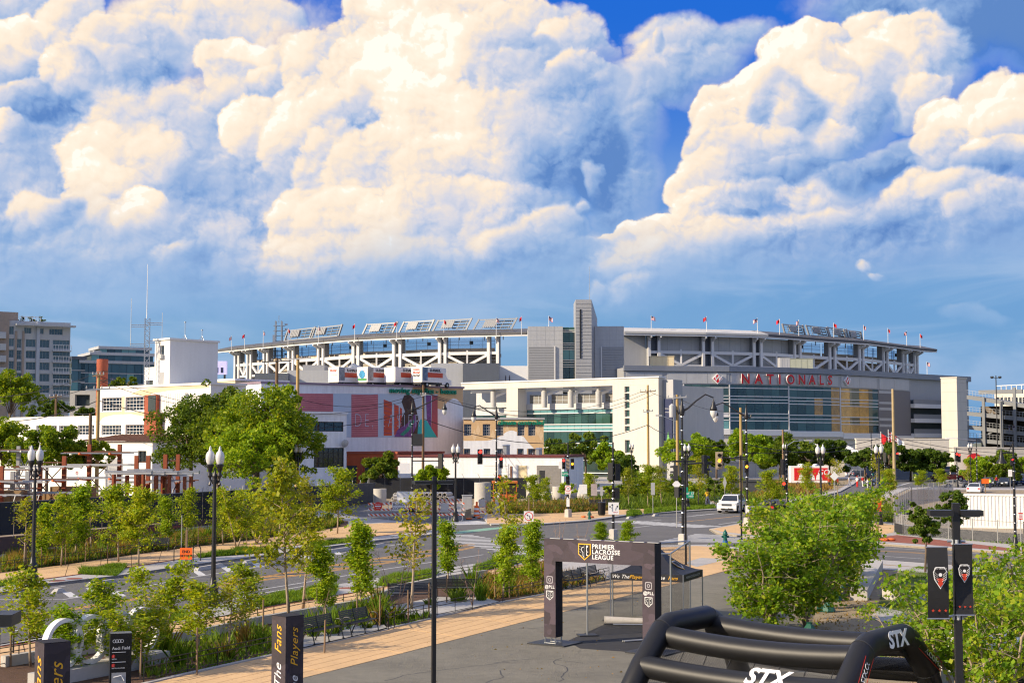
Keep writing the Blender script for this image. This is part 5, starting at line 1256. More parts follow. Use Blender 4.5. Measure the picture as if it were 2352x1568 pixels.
mb.box(a[0],a[1],0,0.2,a[3]-0.2,a[3]);mb.build('roof_pergola',m_white,rb)
# retaining walls, plinths and white tents at the stadium foot
def plain_wall(name,x0,x1,yt,Y,label,mat,cat='wall',dep=1.2,Y1=None):
 W=Wall(AY(x0,yt,Y),AY(x1,yt,Y1 or Y));e=empty(name,(W.A.x,W.A.y,0),W.rz,label,cat);z=W.uz((x0+x1)/2,yt)[1]
 MB().box(0,W.L,0,dep,0,z).build('wall_body',mat,e)
 n_=max(1,int(W.L/3.5))
 MB().box(-0.1,W.L+0.1,-0.12,dep+0.1,z+0.003,z+0.28).build('coping',mat,e)
 for k in range(1,n_):MB().box(W.L*k/n_-0.03,W.L*k/n_+0.03,-0.02,0.0,0,z).build('pilaster_joint',m_conc,e)
 return e,W
plain_wall('retaining_wall',1967,2180,1009,310,'long banded concrete retaining wall below the stadium front',m_limes)
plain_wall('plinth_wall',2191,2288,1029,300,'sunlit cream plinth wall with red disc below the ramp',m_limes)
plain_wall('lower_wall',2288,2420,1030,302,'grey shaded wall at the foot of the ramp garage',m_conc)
plain_wall('navy_fence',1990,2200,1074,270,'dark blue screened fence behind the roadside trees',M('navy_screen',(0.015,0.03,0.075),0.7),'fence',dep=0.1)
plain_wall('grey_hoarding',1650,1762,1106,196,'dark grey construction hoarding beside the avenue',M('hoarding_grey',(0.07,0.075,0.085),0.7),'hoarding',dep=0.1)
plain_wall('entrance_wall',1530,1940,1062,288,'low pale wall running along the stadium lawn',m_limes,dep=0.6)
e=empty('red_disc_sign',AY(2238,1075,299),0,'round red club sign fixed to the cream plinth wall','sign');c=AY(2238,1059,299)-e.location
MB().lathe([(1.7,-0.03),(1.7,0.03)],(0,0,0),24).build('disc',m_redlet,e).matrix_local=Matrix.Translation(c)@Matrix.Rotation(PI/2,4,'X');text('initial','W',2.2,m_signw,e,face_mtx((c.x,-0.05,c.z)),0.01,shear=0.2)
for x0,x1,yt,ye,Y,lb in ((1915,1975,1018,1037,285,'white peaked event tent beside the retaining wall'),(1860,1916,1014,1030,300,'white marquee tent half hidden behind roadside trees')):
 a,b,c=AY(x0,ye,Y),AY(x1,ye,Y),AY((x0+x1)/2,yt,Y);e=empty('event_tent',(c.x,Y,0),0,lb,'tent');hw=(b.x-a.x)/2
 MB().add([(-hw,0,a.z),(hw,0,a.z),(hw,2*hw,a.z),(-hw,2*hw,a.z),(0,hw,c.z)],[(0,1,4),(1,2,4),(2,3,4),(3,0,4)]).build('canopy',m_white,e)
 MB().box(-hw,hw,-0.02,0.02,a.z-1.0,a.z-0.003).build('valance',m_white,e)
 for sx in (-1,1):
  for yy in (0,2*hw):MB().tube((sx*hw,yy,0),(sx*hw,yy,a.z),0.06).build('leg',m_steel,e)
# rooftop plant on the facade terrace
for x0,x1,y0,y1,Y,mt,lb in ((1493,1549,818.6,843,342,m_cream,'cream rooftop air handling unit behind the name sign'),(1815,1868,824,848,356,M('green_grey_unit',(0.40,0.42,0.33),0.6),'greenish rooftop air handling unit beside the duct box'),(1791,1815,822,848,356,m_gpan,'pale galvanised duct box on the stadium terrace')):
 a,b=AY(x0,y0,Y),AY(x1,y1,Y);e=empty('rooftop_unit',((a.x+b.x)/2,Y,b.z),0,lb,'rooftop unit');w=(b.x-a.x)/2;h=a.z-b.z
 MB().box(-w,w,0,3,0,h).build('casing',mt,e);[MB().box(-w+(2*w)*k/4+0.08,-w+2*w*(k+1)/4-0.08,-0.06,-0.005,0.2,h-0.2).build('access_panel',mt,e) for k in range(4)]
 MB().box(-w-0.06,w+0.06,-0.1,3.05,h+0.003,h+0.12).build('lid',mt,e)
e=empty('roof_duct',AY(1070,870,345)*1,0);e.location=(AY(818,850,350).x,350,22.5);tag(e,'curved silver ventilation duct on the podium roof','duct');pts=[(-1.9+0,0,0.5),(-1.8,0,2.2),(-0.8,0,3.0),(1.2,0,2.2),(4,0,1.2),(9,0,1.0)]
MB().path(pts,[0.9,1.0,1.0,0.9,0.7,0.7],12).build('duct',m_steel,e,smooth=True);MB().box(5,7,-0.9,0.9,0,2.2).build('fan_box',m_gpan,e)
# ------------------------------------------------------------------ trees and plants
lf_young=leaf_mat('leaf_yellow_green',(0.13,0.22,0.012),(0.27,0.37,0.016),(0.43,0.44,0.03),0.45)
lf_olive=leaf_mat('leaf_olive',(0.16,0.21,0.015),(0.28,0.33,0.02),(0.44,0.38,0.03),0.45)
lf_green=leaf_mat('leaf_mid_green',(0.06,0.11,0.012),(0.11,0.18,0.018),(0.20,0.25,0.03),0.42)
lf_bright=leaf_mat('leaf_bright_green',(0.13,0.24,0.012),(0.24,0.37,0.018),(0.36,0.44,0.03),0.46)
lf_big=leaf_mat('leaf_broad_green',(0.085,0.16,0.012),(0.19,0.29,0.016),(0.36,0.40,0.03),0.45)
lf_dark=leaf_mat('leaf_dark_green',(0.04,0.085,0.012),(0.085,0.15,0.018),(0.15,0.21,0.025),0.42)
lf_straw=leaf_mat('straw_grass',(0.16,0.12,0.03),(0.27,0.18,0.05),(0.34,0.20,0.06),0.35)
lf_lawn=leaf_mat('verge_grass',(0.07,0.14,0.012),(0.12,0.22,0.016),(0.20,0.28,0.03),0.4)
m_bark=M('young_bark',(0.33,0.26,0.19),0.9,var=0.25,scale=8,bump=0.3)
m_barkd=M('old_bark',(0.15,0.11,0.08),0.95,var=0.3,scale=5,bump=0.5)
m_twig=M('bare_twig',(0.33,0.22,0.15),0.9,var=0.2)

def leaves(name,C,size,mat,rng,flat=0.0,aspect=0.62,mats2=None):
 """diamond leaves at the points C, random tilt; flat=1 lays them level"""
 n=len(C);t=rng.normal(size=(n,3));t[:,2] *= (1-flat);t /= np.linalg.norm(t,axis=1)[:,None]+1e-9
 b=rng.normal(size=(n,3));b -= t*(b*t).sum(1)[:,None];b /= np.linalg.norm(b,axis=1)[:,None]+1e-9
 s=(size*rng.uniform(0.45,1.5,n))[:,None]
 k=np.cross(t,b)*s*0.12
 V=np.stack([C-t*s*0.5,C+b*s*aspect*0.5+k,C+t*s*0.5,C-b*s*aspect*0.5+k],1).reshape(-1,3)
 F=np.arange(4*n).reshape(n,4)
 return np_mesh(name,V,F,mat)

def young_tree(seed,h=4.2,base=0.25,spread=0.9,nb=16,per=70,leaf=0.125,mat=lf_young,up=0.75,stems=1,bare=False,r0=0.045,clump=0.16):
 rng=np.random.default_rng(seed);tr=MB();pts=[]
 for s_ in range(stems):
  lean=rng.uniform(-0.06,0.06,2) if stems == 1 else np.array([math.cos(s_*2.4+seed)*0.28,math.sin(s_*2.4+seed)*0.28])
  hh=h*(1 if s_ == 0 else rng.uniform(0.75,0.98));P=[]
  for k in range(7):
   t=k/6;P.append(Vector((lean[0]*hh*t+rng.normal()*0.03*t,lean[1]*hh*t+rng.normal()*0.03*t,hh*t)))
  tr.path(P,[r0*(1-0.85*k/6) for k in range(7)],6)
  for k in range(nb // stems if stems>1 else nb):
   t=base+(0.97-base)*((k+rng.uniform(0,1))/(nb // stems if stems>1 else nb));i=min(5,int(t*6));o=P[i].lerp(P[i+1],t*6-i)
   a=rng.uniform(0,2*PI);ln=spread*(1.15-0.75*t)*rng.uniform(0.55,1.2)*(1.0 if t>base+0.12 else 0.75)
   dr=Vector((math.cos(a),math.sin(a),up*rng.uniform(0.6,1.5))).normalized();q=o+dr*ln;m=o.lerp(q,0.5)+Vector((0,0,-0.03*ln))
   tr.path([o,m,q],[r0*0.35,r0*0.25,r0*0.1],4,cap=False)
   for w in range(3 if bare else 2):
    b_=o.lerp(q,rng.uniform(0.3,0.8));e2=b_+Vector((rng.normal(),rng.normal(),abs(rng.normal())*0.8+0.3)).normalized()*ln*0.5
    tr.path([b_,e2],[r0*0.18,r0*0.07],4,cap=False)
    pts+=[(b_.lerp(e2,x),clump*0.7) for x in (0.5,1.0)]
   pts+=[(o.lerp(q,x),clump) for x in (0.25,0.5,0.75,1.0)]
  pts+=[(P[k],clump*0.8) for k in range(3,7) if k/6>base+0.2]
 C=np.concatenate([np.array(p)[None,:]+rng.normal(size=(max(1,int(per*rng.gamma(1.3,0.9)/6)),3))*np.array([c,c,c*0.9]) for p,c in pts])
 return tr.mesh('trunk',m_twig if bare else m_bark,True),(None if bare else leaves('crown',C,leaf,mat,rng))

def big_tree(seed,h,rw,rh,mat,n=9000,leaf=0.34,clumps=60,trunk=0.2,hollow=0.35,squash=1.0):
 rng=np.random.default_rng(seed);tr=MB();cz=h-rh
 tr.path([(0,0,0),(0.1,0.05,cz*0.5),(0.0,0.1,cz),(0.1,0,cz+rh*0.6)],[trunk,trunk*0.8,trunk*0.6,trunk*0.2],8)
 d=rng.normal(size=(clumps,3));d /= np.linalg.norm(d,axis=1)[:,None];rad=rng.uniform(hollow,1.0,clumps)[:,None]
 d[:,2]=np.where(d[:,2]<-0.75,-d[:,2],d[:,2])
 cc=d*rad*np.array([rw,rw,rh*0.92])+np.array([0,0,cz]);cr=rng.uniform(0.10,0.30,clumps)*min(rw,rh)
 for k in range(0,clumps,4):
  tr.path([(0,0,cz*0.75),tuple((cc[k]*0.5+np.array([0,0,cz])*0.5)),tuple(cc[k])],[trunk*0.4,trunk*0.22,trunk*0.06],5,cap=False)
 w=cr ** 2;w /= w.sum();idx=rng.choice(clumps,n,p=w);q=rng.normal(size=(n,3));q /= np.linalg.norm(q,axis=1)[:,None];q *= rng.uniform(0.35,1.05,n)[:,None] ** 0.6
 C=cc[idx]+q*cr[idx][:,None]*np.array([1,1,0.8]);C=C[C[:,2]>0.15*h*0.3]
 return tr.mesh('trunk',m_barkd,True),leaves('crown',C,leaf,mat,rng,0.3)

def plant_tree(name,meshes,loc,rz,sc,label,cat='tree',group=None):
 e=empty(name,loc,rz,label,cat,group);e.scale=sc if hasattr(sc,'__len__') else (sc,)*3
 obj('trunk',meshes[0],e)
 if meshes[1]:obj('crown',meshes[1],e)
 return e
YT=[young_tree(11,4.2,0.24,1.35,22,78,up=0.9),young_tree(12,4.0,0.2,1.0,24,95,mat=lf_bright,up=1.1),young_tree(13,4.4,0.28,1.35,20,62,mat=lf_olive,up=0.8),
      young_tree(14,3.9,0.2,1.3,26,85,mat=lf_young,stems=2,up=0.9),young_tree(15,4.0,0.3,1.1,15,36,leaf=0.12,mat=lf_olive),young_tree(16,4.0,0.12,0.8,26,115,mat=lf_bright,up=1.2,clump=0.16),
      young_tree(17,4.2,0.26,1.6,28,110,mat=lf_young,up=0.75)]
BARE=[young_tree(21,3.6,0.3,1.0,12,bare=True,stems=3,up=1.3,r0=0.03),young_tree(22,3.2,0.3,0.9,12,bare=True,stems=2,up=1.4,r0=0.03)]
def zy(yb,yt):return (yb-yt)*(CAM_H*FPX/(yb-HORIZON))/FPX      # height of a thing from its foot and top rows
side=['in the near mulch bed','in the bed across the street','in the corner bed','on the island verge']
ytl=[  # x, foot row, top row, kind, place
 (70,1530,1330,0,0,'leafy sapling with pale stem beside the bike hoops'),(225,1545,1352,0,0,'pale stemmed sapling growing before the white ring sculpture'),(355,1500,1290,3,0,'forked sapling with airy yellow green crown behind the black directory'),(160,1560,1400,1,0,'narrow green sapling standing right before the rings'),(290,1548,1395,3,0,'bushy sapling half covering the last ring'),(335,1535,1375,4,0,'thin sapling with sparse leaves beside the directory sign'),
 (455,1505,1350,0,0,'slim sapling with upright leaves tied to a stake'),(525,1503,1325,4,0,'sparse sapling rising beside the fluted lamp post foot'),(566,1455,1310,0,0,'narrow pale sapling in front of the grass verge'),(664,1430,1095,2,0,'tall white stemmed sapling with olive crown'),(695,1400,1190,2,0,'olive leaved sapling behind the tall white stemmed one'),
 (750,1430,1255,1,0,'narrow sapling behind the bench with leafy base'),(830,1400,1202,5,0,'bright dense columnar sapling beside the bench'),(945,1400,1135,4,0,'tall yellowing sapling behind the iron railing'),(1030,1345,1200,1,0,'bright bushy sapling behind the long bench'),
 (1155,1375,1215,1,0,'broad bright sapling in the reedy bed'),(1222,1355,1200,5,0,'dense bright sapling beside the printed arch'),(1165,1330,1100,4,0,'tall reddish yellow sapling near the left turn sign'),(1380,1262,1200,5,0,'small bright sapling behind the arch, beside its twin'),(1440,1266,1198,5,0,'small dense sapling behind the arch near the lane sign'),
 (56,1305,1145,4,1,'thin sapling with bare lower stem beyond the first lamp'),(98,1290,1160,5,1,'bright round sapling beside the first lamp post'),(140,1300,1150,0,1,'leaning sapling in the far bed with open crown'),(172,1285,1120,1,1,'tall narrow green sapling before the dark fence'),(208,1275,1150,4,1,'half bare sapling before the brick wall'),
 (272,1290,1132,6,1,'wide yellow green sapling with fanning branches'),(318,1300,1140,6,1,'broad yellow green sapling beside the wide fanning one'),(385,1255,1143,1,1,'green sapling before the shaded fence near a bench'),(428,1245,1133,0,1,'spreading sapling behind the orange detour sign'),(512,1250,1135,0,1,'yellowish sapling beyond the second lamp post'),
 (543,1262,1120,3,1,'dense olive sapling before the fence corner'),(590,1250,1115,3,1,'upright green sapling behind the far railing'),(640,1240,1105,6,1,'leafy sapling under the tall roadside tree'),(700,1235,1110,2,1,'yellow tinged sapling beside the third lamp post'),(775,1225,1090,6,1,'wide sapling with spreading crown before the grey screen'),
 (1225,1175,1100,6,2,'feathery sapling in the corner bed beside the concrete rings'),(1252,1172,1104,0,2,'slender sapling in the corner bed behind low railing'),(1352,1160,1095,6,2,'light green sapling behind the white notice boards'),(1445,1165,1085,2,2,'yellow olive sapling behind the double signal'),(1488,1165,1078,6,2,'golden sapling beside the brown pole'),(1520,1162,1080,2,2,'rusty yellow sapling beside the avenue'),
 (1604,1160,1060,2,2,'tall golden sapling beside the woman walking'),(1678,1150,1078,6,2,'golden sapling before the dark hoarding'),(1770,1178,1090,6,3,'round golden sapling behind the black car'),(1855,1150,1072,0,3,'pale feathery sapling beside the red vehicle'),(1925,1150,1055,4,3,'thin sapling beside the tall tan pole'),(2045,1150,1085,6,3,'yellow sapling beyond the orange arrow sign'),
 (2115,1130,1085,6,3,'wide yellow shrub like sapling above the chain link fence'),(2160,1128,1082,6,3,'golden shrub like sapling next to the white container'),(2012,1140,1040,4,3,'thin climbing sapling round a distant lamp'),(2225,1118,1065,4,3,'rusty thin sapling behind the white car')]
for i,(x,yb,yt,k,pl,lb) in enumerate(ytl):
 h=zy(yb,yt);b=G(x,yb,KH);w=min(1.35,max(0.9,h/3.5))*1.15
 plant_tree('young_tree',YT[k],b,i*2.399,(w,w,h/4.15),lb+(' '+side[pl] if len(lb.split())<9 else ''),'young tree','young street trees')
for x,yb,yt,k,lb in ((730,1462,1345,0,'leafless forked sapling behind the black bench'),(910,1420,1255,0,'bare twiggy sapling beside the railing corner'),(1085,1392,1255,1,'bare sapling between the two long benches'),(1285,1270,1190,0,'bare reddish sapling behind the printed arch top'),(1335,1268,1192,1,'leafless sapling behind the arch beside a leafy one')):
 h=zy(yb,yt);plant_tree('bare_sapling',BARE[k],G(x,yb,KH),x,(h/3.5,)*3,lb,'sapling','bare saplings')
# stakes beside the saplings
stake=MB().tube((0,0,0),(0.02,0,1.35),0.035,0.03,6).mesh('stake',m_wood)
for i,(x,yb) in enumerate(((322,1560),(24,1530),(452,1550),(745,1500),(820,1440),(938,1432),(985,1420),(1137,1375),(1170,1372),(1244,1350),(1190,1340),(872,1440),(604,1470),(150,1298),(196,1290),(247,1295),(330,1262),(455,1255),(566,1260),(700,1232),(60,1305),(95,1300),(126,1288),(1026,1385),(880,1400))):
 b=G(x,yb,KH);o=obj('tree_stake',stake,None,b,x*0.7,(1,1,random.uniform(0.8,1.1)));tag(o,'grey wooden tree stake driven in beside a sapling','stake','wooden tree stakes')

# ---- larger trees
def btree(name,x,Y,top,wpx,seed,mat,label,n=8000,leaf=0.34,bottom=None,clumps=60,gz=0.0,group=None,trunk=0.22,depthk=1.0):
 t=AY(x,top,Y);rw=wpx/2/FPX*Y;bz=AY(x,bottom,Y).z if bottom else 1.5;h=t.z-gz;rh=max(1.0,(t.z-bz)/2)
 return plant_tree(name,big_tree(seed,h,rw,rh,mat,n,leaf,clumps,trunk),(t.x,Y,gz),seed,(1,depthk,1),label,'tree',group)
btree('roadside_tree',590,128,880,250,31,lf_big,'tall sunlit yellow green tree above the fence corner',17000,0.28,1120,120,trunk=0.3)
btree('roadside_tree',440,138,905,190,32,lf_green,'dark wispy tree beside the tall sunlit one',11000,0.28,1115,90,trunk=0.25)
btree('roadside_tree',505,134,852,150,33,lf_green,'deep green tree rising behind the tall sunlit tree',9000,0.28,1105,80)
btree('roadside_tree',668,130,940,150,34,lf_big,'spreading sunlit tree beside the white wing',9000,0.26,1125,70)
btree('roadside_tree',585,124,965,220,43,lf_bright,'lower sunlit tree filling the fence corner',9000,0.25,1135,80)
btree('roadside_tree',655,131,880,90,35,lf_bright,'narrow bright tree top beside the utility poles',4500,0.28,1020,40)
btree('yard_tree',25,230,848,150,36,lf_big,'large rounded green tree beside the apartment house',8000,0.42,960,60)
btree('yard_tree',118,250,915,110,37,lf_dark,'dark green tree behind the low factory wing',5000,0.42,985,40)
btree('yard_tree',285,260,862,80,38,lf_green,'green tree top showing beside the brick chimney',3000,0.42,905,30)
btree('yard_tree',205,255,930,70,39,lf_dark,'small dark tree before the concrete bay',3000,0.4,985,30)
btree('yard_tree',10,150,958,170,40,lf_big,'bushy green tree at the rack yard edge',10000,0.3,1100,70)
btree('yard_tree',112,148,968,170,41,lf_big,'wide drooping tree behind the lamp globes',11000,0.3,1095,70)
btree('yard_tree',205,150,1000,120,42,lf_big,'feathery green tree beside the brown roof shed',6000,0.28,1090,50)
for i,(x,Y,top,w,bot,mt,lb) in enumerate(((1270,262,1000,70,1052,lf_green,'green street tree before the office glass'),(1345,255,990,110,1060,lf_green,'wide green street tree before the green glass bands'),(1400,250,1010,60,1075,lf_bright,'yellowing street tree beside the pale end wall'),(1432,240,1040,70,1100,lf_dark,'low dark evergreen at the end wall foot'),
     (1575,262,990,110,1072,lf_bright,'bright street tree before the banner wall'),(1625,280,1005,60,1065,lf_dark,'shaded tree beside the bright one at the entrance'),(1715,256,985,120,1068,lf_bright,'large bright tree below the glass wall'),(1790,275,990,100,1060,lf_green,'dark leafy tree below the glass wall'),(1800,262,1015,60,1062,lf_green,'mid green tree beside the red vehicle'),
     (1860,268,1004,110,1066,lf_green,'rounded tree with dense crown by the white lamp'),(1905,272,1010,90,1068,lf_dark,'dark clipped tree before the marquee'),(1985,262,1020,90,1068,lf_dark,'dark flat crowned tree before the retaining wall'),(2040,258,1018,100,1072,lf_dark,'wide dark tree beside the tan pole'),(2090,262,1026,90,1076,lf_dark,'dense dark tree behind the red pickup'),(2145,258,1030,100,1078,lf_dark,'flat dark tree before the navy fence'),
     (2255,240,1046,90,1096,lf_bright,'bright small tree before the red disc'),(2310,236,1036,70,1096,lf_green,'green tree beside the far signals'),(2345,250,1045,60,1090,lf_bright,'sunlit tree at the ramp garage foot'),(875,180,1036,70,1108,lf_green,'slender shrubby tree before the orange workshop'),(990,178,1065,70,1100,lf_bright,'green shrub tree behind the stacked pipes'),(1645,275,1010,70,1060,lf_green,'green tree beside the entrance poles'))):
 btree('street_tree',x,Y,top-2,w*1.3,50+i,mt,lb,int(2600+w*42),0.46,bot+26,44,group='street trees before the stadium')
for i,(x,Y,top,w,bot,lb) in enumerate(((2122,78,1158,72,1262,'dark round headed street tree on the brick verge'),(2185,82,1120,74,1232,'dark street tree before the white container'))):
 btree('verge_tree',x,Y,top,w,80+i,lf_dark,lb,3800,0.17,bot,50,group='street trees on the brick verge',trunk=0.07)
for i in range(5):pass
for x,Y,h in ((57,385,3.2),(80,386,3.0),(86,387,2.6),(103,388,3.2)):
 p=AW.at(AW.uz(x,738)[0],AW.uz(80,738)[1],-5);plant_tree('roof_shrub',big_tree(int(x),h*1.6,0.7,h*0.7,lf_dark,500,0.4,14,0.1),p-Vector((0,0,2.2)),0,(1.5,1.5,.85),'dark clipped conifer on the apartment house roof','shrub','conifers on the apartment roof')

# ---- the leafy multi-stemmed trees on the right
def stem_tree(seed,h,spread,n,leaf,mat,stems=6,low=0.18,r0=0.06):
 rng=np.random.default_rng(seed);tr=MB();tips=[]
 for s_ in range(stems):
  a=2*PI*s_/stems+rng.uniform(-0.4,0.4);ln=h*rng.uniform(0.75,1.0);lean=rng.uniform(0.25,0.75)*spread/h
  P=[Vector((0,0,0))]
  for k in range(1,7):t=k/6;P.append(Vector((math.cos(a)*lean*ln*t ** 1.15+rng.normal()*0.06,math.sin(a)*lean*ln*t ** 1.15+rng.normal()*0.06,ln*t*(1-0.12*t))))
  tr.path(P,[r0*(1-0.86*k/6) for k in range(7)],6)
  for k in range(11):
   t=low+(1-low)*(k+rng.uniform())/11;i=min(5,int(t*6));o=P[i].lerp(P[i+1],t*6-i);b=rng.uniform(0,2*PI)
   q=o+Vector((math.cos(b),math.sin(b),rng.uniform(0.0,0.9))).normalized()*spread*rng.uniform(0.25,0.6)*(1.1-0.5*t)
   tr.path([o,o.lerp(q,0.5)+Vector((0,0,0.05)),q],[r0*0.3,r0*0.2,r0*0.08],4,cap=False);tips.append((np.array(o),np.array(q)))
   for w in range(2):
    m_=o.lerp(q,rng.uniform(0.4,0.9));e2=m_+Vector((rng.normal(),rng.normal(),rng.normal()*0.6)).normalized()*spread*0.22
    tr.path([m_,e2],[r0*0.14,r0*0.05],4,cap=False);tips.append((np.array(m_),np.array(e2)))
 wt=rng.gamma(0.7,1.0,len(tips));idx=rng.choice(len(tips),n,p=wt/wt.sum());u=rng.uniform(0.15,1.08,n)[:,None]
 A=np.array([t[0] for t in tips])[idx];B=np.array([t[1] for t in tips])[idx]
 C=A+(B-A)*u+rng.normal(size=(n,3))*0.13
 return tr.mesh('trunk',m_bark,True),leaves('crown',C,leaf,mat,rng,0.35,0.85)
lf_red=leaf_mat('leaf_heart_green',(0.10,0.20,0.014),(0.20,0.34,0.02),(0.36,0.40,0.03),0.45)
ST=[stem_tree(91,4.6,3.3,7600,0.14,lf_red,8,0.12),stem_tree(92,5.2,3.0,8000,0.14,lf_red,8,0.15),stem_tree(93,4.4,2.3,3400,0.12,lf_red,6,0.35)]
for i,(x,yb,h,k,s,lb) in enumerate(((1767,1450,3.9,0,1.0,'wide leafy multi stemmed tree with pale exposed stems'),(1850,1440,4.8,1,1.05,'leafy multi stemmed tree second in the green bag row'),(1900,1398,5.4,1,1.1,'leafy multi stemmed tree third in the green bag row'),(1921,1368,5.4,0,1.1,'leafy multi stemmed tree fourth in the green bag row'),(1936,1342,5.3,1,1.15,'last leafy multi stemmed tree beside the low concrete wall'),(1815,1370,4.5,0,1.05,'leafy multi stemmed tree behind the widest one'))):
 plant_tree('multi_stem_tree',ST[k],G(x,yb,KH),i*1.9+0.4,(s,s,h/(4.6,5.2,4.4)[k]),lb,'tree','multi-stemmed trees')
for i,(x,Y,k,s,sz,lb) in enumerate(((2195,35.5,2,0.98,0.98,'open leafy tree with many bare stems behind the banner pole'),(2262,33.5,2,0.95,1.02,'open leafy tree over the white trailer'),(2085,41,2,0.8,0.62,'low spreading leafy tree beside the pale walk'),(2400,40,2,1.1,1.08,'leafy tree at the lawn edge beside the side street'),(2330,45,0,0.8,0.8,'leafy tree standing on the lawn behind the trailer'))):
 plant_tree('multi_stem_tree',ST[k],GX(x,Y,KH),i*2.3,(s,s,sz),lb,'tree','multi-stemmed trees')

# ---- grasses and bed plants
def tuft_mesh(seed,n,r,h,mat,w=0.02,lean=0.5):
 rng=np.random.default_rng(seed);a=rng.uniform(0,2*PI,n);rr=r*np.sqrt(rng.uniform(0,1,n));B=np.stack([rr*np.cos(a),rr*np.sin(a),np.zeros(n)],1)
 d=rng.normal(size=(n,2))*lean;hh=h*rng.uniform(0.5,1.1,n);T=B+np.stack([d[:,0]*hh*0.6,d[:,1]*hh*0.6,hh],1);b2=rng.uniform(0,2*PI,n);S=np.stack([np.cos(b2),np.sin(b2),np.zeros(n)],1)*w
 Mid=(B+T)/2+np.array([0,0,0.1*h]);V=np.stack([B-S,B+S,Mid+S*0.8,T,Mid-S*0.8],1)
 F=np.arange(5*n).reshape(n,5);return np_mesh('blades',V.reshape(-1,3),F,mat)
def scatter_blades(name,poly,dens,h,mat,seed,w=0.022,lean=0.5,z=KH):
 """grass standing inside a ground polygon; nobody could count it"""
 rng=np.random.default_rng(seed);P=np.array([(p.x,p.y) for p in poly]);lo,hi=P.min(0),P.max(0);ar=(hi-lo).prod();n=int(min(60000,ar*dens));q=rng.uniform(lo,hi,(n,2));ins=np.zeros(n,bool);j=len(P)-1
 for i in range(len(P)):
  c=((P[i,1]>q[:,1]) != (P[j,1]>q[:,1])) & (q[:,0]<(P[j,0]-P[i,0])*(q[:,1]-P[i,1])/(P[j,1]-P[i,1]+1e-12)+P[i,0]);ins ^= c;j=i
 q=q[ins];n=len(q);B=np.concatenate([q,np.full((n,1),z)],1);hh=h*rng.uniform(0.45,1.1,n)*(0.65+0.5*np.sin(q[:,0]*2.1+1)*np.sin(q[:,1]*1.7));hh=np.maximum(hh,h*0.25)
 d=rng.normal(size=(n,2))*lean;T=B+np.stack([d[:,0]*hh,d[:,1]*hh,hh],1);a=rng.uniform(0,2*PI,n);S=np.stack([np.cos(a),np.sin(a),np.zeros(n)],1)*w
 V=np.stack([B-S,B+S,T],1).reshape(-1,3);me=np_mesh(name,V,np.arange(3*n).reshape(n,3),mat);o=obj(name,me);o['kind']='stuff';return o
verges=[[(588,1380),(600,1372),(722,1351),(775,1345),(770,1366),(740,1374),(655,1387),(600,1395)],[(880,1327),(994,1311),(1004,1318),(994,1329),(890,1347),(868,1345)],[(1098,1297),(1195,1281),(1208,1290),(1100,1313),(1088,1308)],
          [(178,1318),(268,1322),(290,1302),(262,1300),(190,1309)],[(456,1281),(626,1268),(622,1260),(560,1262),(456,1274)],[(706,1256),(818,1244),(812,1238),(720,1246)],[(-40,1352),(40,1342),(38,1334),(-40,1342)],
          [(230,1432),(330,1417),(420,1404),(420,1424),(300,1440)],[(1480,1180),(1560,1172),(1645,1167),(1640,1160),(1560,1164),(1480,1170)],[(1700,1164),(1745,1161),(1740,1155),(1700,1158)],[(1440,1187),(1475,1181),(1470,1172),(1440,1175)],[(1757,1190),(1800,1184),(1800,1178),(1760,1180)]]
for i,v in enumerate(verges):scatter_blades('verge_grass',gp(v,KH),520 if i<8 else 160,0.34,lf_lawn,200+i,0.03 if i<8 else 0.05)
beds_=[([(330,1560),(431,1546),(626,1503),(690,1490),(690,1464),(591,1440),(431,1476),(300,1500)],22),([(905,1440),(1004,1417),(985,1412),(890,1430)],60),([(1110,1378),(1258,1362),(1390,1332),(1300,1320),(1255,1302),(1115,1328),(1105,1370)],70),([(760,1462),(868,1424),(835,1396),(700,1428),(660,1440),(700,1460)],40)]
for i,(v,dn) in enumerate(beds_):
 scatter_blades('bed_grass',gp(v,KH),dn,0.6,lf_lawn if i != 2 else lf_straw,230+i,0.035,0.35);scatter_blades('bed_undergrowth',gp(v,KH),dn*0.7,0.45,lf_green,240+i,0.05,0.6)
fb=[(0,1314),(154,1294),(300,1273),(430,1256),(600,1235),(760,1212),(790,1199),(700,1199),(560,1214),(300,1247),(0,1289)]
scatter_blades('far_bed_grass',gp(fb,KH),60,0.75,lf_straw,250,0.045,0.4);scatter_blades('far_bed_undergrowth',gp(fb,KH),70,0.6,lf_lawn,251,0.06,0.5);scatter_blades('far_bed_weeds',gp(fb,KH),30,0.9,lf_green,252,0.07,0.4)
scatter_blades('corner_bed_grass',gp([(1120,1180),(1290,1178),(1400,1171),(1400,1152),(1290,1156),(1120,1160)],KH),30,0.8,lf_straw,253,0.08,0.4);scatter_blades('corner_bed_undergrowth',gp([(1120,1180),(1290,1178),(1400,1171),(1550,1166),(1630,1158),(1500,1135),(1400,1140),(1290,1156),(1120,1160)],KH),18,0.8,lf_green,254,0.10,0.5)
scatter_blades('avenue_weeds',gp([(1400,1160),(1640,1150),(1700,1140),(1740,1120),(1500,1115),(1400,1125)],KH),6,1.0,lf_green,255,0.16,0.6)
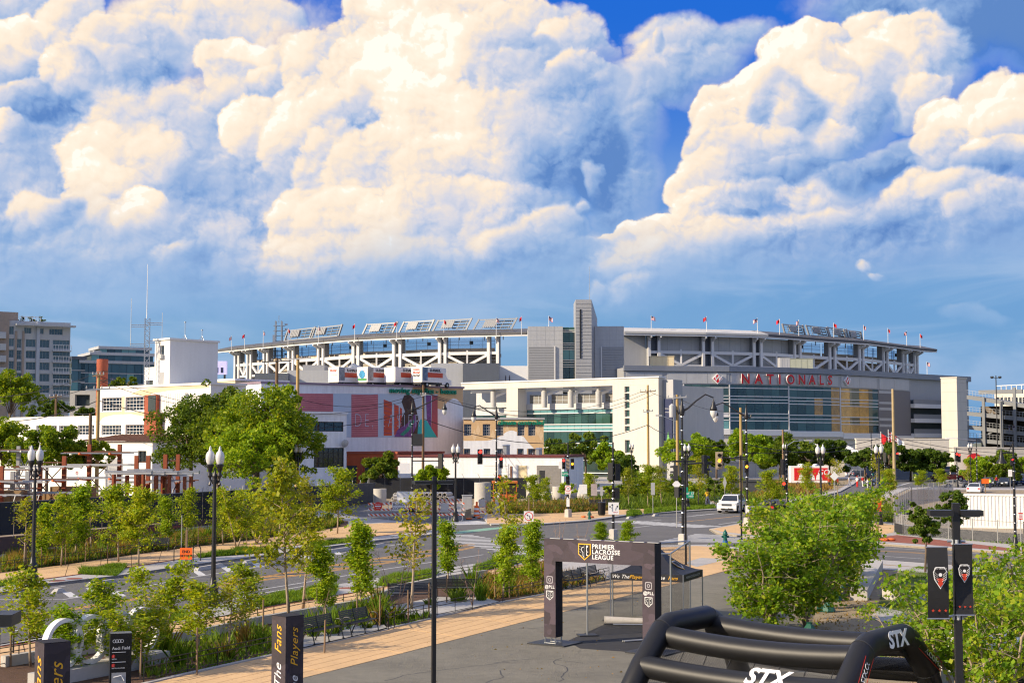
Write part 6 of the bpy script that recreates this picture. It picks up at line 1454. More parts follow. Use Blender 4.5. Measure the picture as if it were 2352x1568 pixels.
for i,(x,yb,yt,w,mt,lb) in enumerate(((1440,1150,1092,60,lf_green,'leafy green shrub behind the black double signal'),(1475,1140,1075,56,lf_bright,'bright shrub below the brown utility pole'),(1515,1150,1098,60,lf_young,'yellow green shrub beside the diamond sign'),(1550,1146,1080,56,lf_green,'dense shrub before the shaded entrance'),(1590,1150,1105,50,lf_young,'golden shrub beside the walking woman'),(1640,1142,1095,56,lf_green,'green shrub before the grey hoarding'),(1300,1150,1100,50,lf_bright,'light green shrub before the concrete rings'),(1400,1148,1106,44,lf_young,'yellowish shrub beside the litter bin'),(2080,1196,1150,60,lf_dark,'dark shrub at the chain link corner'),(1990,1200,1150,70,lf_green,'green shrub behind the arrow sign'))):
 p=G(x,yb,KH);h=zy(yb,yt);plant_tree('leafy_shrub',big_tree(300+i,h,w/2/FPX*p.y,h*.5,mt,1400,.26,22,.05),p,i,1,lb,'shrub','shrubs in the corner beds')
scatter_blades('verge_straw',gp([(1690,1150),(1760,1148),(1850,1138),(1915,1122),(1900,1104),(1700,1108)],KH),5,0.7,lf_straw,265,0.14,0.5);scatter_blades('verge_weeds',gp([(1645,1156),(1743,1155),(1830,1142),(1820,1120),(1640,1125)],KH),5,0.8,lf_lawn,266,0.14,0.5)
scatter_blades('island_undergrowth',gp([(1765,1189),(1990,1196),(2050,1200),(2050,1170),(2000,1140),(1900,1150)],KH),14,1.1,lf_green,256,0.12,0.5)
scatter_blades('lawn_grass',gp([(2035,1325),(2110,1300),(2352,1330),(2400,1335),(2400,1440),(2130,1420),(2010,1420)],KH),160,0.10,lf_lawn,257,0.03,0.8);scatter_blades('lawn_grass',gp([(2120,1455),(2352,1472),(2450,1480),(2450,1640),(2250,1640),(2140,1500)],KH),200,0.10,lf_lawn,258,0.03,0.8)
scatter_blades('fence_weeds',gp([(2060,1226),(2352,1252),(2500,1262),(2500,1256),(2352,1246),(2060,1218)],KH),60,0.35,lf_lawn,259,0.06,0.6);scatter_blades('soil_tufts',gp([(1800,1300),(1990,1300),(2010,1400),(1960,1540),(1860,1440)],KH),12,0.16,lf_straw,260,0.04,0.8)
scatter_blades('far_lawn',gp([(1700,1078),(2000,1082),(2000,1092),(1700,1094)],KH),1.2,0.5,lf_lawn,261,0.3,0.6)
TU=[tuft_mesh(1,60,0.16,0.8,lf_lawn,0.022),tuft_mesh(2,70,0.18,0.85,lf_straw,0.018),tuft_mesh(3,50,0.3,0.5,lf_green,0.05,0.9)]
tl=['leafy green grass clump growing in the mulch','straw coloured feathery grass clump','low dark green leafy clump']
for i in range(70):
 if i<34:t=random.uniform(0.02,0.98);e=random.uniform(0.12,0.8);a,b=lerp_line(P2b[1:],t),lerp_line(L2[:9],t);p=b.lerp(a,e)
 else:t=random.uniform(0.02,0.95);p=lerp_line(F_t[1:8],t).lerp(lerp_line(F_bed[1:],t),random.uniform(0.1,0.9))
 k=random.choice((0,0,1,1,2));o=obj('grass_clump',TU[k],None,(p.x,p.y,KH),random.uniform(0,6),random.uniform(0.7,1.5));tag(o,tl[k],'plant','grass clumps in the planting beds')
# ------------------------------------------------------------------ street furniture
m_globe=M('lamp_globe',(0.80,0.80,0.78),0.25,var=0.04,spec=0.6,trans=0.25)
m_lensoff=M('dark_lens',(0.02,0.016,0.014),0.25)
m_ron=M('red_light',(1.0,0.03,0.02),0.4,glow=3.0);m_yon=M('amber_light',(1.0,0.36,0.02),0.4,glow=3.0)
m_back=M('signal_buff',(0.35,0.29,0.20),0.6);m_tgreen=M('street_name_green',(0.0,0.27,0.16),0.5,var=0.04)
m_gpost=M('grey_post',(0.35,0.35,0.34),0.5,0.4);m_blackink=M('black_ink',(0.01,0.01,0.01),0.6)

# ---- twin globe lamps
def twin_lamp(x,yb=None,Y=None,label='',s=1.0,rz=0.0):
 p=G(x,yb,KH) if yb else GX(x,Y,KH);e=empty('twin_globe_lamp',p,rz,label,'street lamp','twin globe street lamps');e.scale=(s,s,s)
 MB().lathe([(0.30,0),(0.30,0.25),(0.24,0.32),(0.22,0.75),(0.26,0.80),(0.16,0.95),(0.12,1.25)],n=10).build('base',m_black,e,smooth=True)
 mb=MB();mb.lathe([(0.105,1.2),(0.075,5.3),(0.11,5.32),(0.11,5.45),(0.09,5.5)],n=12);mb.build('shaft',m_black,e)
 mb=MB();mb.path([(-0.21,0,5.75),(-0.20,0,5.45),(-0.08,0,5.28),(0.08,0,5.28),(0.20,0,5.45),(0.21,0,5.75)],0.045,8);mb.lathe([(0.1,5.4),(0.12,5.6),(0.05,5.75),(0.02,5.95)],n=8)
 for q in (-0.21,0.21):mb.lathe([(0.05,5.5),(0.10,5.6),(0.07,5.75),(0.13,5.95),(0.17,6.02),(0.17,6.1)],(q,0,0),10);mb.lathe([(0.02,5.05),(0.07,5.12),(0.02,5.25)],(q*1.0,0,0.1),8)
 mb.build('bracket',m_black,e)
 for q in (-0.21,0.21):
  g=MB().lathe([(0.12,6.10),(0.175,6.2),(0.20,6.35),(0.195,6.48),(0.15,6.6),(0.07,6.68),(0.075,6.71),(0.05,6.76)],(q,0,0),14).build('globe',m_globe,e,smooth=True)
  MB().lathe([(0.05,6.76),(0.055,6.80),(0.02,6.86),(0.005,6.9)],(q,0,0),8).build('finial',m_globe,g,smooth=True)
twin_lamp(75,1334,None,'fluted black lamp with two white globes on the far kerb by the pavers');twin_lamp(489,1392,None,'fluted black lamp with two white globes standing in the near verge')
twin_lamp(683,1196,None,'black twin globe lamp before the big roadside tree');twin_lamp(1046,1198,None,'black twin globe lamp beside the grey utility cabinet');twin_lamp(1579,1167,None,'black twin globe lamp next to the Half street sign')
twin_lamp(1880,None,115,'black twin globe lamp beside the red printed vehicle');twin_lamp(2013,None,122,'black twin globe lamp before the retaining wall trees');twin_lamp(1449,None,235,'small distant twin globe lamp against the pale end wall');twin_lamp(1799,None,215,'distant twin globe lamp among the stadium trees');twin_lamp(2222,None,225,'distant globe lamp before the cream plinth wall')

# ---- square poles with a flat bar head
def bar_pole(x,Y,label,arms=(1.0,1.0),rz=0.0,h=6.1,lens=True):
 p=GX(x,Y,KH);e=empty('area_light',p,rz,label,'light pole','flat headed area lights')
 MB().box(-0.055,0.055,-0.055,0.055,0,h).build('pole',m_black,e);MB().box(-0.15,0.15,-0.15,0.15,-0.001,0.03).build('base_plate',m_black,e)
 for s,a in zip((-1,1),arms):
  if a:
   f=MB().box(min(s*0.06,s*a),max(s*0.06,s*a),-0.15,0.15,h-0.2,h-0.11).build('light_bar',m_black,e);MB().box(min(s*0.15,s*(a-0.05)),max(s*0.15,s*(a-0.05)),-0.12,0.12,h-0.215,h-0.203).build('lens_strip',m_gpan,f)
 return e
bar_pole(999,39.8,'slender black flat headed light pole on the grey plaza',(0.6,0.55),0.35);bar_pole(1571,82.5,'black flat headed light pole behind the pop up tent',(0.72,0.6));bar_pole(1698,104,'black flat headed light pole beside the green hydrant',(0.45,0.42));bp=bar_pole(2186,22.7,'black flat headed light pole carrying two black club banners',(0.42,0.40),-0.1,6.1)
bl=bar_pole(-60,11.2,'black flat headed light pole whose bar reaches in past the saplings',(0.4,0.38),0.1,5.85)

# ---- signs
def ngon(mb,c,r,n,y,rot=0.0,ax=1.0):return mb.add([(c[0]+r*ax*math.cos(rot+2*PI*k/n),y,c[1]+r*math.sin(rot+2*PI*k/n)) for k in range(n)],[tuple(range(n))])
def ring(mb,c,r0,r1,n,y):
 vs=[(c[0]+r*math.cos(2*PI*k/n),y,c[1]+r*math.sin(2*PI*k/n)) for r in (r0,r1) for k in range(n)];return mb.add(vs,[(k,(k+1) % n,n+(k+1) % n,n+k) for k in range(n)])
def plate(e,x0,x1,z0,z1,mat,y=-0.05,name='sign_plate'):return MB().box(x0,x1,y,y+0.02,z0,z1).build(name,mat,e)
def sign_post(name,x,yb,h,label,post=m_gpost,r=0.03,rz=0.0,Y=None,cat='sign',square=False):
 p=G(x,yb,KH) if yb else GX(x,Y,KH);e=empty(name,p,rz,label,cat)
 (MB().box(-r,r,-r,r,0,h) if square else MB().tube((0,0,0),(0,0,h),r,n=7)).build('post',post,e);return e
e=sign_post('turn_sign',1214,None,3.1,'white square sign forbidding left turns on a wooden post',m_wood,0.05,0,101,square=True);z=AY(1214,1185,101).z-KH;pl_=plate(e,-0.34,0.34,z-0.36,z+0.36,m_signw,-0.08)
def ban(par,c,r,y,arrow):
 ring(MB(),c,r*0.82,r,24,y).build('ban_ring',m_red,par);MB().bar((c[0]-r*0.62,y-0.003,c[1]+r*0.62),(c[0]+r*0.62,y-0.003,c[1]-r*0.62),0.004,r*0.17,up=(0,1,0)).build('ban_bar',m_red,par)
 a=MB();s=arrow;a.bar((c[0]+s*-0.12*r,y,c[1]-r*0.5),(c[0]+s*-0.12*r,y,c[1]+r*0.2),0.004,r*0.16,up=(0,1,0));a.bar((c[0]+s*-0.16*r,y,c[1]+r*0.2),(c[0]+s*0.25*r,y,c[1]+r*0.2),0.004,r*0.16,up=(0,1,0));a.add([(c[0]+s*0.22*r,y-0.001,c[1]+0.42*r),(c[0]+s*0.22*r,y-0.001,c[1]-0.02*r),(c[0]+s*0.55*r,y-0.001,c[1]+0.2*r)],[(0,1,2)]);a.build('arrow',m_blackink,par)
ban(pl_,(0,z),0.31,-0.085,-1)
e=sign_post('detour_sign',427,1328,2.5,'orange END DETOUR sign on a grey wooden post',m_wood,0.05,square=True);Yd=G(427,1328).y;z=AY(427,1266,Yd).z-KH;pl_=plate(e,-0.32,0.32,z-0.30,z+0.30,m_signo,-0.075)
text('sign_text','END',0.2,m_blackink,pl_,face_mtx((0,-0.08,z+0.1)),0.002,off=0.004);text('sign_text','DETOUR',0.165,m_blackink,pl_,face_mtx((0,-0.08,z-0.11)),0.002,off=0.004)
sign_post('bare_post',416,1291,2.75,'thin bare galvanised post beside the detour sign',m_gpost,cat='post')
e=sign_post('arrow_sign',2017,1236,2.9,'orange road works sign with black arrow on a braced post',m_wood,0.05,square=True);Yd=G(2017,1236).y
for ya,yb in ((1140,1150),(1151,1170.6)):plate(e,-0.27,0.27,AY(2017,yb,Yd).z-KH,AY(2017,ya,Yd).z-KH-0.02,m_signo,-0.08)
z=AY(2017,1163,Yd).z-KH;a=MB();a.bar((-0.14,-0.085,z),(0.16,-0.085,z),0.004,0.05,up=(0,1,0));a.add([(-0.08,-0.086,z+0.08),(-0.2,-0.086,z),(-0.08,-0.086,z-0.08)],[(0,1,2)]);a.build('arrow',m_blackink,e)
MB().bar((0,0.05,0.7),(-0.75,0,0.02),0.07,0.09).build('brace',m_wood,e);text('sign_text','DETOUR',0.1,m_blackink,e,face_mtx((0,-0.085,AY(2017,1145,Yd).z-KH)),0.002)
e=sign_post('parking_sign',2346,1266,2.4,'small red and white parking sign on a leaning grey post',m_gpost,0.03,0,None);Yd=G(2346,1266).y;z0,z1=AY(2345,1189,Yd).z-KH,AY(2345,1174,Yd).z-KH;plate(e,-0.15,0.15,z0,z1,m_signw);[plate(e,-0.15,0.15,q,q+0.07,m_red,-0.055) for q in (z0,z1-0.07)];[MB().box(-0.1,0.1,-0.056,-0.052,z0+0.13+k*0.08,z0+0.16+k*0.08).build('sign_line',m_red,e) for k in range(3)]
def small_sign(x,y0,y1,wpx,Y,mat,label,yb=None,wood=False,diamond=False,face=-0.06):
 base=GX(x,Y,KH);zt=AY(x,y0,Y).z-KH;zb_=AY(x,y1,Y).z-KH;e=empty('roadside_sign',base,0,label,'sign');w=wpx/2/FPX*Y
 (MB().box(-0.04,0.04,-0.04,0.04,0,zt+(0.5 if wood else 0)) if wood else MB().tube((0,0,0),(0,0,zt),0.035,n=6)).build('post',m_wood if wood else m_gpost,e)
 if diamond:zc=(zt+zb_)/2;hh=(zt-zb_)/2;MB().add([(-w,face,zc),(0,face,zb_),(w,face,zc),(0,face,zt),(-w,face+.02,zc),(0,face+.02,zb_),(w,face+.02,zc),(0,face+.02,zt)],[(0,1,2,3),(7,6,5,4),(0,4,5,1),(1,5,6,2),(2,6,7,3),(3,7,4,0)]).build('sign_plate',mat,e)
 else:plate(e,-w,w,zb_,zt,mat,face)
 return e,w,zb_,zt
small_sign(1338,1112,1134,18,150,m_signw,'blank white notice board on a tall wooden post at the corner',wood=True);small_sign(1363,1111,1138,14,150,M('notice_red_grey',(0.42,0.36,0.36),0.6,var=0.3),'grey and red notice board on a steel post at the corner',wood=True)
e,w,z0,z1=small_sign(1676,1107,1121,13,172,m_signw,'small black and white cycle sign on a thin post');MB().box(-w*0.95,w*0.95,-0.066,-0.061,(z0+z1)/2+0.05,z1-0.03).build('sign_field',m_blackink,e);[ring(MB(),(q,(z0+z1)/2+0.2),0.06,0.1,12,-0.069).build('cycle_wheel',m_signw,e) for q in (-0.14,0.14)];text('sign_text','ONE WAY',0.13,m_blackink,e,face_mtx((0,-0.064,z0+0.15)),0.002)
small_sign(1551,1101,1123,20,118,m_signw,'blank white diamond sign back beside the signal pole',diamond=True);small_sign(1911,1083,1104,20,150,m_signw,'blank white diamond sign back beyond the leafy trees',diamond=True);small_sign(1661,1094,1122,9,170,m_gpan,'narrow grey sign seen edge on by the hoarding',diamond=True)
small_sign(1380,1118,1138,6,150,m_gpan,'narrow grey sign plate on a bare steel post');small_sign(1497,1108,1136,9,142,m_gpan,'grey sign back on a post in the avenue verge');small_sign(2255,1099,1110,17,190,m_signo,'orange works sign beside the waiting cars',wood=True);small_sign(2328,1160-0,1160,1,100,m_gpan,'short grey post at the kerb') if False else None
small_sign(2312,1078,1094,9,190,m_signw,'white notice on the far signal post')
e,w,z0,z1=small_sign(316.5/1.72,1081,1090,7,140,m_signw,'small white no parking notice on the yard fence');ring(MB(),(0,(z0+z1)/2),0.08,0.12,12,-0.07).build('ring',m_red,e)

# ---- signal poles with pendant lamps
def head(par,c,hpx,Y,lit,sections=3,face=0.0,plate_=None,name='signal_head'):
 h=hpx/FPX*Y;w=h/sections*0.95;f=empty(name,c,face,parent=par) if False else None
 M_=Matrix.Translation(c)@Matrix.Rotation(face,4,'Z')
 b=MB().box(-w/2,w/2,-0.12,0.12,-h/2,h/2).build(name,m_black if not plate_ else m_back,par);b.matrix_local=M_
 if plate_:MB().box(-w*0.8,w*0.8,0.0,0.03,-h*0.58,h*0.58).build('back_plate',plate_,b)
 for k in range(sections):
  z=h/2-h*(k+0.5)/sections;mt=lit.get(k,m_lensoff)
  MB().lathe([(w*0.36,-0.01),(w*0.36,0.02)],(0,0,0),14).build('lens',mt,b).matrix_local=Matrix.Translation((0,-0.135,z))@Matrix.Rotation(PI/2,4,'X')
  v=MB();n=9;pts=[(w*0.42*math.cos(PI*q/(n-1)),w*0.42*math.sin(PI*q/(n-1))) for q in range(n)]
  for q in range(n-1):(xa,za),(xb,zb_)=pts[q],pts[q+1];v.quad((xa,-0.12,z+za),(xb,-0.12,z+zb_),(xb,-0.36,z+zb_*0.9),(xa,-0.36,z+za*0.9))
  v.build('visor',m_black,b)
 return b
def pendant(par,tip,s=1.0):
 mb=MB();K=lambda q:[(a*.74,b*.78) for a,b in q];mb.lathe(K([(0.05,0.05),(0.07,-0.15),(0.16,-0.3),(0.2,-0.5),(0.34,-0.75),(0.36,-0.95),(0.33,-1.0)]),tip,14);h=mb.build('lamp_hood',m_black,par,smooth=True)
 MB().lathe(K([(0.31,-1.0),(0.33,-1.15),(0.27,-1.4),(0.12,-1.62),(0.03,-1.68)]),tip,14).build('lamp_bowl',m_globe,h,smooth=True)
def signal_pole(x,yb,ytop,label,base_white=True,cat='signal pole',r=0.1,foot=None):
 p=G(x,yb,KH);Y=p.y;e=empty('signal_pole',p,0,label,cat);h=AY(x,ytop,Y).z-KH
 MB().tube((0,0,0.6 if base_white else 0),(0,0,h),r,r*0.62,10).build('pole',m_black,e)
 if base_white:MB().lathe([(0.36,0),(0.32,0.7),(0.2,0.75)],n=4).build('concrete_base',m_conc,e)
 else:MB().lathe([(0.28,0),(0.26,0.35),(0.16,0.6),(0.12,1.0)],n=10).build('base',m_black,e,smooth=True)
 mb=MB()
 for k in range(9):mb.lathe([(r*1.1,0),(r*1.12,0.04),(r*1.05,0.06)],(0,0,1.2+k*(h-2.5)/8),10)
 mb.build('band',m_chrome,e)
 L_=lambda px,py:AY(px,py,Y)-p
 return e,L_,Y,h
def lamp_arm(e,L_,top_y,x,tip,h):
 t=L_(*tip);z0=h-0.9;mid=Vector((t.x*0.45,0,t.z+0.25));m2=Vector((t.x*0.75,0,t.z+0.35))
 MB().path([(0,0,z0),(t.x*0.2,0,z0+0.25),mid+Vector((0,0,-0.35)),m2,(t.x,0,t.z+0.12)],[0.10,0.07,0.055,0.05,0.05],8).build('lamp_arm',m_black,e,smooth=True)
 mb=MB();mb.lathe([(0.13,-0.3),(0.2,0),(0.15,0.2),(0.1,0.5),(0.05,0.8),(0.01,0.95)],(0,0,h-0.9),10);mb.path([(0,0,z0),(-t.x*0.12,0,z0-0.15),(-t.x*0.16,0,z0+0.1)],0.07,7);mb.build('scroll_finial',m_black,e,smooth=True)
 pendant(e,(t.x,0,t.z))
e,L_,Y,h=signal_pole(1140,1184,934,'black signal pole with pendant lamp before the beige annex');lamp_arm(e,L_,934,1140,(1088,939),h)
c=L_(1151,1062);head(e,c,26,Y,{0:m_ron});c=L_(1102.5,1048.7);head(e,c,34,Y,{0:m_ron},face=0.25);MB().tube((0,0,c.z),c,0.05).build('mast_arm',m_black,e);c=L_(1148,1098);head(e,c,17,Y,{0:m_ron},2);plate(e,-0.1,0.22,L_(1140,1165).z,L_(1140,1143).z,m_gpan,-0.16,'control_box')
e,L_,Y,h=signal_pole(946,1172,921,'black signal pole with pendant lamp and blank sign backs by the pipes',False);lamp_arm(e,L_,921,946,(1021,924),h)
for x0,x1,y0,y1,mt in ((948,971,996,1024,m_dark),(918,942,1063,1087,m_signw),(936,953,1128,1154,m_gpan)):a,b=L_(x0,y1),L_(x1,y0);MB().box(a.x,b.x,-0.16,-0.12,a.z,b.z).build('sign_back',mt,e)
a=L_(1012,1058);MB().tube((0,0,a.z),(a.x,0,a.z),0.06).build('mast_arm',m_black,e);head(e,L_(1012,1059),34,Y,{},face=2.6)
e,L_,Y,h=signal_pole(1569,1250,915,'black signal pole with pendant lamp carrying the Half street sign');lamp_arm(e,L_,915,1569,(1638.7,917),h)
c=L_(1618,1066);MB().tube((0,0,c.z),(L_(1636,1066).x,0,c.z+0.15),0.06).build('mast_arm',m_black,e);head(e,c,42,Y,{},face=1.9);head(e,L_(1552,1086),36,Y,{},face=-1.9);head(e,L_(1556,1130),24,Y,{},2,face=2.4)
a,b=L_(1572,1143),L_(1593,1128);sg=MB().box(a.x,b.x,-0.17,-0.14,a.z,b.z).build('street_name_sign',m_tgreen,e);text('street_name','Half  ST',0.22,m_signw,sg,face_mtx(((a.x+b.x)/2,-0.175,b.z-0.14)),0.002);text('street_number','1600',0.17,m_signw,sg,face_mtx(((a.x+b.x)/2+0.1,-0.175,a.z+0.12)),0.002)
a,b=L_(1570,1128),L_(1580,1118);MB().box(a.x,b.x,-0.02,0.3,a.z,b.z-0.02).build('street_name_sign',m_tgreen,e)
e,L_,Y,h=signal_pole(1717,1208,931,'black signal pole with pendant lamp beside the litter bin');lamp_arm(e,L_,931,1717,(1643,934),h)
c=L_(1652,1057);MB().tube((0,0,c.z+0.1),(c.x,0,c.z+0.25),0.06).build('mast_arm',m_black,e);head(e,c,34,Y,{1:m_yon},plate_=m_back);head(e,L_(1714.5,1071),28,Y,{1:m_yon,});a,b=L_(1712,1178),L_(1720,1160);MB().box(a.x,b.x,-0.16,-0.11,a.z,b.z).build('notice',m_signw,e)
e,L_,Y,h=signal_pole(1305,1187,1016,'short black signal pole with two lit heads and no right turn sign')
head(e,L_(1294.8,1065),24,Y,{0:m_ron});head(e,L_(1314.6,1065),24,Y,{1:m_yon});a,b=L_(1300,1078),L_(1308,1054);MB().box(a.x,b.x,-0.1,0.1,a.z,b.z).build('middle_housing',m_back,e);a,b=L_(1283,1076),L_(1291,1060);MB().box(a.x,b.x,-0.05,-0.02,a.z,b.z).build('one_way_plate',m_signw,e)
head(e,L_(1304,1102),18,Y,{},2);a,b=L_(1290,1093),L_(1304,1083);sg=MB().box(a.x,b.x,-0.17,-0.13,a.z,b.z).build('street_name_sign',m_tgreen,e);text('street_name','Half St',0.26,m_signw,sg,face_mtx(((a.x+b.x)/2,-0.175,(a.z+b.z)/2)),0.002)
a,b=L_(1297.7,1134),L_(1311,1114);sg=MB().box(a.x,b.x,-0.18,-0.14,a.z,b.z).build('turn_plate',m_signw,e);ban(sg,((a.x+b.x)/2,b.z-0.32),0.27,-0.185,1);text('plate_text','ON RED',0.12,m_red,sg,face_mtx(((a.x+b.x)/2,-0.184,a.z+0.1)),0.002);a,b=L_(1301,1163),L_(1308,1145);MB().box(a.x,b.x,-0.15,-0.1,a.z,b.z).build('push_button_plate',m_signw,e)
e,L_,Y,h=signal_pole(1409,1238,1015,'black signal pole seen from behind with a lane arrow sign');head(e,L_(1403,1082),38,Y,{},face=2.7);head(e,L_(1418,1084),38,Y,{},face=3.6);head(e,L_(1417,1132),24,Y,{},2,face=3.3)
a,b=L_(1397,1180.5),L_(1421,1153);sg=MB().box(a.x,b.x,-0.18,-0.14,a.z,b.z).build('lane_plate',m_signw,e);xc,zc=(a.x+b.x)/2,(a.z+b.z)/2;ar=MB();y_=-0.184
for p_,q_ in (((xc-0.1,zc-0.22),(xc-0.1,zc+0.24)),((xc-0.1,zc-0.05),(xc-0.26,zc+0.12)),((xc+0.12,zc-0.14),(xc+0.16,zc+0.04)),((xc+0.16,zc+0.04),(xc+0.28,zc+0.14))):ar.bar((p_[0],y_,p_[1]),(q_[0],y_,q_[1]),0.004,0.045,up=(0,1,0))
for t_,d_ in (((xc-0.1,zc+0.34),(0,1)),((xc-0.32,zc+0.18),(-0.7,0.7)),((xc+0.34,zc+0.2),(0.8,0.6))):n_=(-d_[1],d_[0]);ar.add([(t_[0],y_-.001,t_[1]),(t_[0]-d_[0]*.12+n_[0]*.08,y_-.001,t_[1]-d_[1]*.12+n_[1]*.08),(t_[0]-d_[0]*.12-n_[0]*.08,y_-.001,t_[1]-d_[1]*.12-n_[1]*.08)],[(0,1,2)])
ar.build('lane_arrows',m_blackink,sg);text('plate_text','ONLY',0.13,m_redlet,sg,face_mtx((xc+0.14,-0.184,zc-0.28)),0.002)
e,L_,Y,h=signal_pole(1808,1158,1018,'black signal pole with a silver arm lamp near the red vehicle',False);t=L_(1850,1011);MB().path([(0,0,h-0.3),(t.x*0.4,0,t.z-0.1),(t.x,0,t.z)],0.05,7).build('lamp_arm',m_steel,e);MB().cbox((t.x+0.3,0,t.z),(0.9,0.3,0.14)).build('lamp_head',m_gpan,e);head(e,L_(1798,1072),36,Y,{},face=2.0);head(e,L_(1801,1115),20,Y,{0:m_ron},2,face=-0.3)
e,L_,Y,h=signal_pole(2333,1264,1018,'black pole with a bell shaped pendant lamp and red signal',False);t=L_(2300,1040);MB().path([(0,0,t.z-0.0),(t.x*0.5,0,t.z+0.02),(t.x,0,t.z)],0.05,7).build('lamp_arm',m_black,e);MB().bar((0,0,t.z+0.8),(t.x*0.4,0,t.z),0.04).build('arm_stay',m_black,e)
MB().lathe([(0.03,0.25),(0.06,0.1),(0.1,-0.1),(0.15,-0.2),(0.17,-0.38),(0.32,-0.58),(0.34,-0.68)],(t.x,0,t.z),16).build('bell_lamp',m_black,e,smooth=True);head(e,L_(2324,1060),16,Y,{0:m_ron})
for x,Y,yt,heads,lb in ((2199,225,1028,((2197.5,1049,20,0),(2203,1051,20,0)),'distant signal post with red lights before the plinth wall'),(2057,235,990,((2056,1034,18,None),(2061,1047,18,0)),'distant signal post beside the tan utility pole'),(2033,232,1036,((2032,1050,22,None),),'distant signal post with its back turned'),(2245,205,1008,(),'tall dark post with a long silver lamp arm'),(2003,225,990,(),'plain dark lamp post before the stadium trees')):
 e,L_,Yp,h=signal_pole(x,HORIZON+CAM_H*FPX/Y,yt,lb,False)
 for hx,hy,hp,l in heads:head(e,L_(hx,hy),hp,Yp,{} if l is None else {l:m_ron},face=0.0 if l is not None else 2.5)
 if x == 2245:t=L_(2192,1006);MB().path([(0,0,h-0.2),(t.x,0,t.z)],0.06,6).build('lamp_arm',m_steel,e);MB().cbox((t.x-0.4,0,t.z),(1.6,0.3,0.2)).build('lamp_head',m_white,e)
e=sign_post('garage_light',2285,None,24.2,'tall twin floodlight mast on the ramp garage',m_dark,0.13,0,366,'light mast');e.location.z=0;[MB().lathe([(0.15,0),(0.5,0.2),(0.4,0.6)],(q,0,23.4),8).build('floodlight',m_dark,e) for q in (-1.0,1.0)];MB().bar((-1,0,23.6),(1,0,23.6),0.14).build('crossbar',m_dark,e)
# flags before the retaining wall
for x,yt,mt,lb in ((2019,1981/2,m_redlet,'white flagpole with a dark red club flag by the wall'),(2036,1972/2,m_signw,'tall white flagpole with a striped flag by the wall'),(2043,1984/2,m_signw,'white flagpole with a pale city flag by the wall')):
 p=GX(x,290,0);t=AY(x,yt,290);e=empty('ground_flagpole',p,0,lb,'flagpole');MB().tube((0,0,0),(0,0,t.z),0.1,0.06,7).build('pole',m_white,e)
 f=uv_grid('flag',[[(0.1+k*0.42,0.2*math.sin(k*1.4+x),t.z-0.4-v*2.0-k*0.28) for k in range(7)] for v in (0,1)],mt,e)
 if x == 2036:[uv_grid('stripe',[[(0.1+k*0.42,0.2*math.sin(k*1.4+x)-0.03,t.z-0.4-v*2.0-k*0.28) for k in range(7)] for v in (v0,v0+0.14)],m_redlet,f) for v0 in (0,0.28,0.56,0.84)]

# ---- utility poles and wires
UP={}
def util_pole(key,x,Y,yt,label,arms=(),r=0.16,mat=m_wood,yb=None):
 p=GX(x,Y,0);h=AY(x,yt,Y).z;e=empty('utility_pole',p,0,label,'utility pole','wooden utility poles');MB().tube((0,0,0),(0,0,h),r,r*0.72,10).build('pole',mat,e,smooth=True);UP[key]=(p,h,Y)
 for ya,half,mt in arms:
  z=AY(x,ya,Y).z;w=half/FPX*Y;a=MB().bar((-w,-0.2,z-0.08),(w,-0.2,z+0.08),0.1,0.14).build('crossarm',mt,e)
  for k in range(4):q=-w+2*w*(k+0.1)/3.2;MB().lathe([(0.06,0),(0.09,0.08),(0.05,0.12),(0.08,0.2),(0.03,0.28)],(q,-0.2,z+0.07),7).build('insulator',m_gpan,a)
 return e
m_oldw=M('old_pole_wood',(0.16,0.10,0.055),0.9,var=0.2,scale=5,streak=0.3);m_newpole=M('new_pole_wood',(0.42,0.29,0.12),0.85,var=0.15,scale=5,streak=0.2)
util_pole('a',229,150,857,'brown utility pole with steel crossarm before the factory windows',((894,28,m_steel),(862,13,m_wood)),0.22,m_newpole)
util_pole('b',132,205,905,'dark utility pole with bracket lamp beyond the low wing',((911,14,m_wood),),0.2,m_oldw);util_pole('c',212,135,949,'short dark pole stump beside the brown utility pole',(),0.2,m_oldw)
util_pole('d',637,190,822,'reddish utility pole with dark crossarm above the tall tree',((830,34,m_dark),),0.28,m_oldw);util_pole('e',685,176,815,'tan utility pole with pale crossarm beside the reddish one',((824,30,m_gpan),),0.27,m_newpole)
util_pole('f',973,184,884,'brown utility pole before the printed warehouse wall',((908,6,m_gpan),),0.2,m_oldw);util_pole('g',1487,214,884,'brown utility pole with wooden crossarm before the pale end wall',((899,18,m_wood),(945,11,m_gpan)),0.22,m_newpole)
t_=util_pole('h',1554,200,906,'tan utility pole carrying two white transformers',((913,22,m_gpan),),0.26,m_newpole);util_pole('i',1699,190,936,'tan utility pole before the glass wall',(),0.24,m_newpole);util_pole('j',1795,230,986,'short grey brown pole among the stadium trees',(),0.2,m_wood);util_pole('k',2048,214,893,'tall pale tan utility pole before the parking decks',(),0.26,M('pale_pole_wood',(0.40,0.31,0.17),0.85,var=0.1,streak=0.15))
util_pole('l',-120,170,900,'utility pole at the far end of the rack yard',());util_pole('m',2460,300,960,'pole beyond the ramp garage carrying wires',())
for q in (-0.75,0.75):MB().lathe([(0.4,9.0),(0.42,9.3),(0.42,10.6),(0.3,10.7),(0.1,10.9)],(q,-0.2,AY(1554,948,200).z-9.6),12).build('transformer',m_gpan,t_,smooth=True)
MB().bar((0,0,AY(1554,952,200).z-1),(-2.2,0,AY(1554,974,200).z+1.2),0.08).build('lamp_bracket',m_steel,t_);MB().cbox((-2.6,0,AY(1554,972,200).z+1.1),(0.9,0.35,0.2)).build('cobra_lamp',m_gpan,t_)
